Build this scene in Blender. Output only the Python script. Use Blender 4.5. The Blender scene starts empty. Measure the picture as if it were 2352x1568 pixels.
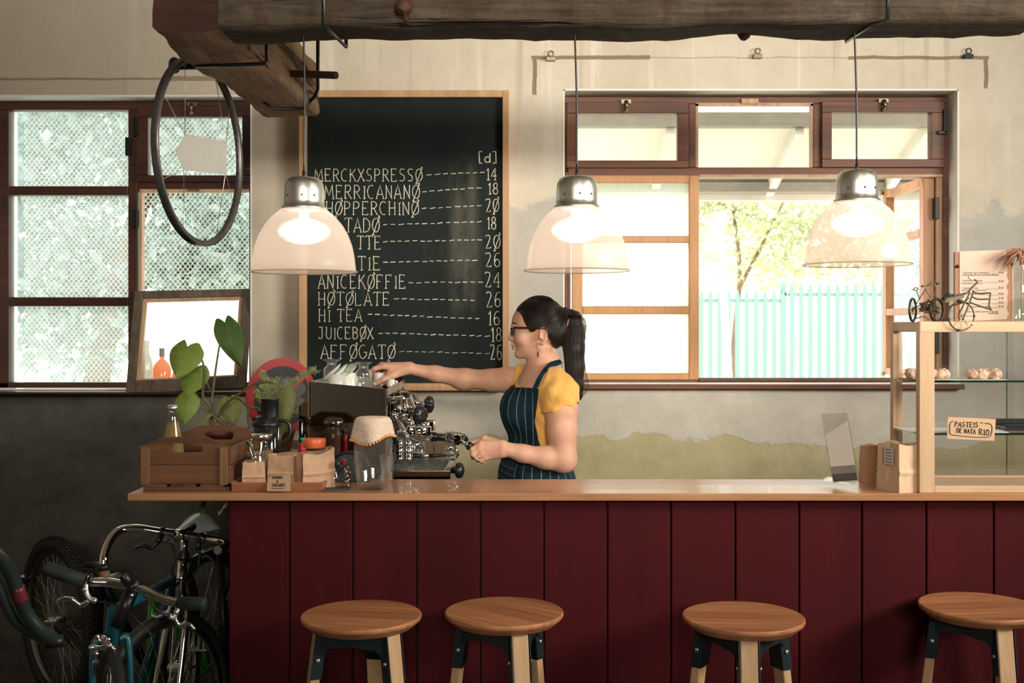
import bpy, math, random
import numpy as np
from mathutils import Vector, Matrix, Euler, noise as mnoise

SC = bpy.context.scene
COL = SC.collection
PI = math.pi
F_PX, CX, HZ, CAMZ = 2550.0, 1176.0, 750.0, 1.53

# ---------------------------------------------------------------- camera
cam_d = bpy.data.cameras.new('camera')
cam = bpy.data.objects.new('camera', cam_d)
COL.objects.link(cam)
cam.location = (0, 0, CAMZ)
cam.rotation_euler = (PI / 2, 0, 0)
cam_d.sensor_width = 36.0
cam_d.lens = 36.0 * F_PX / 2352.0
cam_d.shift_y = -(784 - HZ) / 2352.0
cam_d.clip_start = 0.05
cam_d.clip_end = 200
cam_d.dof.use_dof = True
cam_d.dof.focus_distance = 3.8
cam_d.dof.aperture_fstop = 6.3
SC.camera = cam

# ---------------------------------------------------------------- world, sun, daylight, exposure
world = bpy.data.worlds.new('world')
SC.world = world
world.use_nodes = True
bg = world.node_tree.nodes['Background']
bg.inputs[0].default_value = (1.0, 0.99, 0.96, 1)
bg.inputs[1].default_value = 3.6

def light(name, kind, loc, energy, col, target=None, size=1, size_y=None, spread=None, angle=None):
    d = bpy.data.lights.new(name, kind)
    d.energy = energy
    d.color = col
    if kind == 'AREA':
        d.shape = 'RECTANGLE'
        d.size = size
        d.size_y = size_y or size
        if spread: d.spread = spread
    elif kind == 'POINT':
        d.shadow_soft_size = size
    if angle is not None: d.angle = angle
    o = bpy.data.objects.new(name, d)
    COL.objects.link(o)
    o.location = loc
    if target is not None:
        o.rotation_euler = (Vector(target) - Vector(loc)).to_track_quat('-Z', 'Y').to_euler()
    return o

# sun outside, high behind the building's far side
sun = light('sun', 'SUN', (-3, 12, 10), 5.0, (1.0, 0.93, 0.8), target=(-0.2, 5.3, 0), angle=0.01)
# daylight from an unseen right opening; added rear fill aimed at the upper wall
light('daylight_side_opening', 'AREA', (3.75, 1.3, 2.45), 62, (1.0, 0.92, 0.80), target=(-0.6, 4.4, 1.85), size=1.9, size_y=0.8, spread=1.7)
light('added_rear_fill', 'AREA', (0.9, -3.85, 2.75), 27, (1.0, 0.90, 0.76), target=(0.45, 5.0, 2.35), size=2.6, size_y=0.6, spread=0.72)

vs = SC.view_settings
vs.view_transform = 'Standard'
vs.look = 'None'
vs.exposure = 0.0
vs.gamma = 1.0
vs.use_curve_mapping = False
try:
    SC.cycles.use_denoising = True
    SC.cycles.max_bounces = 10
    SC.cycles.transparent_max_bounces = 24
    SC.cycles.caustics_reflective = False
    SC.cycles.caustics_refractive = False
    SC.cycles.sample_clamp_indirect = 6.0
except Exception:
    pass

# ---------------------------------------------------------------- helpers
def W(px, py, Y):
    """the point at distance Y that the photograph shows at (px, py)"""
    return Vector(((px - CX) / F_PX * Y, Y, CAMZ - (py - HZ) / F_PX * Y))
def XA(px, Y): return (px - CX) / F_PX * Y
def ZA(py, Y): return CAMZ - (py - HZ) / F_PX * Y
def srgb(r, g, b):
    f = lambda c: (c / 255 / 12.92) if c / 255 <= 0.04045 else ((c / 255 + 0.055) / 1.055) ** 2.4
    return (f(r), f(g), f(b))

class MB:
    """collects faces, then links them as ONE mesh object"""
    def __init__(s): s.v = []; s.f = []; s.m = []; s.s = []
    def add(s, vs, fs, mat=0, smooth=False):
        o = len(s.v)
        s.v.extend(tuple(p) for p in vs)
        for f in fs:
            s.f.append(tuple(i + o for i in f)); s.m.append(mat); s.s.append(smooth)
        return s
    def box(s, x0, y0, z0, x1, y1, z1, mat=0):
        x0, x1 = sorted((x0, x1)); y0, y1 = sorted((y0, y1)); z0, z1 = sorted((z0, z1))
        v = [(x0, y0, z0), (x1, y0, z0), (x1, y1, z0), (x0, y1, z0), (x0, y0, z1), (x1, y0, z1), (x1, y1, z1), (x0, y1, z1)]
        return s.add(v, [(0, 3, 2, 1), (4, 5, 6, 7), (0, 1, 5, 4), (1, 2, 6, 5), (2, 3, 7, 6), (3, 0, 4, 7)], mat)
    def hexa(s, bot, top, mat=0):
        return s.add(list(bot) + list(top), [(0, 3, 2, 1), (4, 5, 6, 7), (0, 1, 5, 4), (1, 2, 6, 5), (2, 3, 7, 6), (3, 0, 4, 7)], mat)
    def bar(s, p0, p1, w, h, up=(0, 0, 1), mat=0, w1=None, h1=None):
        p0 = Vector(p0); p1 = Vector(p1); d = (p1 - p0).normalized(); up = Vector(up)
        a = d.cross(up)
        if a.length < 1e-5: a = d.cross(Vector((1, 0, 0)))
        a.normalize(); b = a.cross(d).normalized()
        w1 = w if w1 is None else w1; h1 = h if h1 is None else h1
        q = lambda p, w, h: [p - a * w / 2 - b * h / 2, p + a * w / 2 - b * h / 2, p + a * w / 2 + b * h / 2, p - a * w / 2 + b * h / 2]
        return s.hexa(q(p0, w, h), q(p1, w1, h1), mat)
    def tube(s, pts, r, seg=10, closed=False, caps=True, mat=0, smooth=True, flat=1.0):
        P = [Vector(p) for p in pts]; n = len(P)
        R = list(r) if hasattr(r, '__len__') else [r] * n
        T = []
        for i in range(n):
            a = P[i - 1] if (i > 0 or closed) else P[i]
            b = P[(i + 1) % n] if (i < n - 1 or closed) else P[i]
            t = (b - a)
            T.append(t.normalized() if t.length > 1e-9 else Vector((0, 0, 1)))
        up = Vector((0, 0, 1)) if abs(T[0].z) < 0.9 else Vector((1, 0, 0))
        nrm = (up - T[0] * up.dot(T[0])).normalized()
        vs = []; fs = []
        for i in range(n):
            if i:
                nrm = nrm - T[i] * nrm.dot(T[i])
                if nrm.length < 1e-6: nrm = T[i].orthogonal()
                nrm.normalize()
            bn = T[i].cross(nrm)
            for k in range(seg):
                a = 2 * PI * k / seg
                vs.append(P[i] + nrm * (math.cos(a) * R[i]) + bn * (math.sin(a) * R[i] * flat))
        for i in range(n if closed else n - 1):
            j = (i + 1) % n
            for k in range(seg):
                k2 = (k + 1) % seg
                fs.append((i * seg + k, i * seg + k2, j * seg + k2, j * seg + k))
        s.add(vs, fs, mat, smooth)
        if caps and not closed:
            o = len(s.v) - len(vs)
            s.f.append(tuple(o + k for k in reversed(range(seg)))); s.m.append(mat); s.s.append(False)
            s.f.append(tuple(o + (n - 1) * seg + k for k in range(seg))); s.m.append(mat); s.s.append(False)
        return s
    def lathe(s, prof, org=(0, 0, 0), seg=32, axis=None, mat=0, smooth=True, squash=None):
        """prof: (radius, height) pairs along the axis"""
        org = Vector(org)
        ax = Vector(axis).normalized() if axis is not None else Vector((0, 0, 1))
        u = ax.orthogonal().normalized() if axis is not None else Vector((1, 0, 0))
        w = ax.cross(u)
        vs = []; fs = []
        for (r, h) in prof:
            for k in range(seg):
                a = 2 * PI * k / seg
                vs.append(org + ax * h + u * (math.cos(a) * r) + w * (math.sin(a) * r))
        for i in range(len(prof) - 1):
            for k in range(seg):
                k2 = (k + 1) % seg
                fs.append((i * seg + k, i * seg + k2, (i + 1) * seg + k2, (i + 1) * seg + k))
        return s.add(vs, fs, mat, smooth)
    def disc(s, c, r, axis=(0, 0, 1), seg=32, mat=0):
        c = Vector(c); ax = Vector(axis).normalized(); u = ax.orthogonal().normalized(); w = ax.cross(u)
        return s.add([c + u * (math.cos(2 * PI * k / seg) * r) + w * (math.sin(2 * PI * k / seg) * r) for k in range(seg)], [tuple(range(seg))], mat)
    def prism(s, poly, ext, mat=0, smooth=False):
        n = len(poly); P = [Vector(p) for p in poly]; e = Vector(ext)
        vs = P + [p + e for p in P]
        fs = [tuple(reversed(range(n))), tuple(range(n, 2 * n))] + [(i, (i + 1) % n, n + (i + 1) % n, n + i) for i in range(n)]
        return s.add(vs, fs, mat, smooth)
    def ring(s, outer, inner, ext, mat=0):
        """flat frame between two loops of equal count, given thickness ext"""
        n = len(outer); e = Vector(ext)
        O = [Vector(p) for p in outer]; I = [Vector(p) for p in inner]
        vs = O + I + [p + e for p in O] + [p + e for p in I]
        fs = []
        for i in range(n):
            j = (i + 1) % n
            fs += [(i, j, n + j, n + i), (2 * n + i, 3 * n + i, 3 * n + j, 2 * n + j), (i, 2 * n + i, 2 * n + j, j), (n + i, n + j, 3 * n + j, 3 * n + i)]
        return s.add(vs, fs, mat)
    def ball(s, c, r, seg=16, rings=10, mat=0, rot=None):
        c = Vector(c); r = Vector(r) if hasattr(r, '__len__') else Vector((r, r, r))
        vs = []; fs = []
        for i in range(rings + 1):
            t = PI * i / rings
            for k in range(seg):
                a = 2 * PI * k / seg
                p = Vector((math.sin(t) * math.cos(a) * r.x, math.sin(t) * math.sin(a) * r.y, math.cos(t) * r.z))
                if rot is not None: p = rot @ p
                vs.append(c + p)
        for i in range(rings):
            for k in range(seg):
                k2 = (k + 1) % seg
                fs.append((i * seg + k, (i + 1) * seg + k, (i + 1) * seg + k2, i * seg + k2))
        return s.add(vs, fs, mat, True)
    def grid(s, fn, nu, nv, mat=0, smooth=True):
        vs = [fn(i / nu, j / nv) for i in range(nu + 1) for j in range(nv + 1)]
        fs = [(i * (nv + 1) + j, (i + 1) * (nv + 1) + j, (i + 1) * (nv + 1) + j + 1, i * (nv + 1) + j + 1) for i in range(nu) for j in range(nv)]
        return s.add(vs, fs, mat, smooth)
    def build(s, name, mat, parent=None, bevel=0, segs=2, label=None, thick=0, sub=0, weld=False):
        me = bpy.data.meshes.new(name)
        me.from_pydata(s.v, [], s.f)
        for m in (mat if isinstance(mat, (list, tuple)) else [mat]): me.materials.append(m)
        me.polygons.foreach_set('material_index', s.m)
        me.polygons.foreach_set('use_smooth', s.s)
        me.update()
        o = bpy.data.objects.new(name, me)
        COL.objects.link(o)
        if parent is not None: adopt(o, parent)
        if weld:
            w = o.modifiers.new('weld', 'WELD'); w.merge_threshold = 1e-5
        if thick:
            md = o.modifiers.new('thick', 'SOLIDIFY'); md.thickness = thick; md.offset = 0
        if bevel:
            md = o.modifiers.new('bevel', 'BEVEL'); md.width = bevel; md.segments = segs; md.limit_method = 'ANGLE'; md.angle_limit = math.radians(50)
        if sub:
            md = o.modifiers.new('sub', 'SUBSURF'); md.levels = sub; md.render_levels = sub
        if label: o['label'] = label
        return o

def mw(o):
    return (mw(o.parent) @ o.matrix_parent_inverse if o.parent else Matrix.Identity(4)) @ o.matrix_basis
def adopt(o, parent):
    o.parent = parent
    o.matrix_parent_inverse = mw(parent).inverted()
def tag(o, label, cat, group=None, kind=None):
    o['label'] = label; o['category'] = cat
    if group: o['group'] = group
    if kind: o['kind'] = kind
    return o
def thing(name, label, cat, loc, group=None):
    o = bpy.data.objects.new(name, None)
    o.empty_display_size = 0.05
    COL.objects.link(o)
    o.location = loc
    return tag(o, label, cat, group)
def structure(o):
    o['kind'] = 'structure'
    return o
def sroot(name, loc):
    o = bpy.data.objects.new(name, None); COL.objects.link(o); o.location = loc
    return structure(o)
def dup(root, loc, rz=0.0, label=None):
    def rec(o, par):
        c = o.copy(); COL.objects.link(c)
        if par is not None:
            c.parent = par; c.matrix_parent_inverse = o.matrix_parent_inverse.copy()
        for ch in [x for x in bpy.data.objects if x.parent == o]: rec(ch, c)
        return c
    r = rec(root, None)
    r.location = loc; r.rotation_euler = (0, 0, rz)
    if label: r['label'] = label
    return r
def smooth_path(pts, n=6, closed=False):
    """Catmull-Rom through the points"""
    P = [Vector(p) for p in pts]; out = []
    m = len(P)
    for i in range(m if closed else m - 1):
        p0 = P[(i - 1) % m] if (i > 0 or closed) else P[0] * 2 - P[1]
        p1 = P[i]; p2 = P[(i + 1) % m]
        p3 = P[(i + 2) % m] if (i + 2 < m or closed) else P[-1] * 2 - P[-2]
        for k in range(n):
            t = k / n
            out.append(0.5 * ((2 * p1) + (p2 - p0) * t + (2 * p0 - 5 * p1 + 4 * p2 - p3) * t * t + (3 * p1 - p0 - 3 * p2 + p3) * t ** 3))
    if not closed: out.append(P[-1])
    return out
def circle(c, r, axis, n=48, r2=None, u=None):
    c = Vector(c); ax = Vector(axis).normalized()
    u = Vector(u) if u is not None else ax.orthogonal()
    u = (u - ax * u.dot(ax)).normalized(); w = ax.cross(u)
    return [c + u * (math.cos(2 * PI * k / n) * r) + w * (math.sin(2 * PI * k / n) * (r2 or r)) for k in range(n)]

# ---------------------------------------------------------------- materials
class NT:
    """small node-graph helper"""
    def __init__(s, name):
        s.mat = bpy.data.materials.new(name); s.mat.use_nodes = True
        s.t = s.mat.node_tree; s.n = s.t.nodes; s.bsdf = s.n['Principled BSDF']; s.out = s.n['Material Output']
        s.co = s.n.new('ShaderNodeTexCoord').outputs['Object']
        s.i = 0
    def new(s, kind): return s.n.new(kind)
    def link(s, a, b): s.t.links.new(a, b)
    def put(s, sock, v):
        if hasattr(v, 'is_linked') or isinstance(v, bpy.types.NodeSocket): s.link(v, sock)
        elif hasattr(v, '__len__') and len(v) == 3 and sock.type == 'RGBA': sock.default_value = (*v, 1)
        else: sock.default_value = v
    def scale(s, sc, src=None, loc=(0, 0, 0), rot=(0, 0, 0)):
        m = s.new('ShaderNodeMapping'); s.link(src or s.co, m.inputs[0])
        m.inputs['Scale'].default_value = sc; m.inputs['Location'].default_value = loc; m.inputs['Rotation'].default_value = rot
        return m.outputs[0]
    def noise(s, scale=5, detail=4, rough=0.55, vec=None, dist=0.0):
        n = s.new('ShaderNodeTexNoise'); s.link(vec or s.co, n.inputs['Vector'])
        n.inputs['Scale'].default_value = scale; n.inputs['Detail'].default_value = detail
        n.inputs['Roughness'].default_value = rough; n.inputs['Distortion'].default_value = dist
        return n.outputs['Fac']
    def ramp(s, fac, stops, interp='LINEAR'):
        r = s.new('ShaderNodeValToRGB'); s.link(fac, r.inputs[0]); r.color_ramp.interpolation = interp
        e = r.color_ramp.elements
        while len(e) < len(stops): e.new(0.5)
        for el, (p, c) in zip(e, stops):
            el.position = p
            el.color = (c, c, c, 1) if not hasattr(c, '__len__') else (*c, 1)
        return r.outputs[0]
    def math(s, op, a, b=0.5, c=None):
        m = s.new('ShaderNodeMath'); m.operation = op
        s.put(m.inputs[0], a); s.put(m.inputs[1], b)
        if c is not None: s.put(m.inputs[2], c)
        return m.outputs[0]
    def step(s, v, a, b):
        m = s.new('ShaderNodeMapRange'); m.interpolation_type = 'SMOOTHSTEP'
        s.put(m.inputs[0], v); m.inputs[1].default_value = a; m.inputs[2].default_value = b
        return m.outputs[0]
    def mix(s, fac, a, b, mode='MIX'):
        m = s.new('ShaderNodeMix'); m.data_type = 'RGBA'; m.blend_type = mode
        s.put(m.inputs[0], fac); s.put(m.inputs[6], a); s.put(m.inputs[7], b)
        return m.outputs[2]
    def xyz(s, src=None):
        m = s.new('ShaderNodeSeparateXYZ'); s.link(src or s.co, m.inputs[0]); return m.outputs
    def bump(s, h, strength=0.3, dist=0.01):
        b = s.new('ShaderNodeBump'); s.link(h, b.inputs['Height']); b.inputs['Strength'].default_value = strength; b.inputs['Distance'].default_value = dist
        s.link(b.outputs[0], s.bsdf.inputs['Normal'])
    def set(s, **k):
        for key, v in k.items(): s.put(s.bsdf.inputs[key.replace('_', ' ')], v)
        return s

def plain(name, col, rough=0.5, metal=0.0, var=0.12, scale=14, bump=0.0, bscale=120, coat=0.0, spec=0.5, stretch=None):
    t = NT(name)
    vec = t.scale(stretch) if stretch else None
    n = t.noise(scale, 5, 0.6, vec)
    lo = tuple(c * (1 - var) for c in col); hi = tuple(min(1, c * (1 + var)) for c in col)
    t.set(Base_Color=t.ramp(n, [(0.3, lo), (0.7, hi)]), Metallic=metal, Coat_Weight=coat, Specular_IOR_Level=spec)
    t.set(Roughness=t.math('MULTIPLY_ADD', n, 0.2 * rough, rough * 0.9))
    if bump: t.bump(t.noise(bscale, 3, 0.6, vec), bump, 0.003)
    return t.mat
def wood(name, c1, c2, axis=0, scale=6, rough=0.5, bump=0.15, coat=0.0, blot=None, grain=14, spec=0.4):
    t = NT(name)
    st = [1.0, 1.0, 1.0]; st[axis] = 0.07
    v = t.scale(st)
    n = t.noise(scale, 6, 0.65, v, 1.2)
    g = t.noise(scale * grain, 3, 0.7, v)
    b = t.noise(2.2, 3, 0.5)
    f = t.math('ADD', t.math('MULTIPLY', n, 0.65), t.math('MULTIPLY', g, 0.35))
    c = t.ramp(f, [(0.36, c1), (0.62, c2)])
    c = t.mix(t.math('MULTIPLY', t.step(b, 0.5, 0.75), 0.35), c, blot or tuple(x * 0.6 for x in c1))
    t.set(Base_Color=c, Roughness=t.math('MULTIPLY_ADD', g, 0.25, rough - 0.1), Coat_Weight=coat, Specular_IOR_Level=spec)
    t.bump(f, bump, 0.002)
    return t.mat
def metal(name, col=(0.8, 0.8, 0.8), rough=0.12, brushed=0, var=0.05):
    t = NT(name)
    n = t.noise(60, 3, 0.6, t.scale((1, 1, 0.03)) if brushed else None)
    t.set(Base_Color=t.ramp(n, [(0.3, tuple(c * (1 - var) for c in col)), (0.7, col)]), Metallic=1.0, Roughness=t.math('MULTIPLY_ADD', n, (0.02 if rough < .1 else 0.12) + 0.15 * brushed, rough))
    return t.mat
def glass(name, tint=(1, 1, 1), refl=0.07, edge=0.55, rough=0.02, milky=0.0, milk=(1, 1, 1)):
    """clear thin glass: see-through with a brighter, tinted rim where seen at a slant"""
    t = NT(name)
    tr = t.new('ShaderNodeBsdfTransparent'); tr.inputs[0].default_value = (*tint, 1)
    gl = t.new('ShaderNodeBsdfGlossy'); gl.inputs['Roughness'].default_value = rough
    lw = t.new('ShaderNodeLayerWeight'); lw.inputs[0].default_value = 0.35
    fac = t.math('MULTIPLY_ADD', lw.outputs['Facing'], edge, refl)
    fac = t.math('MULTIPLY_ADD', t.math('POWER', lw.outputs['Facing'], 3.0), edge, refl)
    ms = t.new('ShaderNodeMixShader'); t.link(fac, ms.inputs[0]); t.link(tr.outputs[0], ms.inputs[1]); t.link(gl.outputs[0], ms.inputs[2])
    o = ms.outputs[0]
    if milky:
        df = t.new('ShaderNodeBsdfTranslucent'); df.inputs[0].default_value = (*milk, 1)
        d2 = t.new('ShaderNodeBsdfDiffuse'); d2.inputs[0].default_value = (*milk, 1)
        a = t.new('ShaderNodeMixShader'); a.inputs[0].default_value = 0.2; t.link(df.outputs[0], a.inputs[1]); t.link(d2.outputs[0], a.inputs[2])
        m2 = t.new('ShaderNodeMixShader')
        t.put(m2.inputs[0], t.math('MULTIPLY', t.ramp(t.noise(30, 4, 0.6), [(0.3, 0.85), (0.7, 1.0)]), milky))
        t.link(o, m2.inputs[1]); t.link(a.outputs[0], m2.inputs[2]); o = m2.outputs[0]
    t.link(o, t.out.inputs[0])
    return t.mat
def emit(name, col, s):
    t = NT(name)
    t.set(Base_Color=col, Emission_Color=col, Emission_Strength=s)
    return t.mat
def leafmat(name, c1, c2, trans=0.45, scale=9, rough=0.45, yel=0.6):
    t = NT(name)
    c = t.ramp(t.noise(scale, 4, 0.6), [(0.3, c1), (0.7, c2)])
    t.set(Base_Color=c, Roughness=rough, Specular_IOR_Level=0.4)
    tl = t.new('ShaderNodeBsdfTranslucent'); t.link(t.mix(yel, c, (1.0, 0.95, 0.3), 'MULTIPLY'), tl.inputs[0])
    ms = t.new('ShaderNodeMixShader'); ms.inputs[0].default_value = trans
    t.link(t.bsdf.outputs[0], ms.inputs[1]); t.link(tl.outputs[0], ms.inputs[2]); t.link(ms.outputs[0], t.out.inputs[0])
    return t.mat

M = {}
M['chrome'] = metal('chrome', (0.86, 0.86, 0.84), 0.04)
M['steel'] = metal('brushed_steel', (0.72, 0.72, 0.68), 0.22, 1)
M['alu'] = metal('brushed_aluminium', (0.74, 0.74, 0.68), 0.25, 1, 0.15)
M['darksteel'] = plain('dark_blue_steel', (0.012, 0.022, 0.028), 0.45, 0.3, 0.2)
M['black'] = plain('black_plastic', (0.010, 0.011, 0.012), 0.35, 0, 0.2)
M['rubber'] = plain('tyre_rubber', (0.012, 0.014, 0.016), 0.6, 0, 0.25, 40, 0.3, 200)
M['blackmetal'] = plain('black_metal', (0.012, 0.012, 0.013), 0.4, 0.4, 0.2)
M['white'] = plain('white_china', (0.80, 0.80, 0.76), 0.2, 0, 0.03)
M['paper'] = plain('kraft_paper', (0.56, 0.35, 0.22), 0.75, 0, 0.10, 18, 0.25, 35)
M['glass'] = glass('clear_glass')
M['pane'] = glass('window_glass', (0.96, 0.985, 0.98), 0.03, 0.25)
M['dirty_pane'] = glass('dusty_window_glass', (0.93, 0.98, 0.98), 0.03, 0.25, milky=0.14, milk=(0.88, 0.96, 0.97))
M['frost'] = glass('rippled_window_glass', (0.95, 1.0, 0.97), 0.03, 0.2, milky=0.75, milk=(0.95, 0.97, 0.93))
# ================================================================ ROOM SHELL
WY, WT = 5.0, 5.30          # inner and outer face of the window wall
FY = 5.10                   # face of the window frames
XL, XR, YB, ZC = -3.4, 3.9, -4.0, 3.75

def wall_material():
    t = NT('old_plaster')
    x, y, z = t.xyz()
    n1 = t.noise(1.3, 5, 0.6); n2 = t.noise(7, 6, 0.65); n3 = t.noise(40, 4, 0.7)
    streak = t.noise(9, 4, 0.6, t.scale((1, 1, 0.04)))
    cream = t.ramp(t.math('ADD', t.math('MULTIPLY', n1, 0.6), t.math('MULTIPLY', n2, 0.4)), [(0.35, (0.53, 0.47, 0.37)), (0.62, (0.68, 0.62, 0.51))])
    # runs of water and lime down the plaster
    runs = t.math('MULTIPLY', t.step(streak, 0.56, 0.64), t.step(z, 1.9, 2.8))
    cream = t.mix(t.math('MULTIPLY', runs, 0.45), cream, (0.80, 0.78, 0.70))
    brown = t.math('MULTIPLY', t.step(t.noise(14, 4, 0.6, t.scale((1, 1, 0.03), loc=(3, 0, 0))), 0.57, 0.68), 0.5)
    cream = t.mix(brown, cream, (0.42, 0.34, 0.25))
    # light falloff toward the left end of the wall, painted in as grey
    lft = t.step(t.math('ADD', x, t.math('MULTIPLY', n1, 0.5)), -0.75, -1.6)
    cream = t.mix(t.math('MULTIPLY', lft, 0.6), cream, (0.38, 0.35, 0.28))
    # brown band beside the blackboard
    bx = t.math('ABSOLUTE', t.math('SUBTRACT', x, -0.99))
    cream = t.mix(t.math('MULTIPLY', t.math('MULTIPLY', t.step(bx, 0.10, 0.0), t.step(z, 2.6, 2.3)), 0.55), cream, (0.30, 0.23, 0.17))
    # bare cement patches: right of the right window and between board and window
    wob = t.math('MULTIPLY', t.math('SUBTRACT', n2, 0.5), 0.35)
    pz = t.step(t.math('ADD', z, wob), 2.09, 2.05)
    px = t.math('MAXIMUM', t.step(t.math('ADD', x, wob), 1.96, 2.0), t.math('MULTIPLY', t.step(t.math('ADD', x, wob), -0.08, 0.02), t.step(x, 0.26, 0.24)))
    grey = t.ramp(n2, [(0.3, (0.44, 0.43, 0.38)), (0.7, (0.55, 0.53, 0.48))])
    c = t.mix(t.math('MULTIPLY', pz, px), cream, grey)
    # below the sills: grey skim with ragged lower edge over old olive paint
    mid = t.ramp(n2, [(0.3, (0.50, 0.47, 0.40)), (0.7, (0.63, 0.60, 0.53))])
    low = t.step(t.math('ADD', z, t.math('MULTIPLY', wob, 0.3)), 1.27, 1.22)
    c = t.mix(low, c, mid)
    rag = t.math('MULTIPLY', t.math('SUBTRACT', t.noise(2.1, 6, 0.62), 0.5), 0.34)
    ol = t.step(t.math('ADD', z, rag), 1.035, 1.022)
    olive = t.ramp(n2, [(0.3, (0.42, 0.37, 0.21)), (0.7, (0.54, 0.49, 0.31))])
    c = t.mix(ol, c, olive)
    # shade below the left window painted into the colour, reaching further right lower down
    painted_shade = t.math('MULTIPLY', t.step(z, 1.26, 1.23), t.step(t.math('ADD', t.math('ADD', x, t.math('MULTIPLY', wob, 0.2)), t.math('MULTIPLY', t.math('SUBTRACT', t.math('MINIMUM', z, 1.02), 1.02), 1.3)), -1.30, -1.62))
    c = t.mix(painted_shade, c, t.ramp(n2, [(0.3, (0.072, 0.073, 0.068)), (0.7, (0.15, 0.145, 0.125))]))
    # chased cable channels filled with brown mortar
    def line(z0, x0, x1, w, hor=True, amp=0.02):
        a, b = (z, x) if hor else (x, z)
        d = t.math('ABSOLUTE', t.math('SUBTRACT', t.math('ADD', a, t.math('MULTIPLY', t.math('SUBTRACT', n2, 0.5), amp)), z0))
        k = t.math('MULTIPLY', t.step(d, w, w * 0.6), t.math('MULTIPLY', t.step(b, x0 - 0.01, x0), t.step(b, x1 + 0.01, x1)))
        return k
    zl = ZA(132, 5); zl2 = ZA(181, 5)
    ch = line(zl, XA(1222, 5), XA(1490, 5), 0.010)
    for q in (line(zl, XA(1950, 5), XA(2268, 5), 0.009), line(XA(1227, 5), ZA(215, 5), zl, 0.011, False), line(XA(2264, 5), ZA(200, 5), zl, 0.011, False),
              t.math('MULTIPLY', line(zl, XA(1490, 5), XA(1950, 5), 0.003), 0.5), t.math('MULTIPLY', line(zl2, -2.4, XA(380, 5), 0.006), 0.8), t.math('MULTIPLY', line(zl2, XA(380, 5), XA(560, 5), 0.012), 0.8)):
        ch = t.math('MAXIMUM', ch, q)
    c = t.mix(t.math('MULTIPLY', ch, 0.85), c, (0.22, 0.14, 0.085))
    # specks and hairline cracks
    vor = t.new('ShaderNodeTexVoronoi'); vor.feature = 'DISTANCE_TO_EDGE'; vor.inputs['Scale'].default_value = 1.7
    dv = t.new('ShaderNodeVectorMath'); dv.operation = 'ADD'
    nz = t.new('ShaderNodeTexNoise'); nz.inputs['Scale'].default_value = 5; t.link(t.co, nz.inputs[0])
    t.link(t.co, dv.inputs[0]); t.link(nz.outputs['Color'], dv.inputs[1]); t.link(dv.outputs[0], vor.inputs['Vector'])
    crack = t.math('MULTIPLY', t.step(vor.outputs[0], 0.006, 0.001), t.step(n1, 0.55, 0.7))
    c = t.mix(t.math('MULTIPLY', crack, 0.15), c, (0.20, 0.15, 0.11))
    c = t.mix(t.math('MULTIPLY', t.step(n3, 0.70, 0.76), 0.35), c, (0.28, 0.23, 0.18))
    t.set(Base_Color=c, Roughness=0.85, Specular_IOR_Level=0.2)
    h = t.math('SUBTRACT', t.math('ADD', t.math('MULTIPLY', n2, 0.6), t.math('MULTIPLY', n3, 0.25)), t.math('MULTIPLY', ch, 0.8))
    h = t.math('ADD', h, t.math('MULTIPLY', ol, -0.35))
    t.bump(h, 0.55, 0.012)
    return t.mat
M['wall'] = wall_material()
M['plain_wall'] = plain('cream_plaster', (0.55, 0.49, 0.39), 0.85, 0, 0.12, 2, 0.3, 20)
M['reveal'] = plain('white_limewash', (0.82, 0.80, 0.74), 0.8, 0, 0.06, 6, 0.3, 30)
M['ceiling'] = plain('ceiling_board', (0.42, 0.37, 0.30), 0.8, 0, 0.12, 3)
M['floor'] = plain('dark_concrete_floor', (0.10, 0.09, 0.08), 0.6, 0, 0.3, 3, 0.2, 30)

# openings of the two windows in the wall plane
W1 = (XA(-31, WY), XA(578, WY), ZA(896, WY), ZA(219, WY))
W2 = (XA(1294, WY), XA(2202, WY), ZA(893, WY), ZA(205, WY))
m = MB()
xs = sorted({XL - .3, W1[0], W1[1], W2[0], W2[1], XR + .3}); zs = sorted({0.0, W1[2], W1[3], W2[2], W2[3], ZC})
for i in range(len(xs) - 1):
    for j in range(len(zs) - 1):
        cx, cz = (xs[i] + xs[i + 1]) / 2, (zs[j] + zs[j + 1]) / 2
        if any(w[0] < cx < w[1] and w[2] < cz < w[3] for w in (W1, W2)): continue
        m.box(xs[i], WY, zs[j], xs[i + 1], WT, zs[j + 1])
# whitewashed reveals as thin skins of the same wall
for w in (W1, W2):
    e = 0.006
    m.box(w[0], WY - .001, w[3] - e, w[1], WT + .001, w[3] + .002, 1)
    m.box(w[0] - .002, WY - .001, w[2], w[0] + e, WT + .001, w[3], 1)
    m.box(w[1] - e, WY - .001, w[2], w[1] + .002, WT + .001, w[3], 1)
    m.box(w[0], WY + .002, w[2] - .002, w[1], WT + .001, w[2] + e, 1)
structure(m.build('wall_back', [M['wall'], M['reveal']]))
structure(MB().box(XL - .3, YB - .3, -.15, XR + .3, WT, 0).build('floor', M['floor']))
structure(MB().box(XL - .3, YB - .3, ZC, XR + .3, WT, ZC + .2).build('ceiling', M['ceiling']))
structure(MB().box(XL - .3, YB, 0, XL, WY, ZC).build('wall_left', M['plain_wall']))
m = MB()   # right wall with an unseen opening sized for the side daylight
m.box(XR, YB, 0, XR + .3, WY, 2.0).box(XR, YB, 2.9, XR + .3, WY, ZC).box(XR, YB, 2.0, XR + .3, 0.6, 2.9).box(XR, 2.6, 2.0, XR + .3, WY, 2.9)
structure(m.build('wall_right', M['plain_wall']))
m = MB()   # rear wall with an unseen high opening added for the fill light
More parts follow.
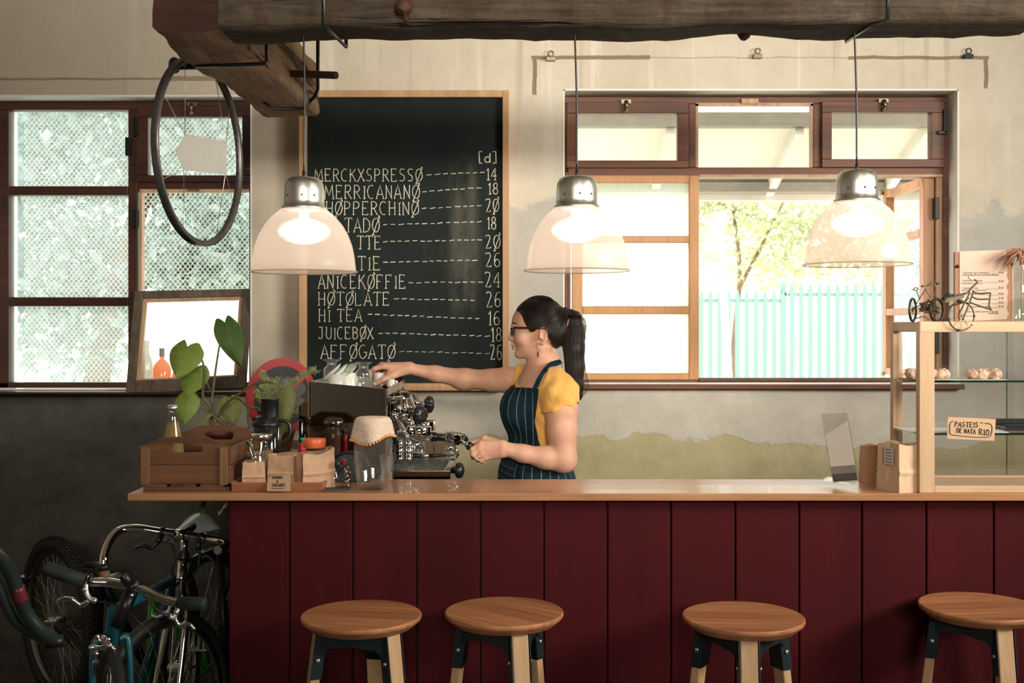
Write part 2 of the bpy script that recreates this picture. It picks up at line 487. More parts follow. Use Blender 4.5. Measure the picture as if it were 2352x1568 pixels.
m.box(XL - .3, YB - .3, 0, XR + .3, YB, 2.42).box(XL - .3, YB - .3, 3.08, XR + .3, YB, ZC).box(XL - .3, YB - .3, 2.42, -0.45, YB, 3.08).box(2.25, YB - .3, 2.42, XR + .3, YB, 3.08)
structure(m.build('wall_rear', M['plain_wall']))

# ---------------------------------------------------------------- window joinery
M['redwood'] = wood('dark_red_varnished_wood', (0.030, 0.010, 0.007), (0.085, 0.028, 0.016), 0, 7, 0.4, 0.2)
M['redwood2'] = wood('worn_red_brown_wood', (0.050, 0.020, 0.013), (0.20, 0.075, 0.040), 0, 6, 0.45, 0.4, blot=(0.015, 0.008, 0.006))
M['honey'] = wood('honey_wood', (0.42, 0.20, 0.08), (0.62, 0.34, 0.15), 2, 6, 0.45, 0.15)
M['honey_old'] = wood('pale_worn_wood', (0.38, 0.22, 0.13), (0.66, 0.45, 0.28), 2, 6, 0.5, 0.3)
M['grey_old'] = wood('weathered_dark_wood', (0.035, 0.026, 0.020), (0.16, 0.12, 0.085), 2, 7, 0.65, 0.5, blot=(0.35, 0.30, 0.24))
M['brass'] = metal('tarnished_brass', (0.30, 0.24, 0.15), 0.35, 0, 0.3)
M['mesh'] = leafmat('white_painted_mesh', (.86, .88, .84), (.92, .93, .90), .55, yel=0)

def rect_frame(mb, x0, z0, x1, z1, w, y0, y1, mat=0, ww=None):
    """a mitred-looking rectangular frame; w = (left, bottom, right, top) member widths"""
    l, b, r, t = w if hasattr(w, '__len__') else (w,) * 4
    mb.box(x0, y0, z0, x0 + l, y1, z1, mat); mb.box(x1 - r, y0, z0, x1, y1, z1, mat)
    mb.box(x0 + l, y0, z0, x1 - r, y1, z0 + b, mat); mb.box(x0 + l, y0, z1 - t, x1 - r, y1, z1, mat)
    return mb
def px_box(mb, a, b, c, d, y0, y1, mat=0):
    """box whose front face at y0 fills pixels a..c x b..d"""
    return mb.box(XA(a, y0), y0, ZA(d, y0), XA(c, y0), y1, ZA(b, y0), mat)
def px_pane(a, b, c, d, y, name, mat, parent):
    o = px_box(MB(), a, b, c, d, y, y + .004).build(name, mat, parent)
    return o

# --- left window: fixed three-light frame, small top sash, expanded metal outside
win1 = sroot('window_1', ((W1[0] + W1[1]) / 2, FY, W1[2]))
m = MB()
y0, y1 = FY, FY + .06
for a, b, c, d in ((-6, 232, 580, 252), (-6, 252, 20, 898), (-6, 878, 580, 898), (294, 252, 316, 878), (20, 427, 294, 448), (20, 682, 294, 703), (316, 415, 580, 438), (572, 252, 580, 878)):
    px_box(m, a, b, c, d, y0, y1)
m.build('frame', M['redwood'], win1, bevel=.004)
for b, d in ((252, 427), (448, 682), (703, 878)):
    px_pane(20, b, 294, d, FY + .03, 'pane', M['dirty_pane'], win1)
px_pane(316, 438, 572, 668, FY + .03, 'pane', M['pane'], win1)
px_pane(316, 668, 572, 878, FY + .03, 'pane', glass('frosted_window_glass', (1, 1, 1), .02, .1, milky=.85, milk=(1, 1, 1)), win1)
m = MB()
for a, b, c, d in ((314, 243, 576, 268), (314, 402, 576, 418), (314, 268, 340, 402), (556, 268, 576, 402)): px_box(m, a, b, c, d, FY - .018, FY + .03)
s1 = m.build('top_sash', M['redwood'], win1, bevel=.003)
px_pane(338, 266, 558, 404, FY + .01, 'pane', M['dirty_pane'], s1)
m = MB(); px_box(m, 320, 438, 326, 878, FY - .01, FY + .03); px_box(m, 320, 434, 572, 441, FY - .01, FY + .03)
m.build('glazing_bead', M['honey_old'], win1, bevel=.002)
def latch(px, py, Y, parent, s=1.0):
    p = W(px, py, Y); m = MB()
    m.box(p.x - .022 * s, p.y - .006, p.z + .012, p.x + .022 * s, p.y, p.z + .03 * s)
    m.tube([p + Vector((0, -.01, .02)), p + Vector((0, -.022, .005)), p + Vector((0, -.022, -.02))], [.009 * s, .011 * s, .006 * s], 8)
    m.ball(p + Vector((0, -.02, -.02)), .011 * s, 8, 6)
    return m.build('latch', M['brass'], parent)
latch(442, 250, FY - .018, s1)
for px, py in ((310, 290), (292, 335), (308, 500)):
    m = MB(); px_box(m, px - 5, py - 20, px + 7, py + 22, FY - .028, FY); m.build('hinge', M['blackmetal'], win1, bevel=.002)
m = MB(); px_box(m, 432, 434, 456, 440, FY - .02, FY); m.build('latch_plate', M['brass'], win1)
m = MB().ball(W(571, 388, FY - .02), (.014, .008, .006), 10, 8); m.build('catch', M['brass'], win1)
# expanded metal screen outside, woven diamonds with real strands
def expanded(x0, x1, z0, z1, Y, name, parent):
    m = MB(); px, pz, w = .0235, .0142, .0017
    nx = int((x1 - x0) / px); nz = int((z1 - z0) / pz)
    for j in range(nz + 1):
        z = z0 + j * pz
        row = []
        for i in range(2 * nx + 1):
            row.append((x0 + i * px / 2, z + (pz * .5 if (i + j) % 2 else -pz * .5) * .92, Y + (.002 if i % 2 else -.002)))
        vs = []; fs = []
        for (x, zz, yy) in row: vs += [(x, yy - .002, zz - w), (x, yy - .002, zz + w), (x, yy + .002, zz + w), (x, yy + .002, zz - w)]
        for i in range(len(row) - 1):
            for k in range(4): fs.append((i * 4 + k, i * 4 + (k + 1) % 4, i * 4 + 4 + (k + 1) % 4, i * 4 + 4 + k))
        m.add(vs, fs)
    o = m.build(name, M['mesh'], parent); o['kind'] = 'stuff'
    return o
YM = 5.27
expanded(XA(56, YM), XA(582, YM), ZA(890, YM), ZA(240, YM), YM, 'metal_mesh', win1)

# --- right window: three top lights, casement shut on the left, casement open on the right
win2 = sroot('window_2', ((W2[0] + W2[1]) / 2, FY, W2[2]))
m = MB()
for a, b, c, d in ((1297, 222, 2182, 238), (1297, 238, 1304, 880), (2166, 238, 2182, 880), (1304, 384, 2166, 405), (1582, 238, 1598, 384), (1867, 238, 1888, 384), (1304, 405, 1311, 880), (1304, 868, 2166, 880)):
    px_box(m, a, b, c, d, FY, FY + .07)
m.build('frame', M['redwood2'], win2, bevel=.004)
def sash(mb_px, pane_px, dy, mat, name, glassm, beads=()):
    m = MB(); (a, b, c, d) = mb_px
    for q in pane_px: pass
    return m
for (a, b, c, d), (e, f, g, h) in (((1302, 234, 1582, 385), (1325, 260, 1557, 368)), ((1888, 232, 2170, 384), (1911, 258, 2139, 365))):
    m = MB()
    for q in ((a, b, c, f), (a, h, c, d), (a, f, e, h), (g, f, c, h)): px_box(m, *q, FY - .02, FY + .03)
    s = m.build('top_sash', M['redwood2'], win2, bevel=.003)
    px_pane(e - 2, f - 2, g + 2, h + 2, FY + .005, 'pane', M['pane'], s)
    latch((a + c) / 2 + (0 if a > 1500 else -4), (b + 10), FY - .02, s)
px_pane(1598, 238, 1867, 384, FY + .03, 'pane', M['pane'], win2)
m = MB(); px_box(m, 1598, 238, 1604, 384, FY + .0, FY + .02); px_box(m, 1862, 238, 1867, 384, FY, FY + .02); px_box(m, 1598, 236, 1867, 243, FY, FY + .02); m.build('glazing_bead', M['honey_old'], win2)
m = MB(); px_box(m, 1703, 226, 1743, 238, FY - .012, FY); m.build('latch_plate', M['honey_old'], win2, bevel=.002)
m = MB(); px_box(m, 2168, 250, 2176, 305, FY - .035, FY); px_box(m, 2155, 300, 2176, 308, FY - .035, FY); m.build('hinge', M['blackmetal'], win2, bevel=.003)
m = MB(); m.ball(W(1299, 390, FY - .01), .012, 8, 6); m.build('catch', M['blackmetal'], win2)
# shut casement
m = MB()
YC = FY - .005
for a, b, c, d in ((1314, 402, 1338, 872), (1583, 402, 1606, 872), (1338, 402, 1583, 420), (1338, 541, 1583, 557), (1338, 703, 1583, 721), (1338, 857, 1583, 872)): px_box(m, a, b, c, d, YC, YC + .045)
cas = m.build('casement', M['honey'], win2, bevel=.004)
px_pane(1336, 418, 1585, 543, YC + .02, 'pane', glass('wet_window_glass', (.95, 1, .98), .03, .2, milky=.28, milk=(.82, .88, .82)), cas)
px_pane(1336, 555, 1585, 705, YC + .02, 'pane', M['frost'], cas)
px_pane(1336, 719, 1585, 859, YC + .02, 'pane', M['frost'], cas)
# inner pale stop of the open side and the bottom track
m = MB(); px_box(m, 2151, 402, 2166, 868, FY + .01, FY + .05); px_box(m, 1606, 400, 2166, 406, FY - .004, FY + .03)
m.build('stop_bead', M['honey_old'], win2, bevel=.002)
m = MB(); px_box(m, 1606, 868, 2150, 876, FY - .012, FY + .03); m.build('track', M['redwood2'], win2, bevel=.002)
# open casement, hinged on the right stile and swung outdoors
hx = XA(2146, FY + .02); cz0, cz1 = ZA(872, FY), ZA(403, FY)
cw = .57
m = MB(); yb = FY + .03
th = .045
def cbox(u0, z0, u1, z1): m.box(hx - th, yb + u0, z0, hx, yb + u1, z1)
cbox(0, cz0, .06, cz1); cbox(cw - .05, cz0, cw, cz1); cbox(.06, cz0, cw - .05, cz0 + .035); cbox(.06, cz1 - .04, cw - .05, cz1)
zb1, zb2 = cz1 - .275, cz0 + .30
cbox(.06, zb1, cw - .05, zb1 + .035); cbox(.06, zb2, cw - .05, zb2 + .035)
oc = m.build('casement', wood('red_honey_wood', (.34, .15, .075), (.55, .29, .15), 2, 6, .45, .2), win2, bevel=.004)
m = MB().box(hx - th * .55, yb + .055, cz0 + .03, hx - th * .45, yb + cw - .045, cz1 - .03); m.build('pane', M['pane'], oc)
m = MB().box(hx - th - .012, yb + cw - .03, cz0 - .005, hx - th, yb + cw + .01, cz0 + .012).box(hx - th - .012, yb + cw - .02, cz1 - .02, hx - th, yb + cw + .01, cz1 + .01)
m.build('stay', M['brass'], oc)
m = MB().box(hx - .006, FY - .01, cz1 - .2, hx + .012, FY + .03, cz1 - .1).box(hx - .006, FY - .01, cz0 + .12, hx + .012, FY + .03, cz0 + .22)
m.build('hinge', M['blackmetal'], win2, bevel=.002)
# sills
m = MB().box(W2[0] - .01, 4.985, ZA(885, 5.0), W2[1] + .006, FY, ZA(881, 5.0) + .002)
structure(m.build('window_sill_2', M['reveal'], None, bevel=.003))
m = MB().box(XA(1294, 4.96), 4.955, ZA(894, 4.96), XA(2216, 4.96), 5.0, ZA(882.5, 4.96))
structure(m.build('trim_1', M['redwood2'], None, bevel=.004))
m = MB().box(W1[0], 4.89, ZA(897, 5.0) - .012, W1[1] - .002, FY, ZA(897, 5.0))
structure(m.build('window_sill_1', M['redwood'], None, bevel=.004))

# ---------------------------------------------------------------- wall hooks
for px, py, nm, lb in ((2222, 124, 'wall_hook', 'black iron cable clamp on the wall above right window corner'), (1739, 124, 'wall_hook', 'small rusty cable eye on the wall above the middle top light'), (1265, 130, 'wall_hook', 'dark bent nail in the wall where the brown channel begins')):
    p = W(px, py, 4.995); m = MB()
    m.tube(circle(p + Vector((0, -.015, .01)), .012, (0, 1, 0), 14), .003, 6, True)
    m.box(p.x - .02, p.y - .02, p.z - .022, p.x + .02, p.y + .01, p.z - .004)
    tag(m.build(nm, M['blackmetal'] if px > 2000 else M['brass'], None, bevel=.002), lb, 'hook')

RY = 3.76
# ---------------------------------------------------------------- timber beams
def timber(name, c1, c2, c3, axis):
    t = NT(name); st = [1.0, 1.0, 1.0]; st[axis] = .06; s2 = [1.0, 1.0, 1.0]; s2[axis] = 3.0
    v = t.scale(st); a = t.noise(34, 6, .75, v, .6); b = t.noise(7, 6, .7); c_ = t.noise(5, 5, .65, t.scale(s2)); k = t.noise(11, 4, .6, v)
    f = t.math('ADD', t.math('MULTIPLY', a, .55), t.math('MULTIPLY', b, .45))
    c = t.ramp(f, [(.33, c1), (.66, c2)])
    c = t.mix(t.math('MULTIPLY', t.step(c_, .50, .72), .6), c, c3)
    crack = t.step(k, .39, .33)
    c = t.mix(t.math('MULTIPLY', crack, .8), c, (.010, .006, .004))
    c = t.mix(t.math('MULTIPLY', t.step(b, .60, .75), .35), c, (.24, .21, .17))
    t.set(Base_Color=c, Roughness=.9, Specular_IOR_Level=.15)
    t.bump(t.math('SUBTRACT', t.math('ADD', a, t.math('MULTIPLY', b, .8)), crack), .9, .012)
    return t.mat
M['beam'] = timber('rough_grey_timber', (0.026, 0.018, 0.012), (0.120, 0.096, 0.070), (.060, .022, .013), 0)
M['beam_y'] = timber('rough_brown_timber', (.13, .075, .046), (.46, .32, .22), (.30, .15, .085), 1)
M['beam_end'] = wood('red_end_grain', (0.032, 0.011, 0.006), (0.085, 0.032, 0.018), 0, 5, 0.7, 0.5)
def rough_beam(p0, p1, w, h, seed, amp=.012, nseg=60, endmat=1, round_=.12):
    """hewn square timber with wandering arrises"""
    p0, p1 = Vector(p0), Vector(p1); d = (p1 - p0).normalized(); a = d.cross(Vector((0, 0, 1))).normalized(); b = a.cross(d)
    sec = []
    for (sx, sz) in ((-1, -1), (1, -1), (1, 1), (-1, 1)):
        nx, nz = (sx * (1 - round_), sz), (sx, sz * (1 - round_))
        sec += [nx, nz] if sx * sz < 0 else [nz, nx]
    # refine each side
    full = []
    for i in range(len(sec)):
        q, r = sec[i], sec[(i + 1) % len(sec)]
        k = 4 if abs(q[0] - r[0]) + abs(q[1] - r[1]) > 1 else 1
        for j in range(k): full.append((q[0] + (r[0] - q[0]) * j / k, q[1] + (r[1] - q[1]) * j / k))
    n = len(full); vs = []; fs = []
    for i in range(nseg + 1):
        c = p0.lerp(p1, i / nseg)
        for (u, v) in full:
            p = c + a * (u * w / 2) + b * (v * h / 2)
            q = Vector((p.x * 3 + seed, p.y * 3, p.z * 3))
            e = mnoise.noise(q) * amp + mnoise.noise(q * 5) * amp * .35
            taper = 1 - .05 * (1 - min(1, min(i, nseg - i) / 2))
            vs.append(c + (p - c) * (taper + e / (w / 2)))
    for i in range(nseg):
        for k in range(n): fs.append((i * n + k, (i + 1) * n + k, (i + 1) * n + (k + 1) % n, i * n + (k + 1) % n))
    m = MB().add(vs, fs, 0, True)
    m.add(vs[:n], [tuple(range(n))], endmat); m.add(vs[-n:], [tuple(reversed(range(n)))], endmat)
    return m
bz = lambda x: 2.345 + (x + .78) * .0095     # underside rises slightly to the right
m = rough_beam((-.80, 3.115, bz(-.8) + .10), (1.46, 3.115, bz(1.46) + .10), .19, .20, 3.1)
mb = thing('timber_beam', 'long rough-hewn grey timber beam above the counter carrying the lamp cords', 'beam', (.35, 3.115, 2.45))
m.build('timber', [M['beam'], M['beam_end']], mb)
for px, yy in ((745, 98), (2036, 75)):
    x = XA(px, 3.02); m = MB(); zb = bz(x)
    p = [(x, 3.008, zb + .21), (x, 3.008, zb + .0), (x + (.012 if px < 1000 else -.04), 3.03, zb - .008), (x + (.03 if px < 1000 else -.05), 3.215, zb - .008), (x + (.03 if px < 1000 else -.05), 3.222, zb + .2)]
    m.tube(p, .0055, 8); m.build('cable', M['black'], mb)
p = W(925, 22, 3.0); m = MB(); m.tube([p + Vector((.01, .03, .02)), p + Vector((0, -.02, 0)), p + Vector((-.005, -.025, -.012))], [.02, .022, .012], 8); m.tube([p + Vector((.005, -.01, -.01)), p + Vector((.012, -.02, -.035))], .005, 6); m.build('bolt', M['beam_end'], mb, bevel=.003)
m = MB().tube([W(1712, 75, 3.2) + Vector((0, 0, .03)), W(1708, 84, 3.2) + Vector((0, 0, 0)), W(1706, 92, 3.2)], [.022, .018, .008], 6); m.build('knot', M['beam_end'], mb)

cb = thing('timber_beam', 'shorter brown cross timber with a red sawn end, above the hanging wheel rim', 'beam', (-.9, 3.7, 2.45))
m = rough_beam((XA(433, 3.10), 3.10, 2.352 + .10), (XA(655, 4.25) + .03, 4.25, 2.335 + .10), .215, .20, 8.4, .02, 40)
m.build('timber', [M['beam_y'], M['beam_end']], cb)
# black cables looped round it, and the peg
def wy(px, py, Y): return W(px, py, Y)
m = MB().tube([wy(612, 90, 3.35), wy(613, 138, 3.36), wy(606, 146, 3.37), wy(520, 150, 3.40), wy(448, 152, 3.44)], .006, 8); m.build('cable', M['black'], cb)
m = MB().tube([wy(730, 90, 3.6), wy(730, 205, 4.02), wy(722, 222, 4.05), wy(700, 245, 4.08), wy(690, 250, 4.08), wy(630, 250, 4.02), wy(612, 240, 4.0), wy(604, 233, 4.0)], .006, 8); m.build('cable', M['black'], cb)
m = MB().tube([wy(650, 170, 3.78), wy(668, 169, 3.78), wy(773, 173, 3.70)], .0125, 12); m.build('peg', M['beam_end'], cb)
m = MB().tube([wy(520, 150, RY), wy(470, 149, RY), wy(412, 150, RY - .01), wy(402, 150, RY - .01)], [.016, .016, .016, .018], 12)
m.ball(wy(401, 150, RY - .01), (.02, .026, .028), 12, 8); m.build('peg', M['black'], cb)

# ---------------------------------------------------------------- hanging bicycle rim with blank plate
RY = 3.76; rc = W(461, 350, RY); rr = 215 / F_PX * RY
th_ = math.radians(79.5)
ax = Vector((math.sin(th_), -math.cos(th_), .0)).normalized()
ax = Vector((math.sin(th_), -math.cos(th_), 0.03)).normalized()
rim = thing('wheel_hoop', 'bare grey bicycle wheel rim hanging from the cross timber with a blank plate', 'wheel rim', rc)
u = Vector((math.cos(th_), math.sin(th_), 0))
def ring_pts(r, n=72, o=0): return [rc + u * (math.cos(2 * PI * k / n) * r) + Vector((0, 0, 1)) * (math.sin(2 * PI * k / n) * r) + ax * o for k in range(n)]
m = MB(); n = 72
prof = [(rr, -.012), (rr - .006, -.013), (rr - .018, -.008), (rr - .020, 0), (rr - .018, .008), (rr - .006, .013), (rr, .012), (rr - .006, 0)]
vs = []; fs = []
for k in range(n):
    a = 2 * PI * k / n
    for (r, o) in prof: vs.append(rc + u * math.cos(a) * r + Vector((0, 0, 1)) * math.sin(a) * r + ax * o)
L = len(prof)
for k in range(n):
    for j in range(L): fs.append((k * L + j, k * L + (j + 1) % L, ((k + 1) % n) * L + (j + 1) % L, ((k + 1) % n) * L + j))
m.add(vs, fs, 0, True); m.build('rim', plain('worn_grey_rim', (.13, .125, .12), .35, .7, .4, 9), rim)
for k in range(32):
    m = MB(); a = 2 * PI * (k + .5) / 32
    p = rc + u * math.cos(a) * (rr - .0195) + Vector((0, 0, 1)) * math.sin(a) * (rr - .0195)
    m.ball(p, .0042, 6, 4); m.build('eyelet', M['black'], rim)
pl = [(402, 345), (425, 307), (521, 325), (520, 400), (420, 391)]
plate = [W(x, y, RY) for x, y in pl]
MB().prism(plate, (0, .003, 0)).build('plate', plain('blank_grey_plate', (.58, .57, .52), .6, 0, .04), rim)
for (a, b), k in (((425, 311), 112), ((425, 311), 150), ((519, 328), 68), ((519, 328), 40), ((422, 390), 247), ((422, 390), 205), ((518, 397), 293), ((518, 397), -30)):
    q = math.radians(k); e = rc + u * math.cos(q) * (rr - .018) + Vector((0, 0, 1)) * math.sin(q) * (rr - .018)
    MB().tube([W(a, b, RY - .003), e], .0012, 6).build('spoke', M['alu'], rim)
# ================================================================ OUTDOORS
M['white_paint'] = plain('white_painted_boards', (.80, .79, .74), .6, 0, .04)
M['mint'] = plain('mint_painted_steel', (.185, .325, .29), .5, 0, .05)
M['ground'] = plain('pale_sunlit_ground', (.62, .58, .48), .9, 0, .15, .8)
structure(MB().box(-30, WT, -.15, 40, 60, 0).build('ground', M['ground']))
# canopy over the right window
can = thing('canopy', 'white lean-to canopy with rafters outside the right window', 'canopy', (1.2, 5.9, 2.5))
YA, YE = 5.75, 6.45
za, zb = ZA(283, YA), ZA(432, YE)
m = MB().hexa([(.15, YA, za), (2.62, YA, za), (2.62, YE, zb), (.15, YE, zb)], [(.15, YA, za + .012), (2.62, YA, za + .012), (2.62, YE, zb + .012), (.15, YE, zb + .012)])
m.build('roof_sheet', M['white_paint'], can)
for k, px in enumerate((1540, 1836, 2132)):
    x = XA(px, YA); MB().bar((x, YA, za - .03), (x, YE, zb - .03), .045, .06).build('rafter', M['white_paint'], can)
MB().box(.1, YE - .03, zb - .075, 2.66, YE + .02, zb - .02).build('fascia', M['white_paint'], can)
MB().box(.1, YA - .04, za - .02, 2.66, YA + .04, za + .05).build('wall_plate', plain('grey_beam', (.30, .29, .27), .8), can)
MB().box(.1, YE - .12, zb - .035, 2.66, YE - .05, zb + .02).build('purlin', plain('grey_purlin', (.30, .29, .27), .8), can)
for x in (.12, 2.64):
    MB().bar((x, WT, 2.1), (x, YE, zb - .05), .05, .05).build('bracket', M['white_paint'], can)
    MB().box(x - .03, WT, 2.0, x + .03, WT + .03, za + .04).build('bracket', M['white_paint'], can)
    MB().bar((x, WT, za + .02), (x, YA, za + .01), .05, .05).build('bracket', M['white_paint'], can)
# palisade fence
YF = 16.0
fe = thing('palisade_fence', 'mint green steel palisade fence with pointed pales beyond the yard', 'fence', (4.5, YF, 0))
m = MB()
def pale(x, z1):
    w = .033; MB().prism([(x - w, YF, .02), (x + w, YF, .02), (x + w, YF, z1 - .10), (x, YF, z1), (x - w, YF, z1 - .10)], (0, .02, 0)).build('pale', M['mint'], fe)
x = 1.55; k = 0
XS = XA(1803, YF)
while x < 8.2:
    pale(x, ZA(647, YF) if x > XS else ZA(664, YF)); x += .131; k += 1
for z, xa, xb in ((ZA(690, YF), 1.5, XS), (ZA(676, YF), XS, 8.2), (.55, 1.5, 8.2)):
    MB().box(xa, YF + .02, z - .025, xb, YF + .06, z + .025).build('rail', M['mint'], fe)
for x in (1.5, XS - .02, 8.2): MB().box(x - .04, YF + .02, 0, x + .04, YF + .1, ZA(650, YF)).build('post', M['mint'], fe)
# road sign on its pole, seen almost edge on
YS = 9.0
sg = thing('road_sign', 'white triangular road sign on a leaning pole behind the open window', 'road sign', (XA(1678, YS), YS, 0))
pole_t, pole_b = W(1657, 560, YS), Vector((XA(1692, YS), YS, 0))
MB().tube([pole_b, pole_t + Vector((-.02, 0, .25))], .032, 12).build('pole', M['white_paint'], sg)
tri = [W(1612, 497, YS - .06), W(1674, 478, YS + .25), W(1657, 590, YS + .02), W(1648, 592, YS)]
MB().prism(tri, (.004, -.012, 0)).build('sign_plate', plain('white_enamel', (.85, .85, .82), .4, 0, .02), sg, bevel=.004)
c = sum(tri, Vector()) / 4
MB().ring([p + Vector((0, -.014, 0)) for p in tri], [c + (p - c) * .78 + Vector((0, -.014, 0)) for p in tri], (.002, -.004, 0)).build('border', plain('faded_red_border', (.70, .40, .25), .5), sg)
# trees
M['leaf_out'] = leafmat('pale_tree_leaves', (.40, .46, .26), (.66, .68, .50), .4, yel=.3)
M['leaf_out2'] = leafmat('blue_green_tree_leaves', (.24, .35, .34), (.45, .56, .55), .35, yel=.1)
M['bark'] = plain('tree_bark', (.20, .15, .10), .9, 0, .3, 6)
def tree(base, trunk, blobs, nleaf, size, mat, label, seed, lname='tree'):
    rnd = random.Random(seed)
    t = thing(lname, label, 'tree', base)
    m = MB()
    for path, r in trunk: m.tube(smooth_path(path, 5), np.linspace(r, r * .35, (len(path) - 1) * 5 + 1), 8)
    m.build('trunk', M['bark'], t)
    m = MB(); tot = sum(b[3] for b in blobs)
    for (cx, cy, cz, wgt, rx, ry, rz) in blobs:
        for _ in range(int(nleaf * wgt / tot)):
            d = Vector((rnd.gauss(0, 1), rnd.gauss(0, 1), rnd.gauss(0, 1))).normalized() * (rnd.random() ** .5)
            p = Vector((cx + d.x * rx, cy + d.y * ry, cz + d.z * rz))
            e = Euler((rnd.uniform(-1.2, 1.2), rnd.uniform(-1.2, 1.2), rnd.uniform(0, 6.28))).to_matrix()
            s = size * rnd.uniform(.6, 1.3)
            m.add([p + e @ Vector(q) * s for q in ((-.5, 0, 0), (0, -.28, .05), (.6, 0, 0), (0, .28, .05))], [(0, 1, 2, 3)])
    o = m.build('foliage', mat, t); o['kind'] = 'stuff'
    return t
tree((4.0, 20, 0), [([(4.05, 20, 0), (4.0, 20, 1.2), (4.1, 20, 2.6), (3.9, 20, 4.2)], .07), ([(4.08, 20, 2.2), (4.5, 20, 3.0), (4.9, 20, 3.8)], .04)],
     [(4.0, 20, 3.7, 5, 1.6, 1.3, .9), (5.3, 20.4, 3.4, 4, 1.4, 1.2, 1.0), (6.3, 20, 3.0, 3, 1.0, 1, .8), (4.6, 20, 2.6, 1.2, 1.3, 1, .45), (3.4, 20.3, 4.2, 3, 1.0, 1, .8), (6.8, 20, 4.2, 4, 1.5, 1, .9)],
     6500, .14, M['leaf_out'], 'pale leafy tree with a thin trunk behind the mint fence', 5)
tree((9.0, 22, 0), [([(9.0, 22, 0), (9, 22, 2), (8.8, 22, 4)], .12)],
     [(8.6, 22, 2.9, 4, 1.2, 1, .9), (8.9, 22, 1.9, 2, .9, .8, .6), (8.2, 22, 4.2, 3, 1.4, 1, .9)], 2600, .16, M['leaf_out2'], 'blue green tree seen through the open casement pane', 8)
tree((1.95, 14, 0), [([(1.95, 14, 0), (1.95, 14, .5)], .03)], [(1.9, 14, .75, 1, .35, .3, .45)], 900, .09, M['leaf_out'], 'low green bush at the fence beside the shut casement', 9, 'bush')
tree((-2.9, 8.6, 0), [([(-3.4, 8.6, 0), (-3.2, 8.6, 1.2), (-2.9, 8.6, 2.4), (-2.5, 8.6, 3.4)], .13), ([(-2.3, 8.4, 0), (-2.35, 8.4, 1.4), (-2.6, 8.5, 2.6)], .12)],
     [(-3.6, 8.8, 2.9, 4, 1.0, .8, .9), (-2.5, 8.8, 3.1, 4, .9, .8, .7), (-2.2, 8.4, 2.1, 3, .6, .6, .5), (-3.5, 8.8, 1.8, 3.2, 1.0, .6, .7), (-2.4, 8.8, 1.5, 2, .6, .6, .4)],
     9000, .13, M['leaf_out2'], 'shady blue green tree behind the mesh of the left window', 11)
# boundary wall and a house behind
ho = thing('house', 'pale house with a tiled roof far beyond the fence', 'building', (9, 40, 0))
MB().box(3.0, 40, 0, 22, 46, 3.0).build('wall', plain('pale_house_wall', (.75, .70, .62), .8), ho)
MB().prism([(2.5, 39.6, 3.0), (22.5, 39.6, 3.0), (20, 43, 4.6), (5, 43, 4.6)], (0, .25, .0)).build('roof', plain('pale_roof_tiles', (.62, .48, .38), .8), ho)
for x in (13.2, 15.2): MB().box(x, 39.95, 1.2, x + 1.0, 40.02, 2.3).build('window', plain('blue_pane', (.40, .55, .62), .3), ho)
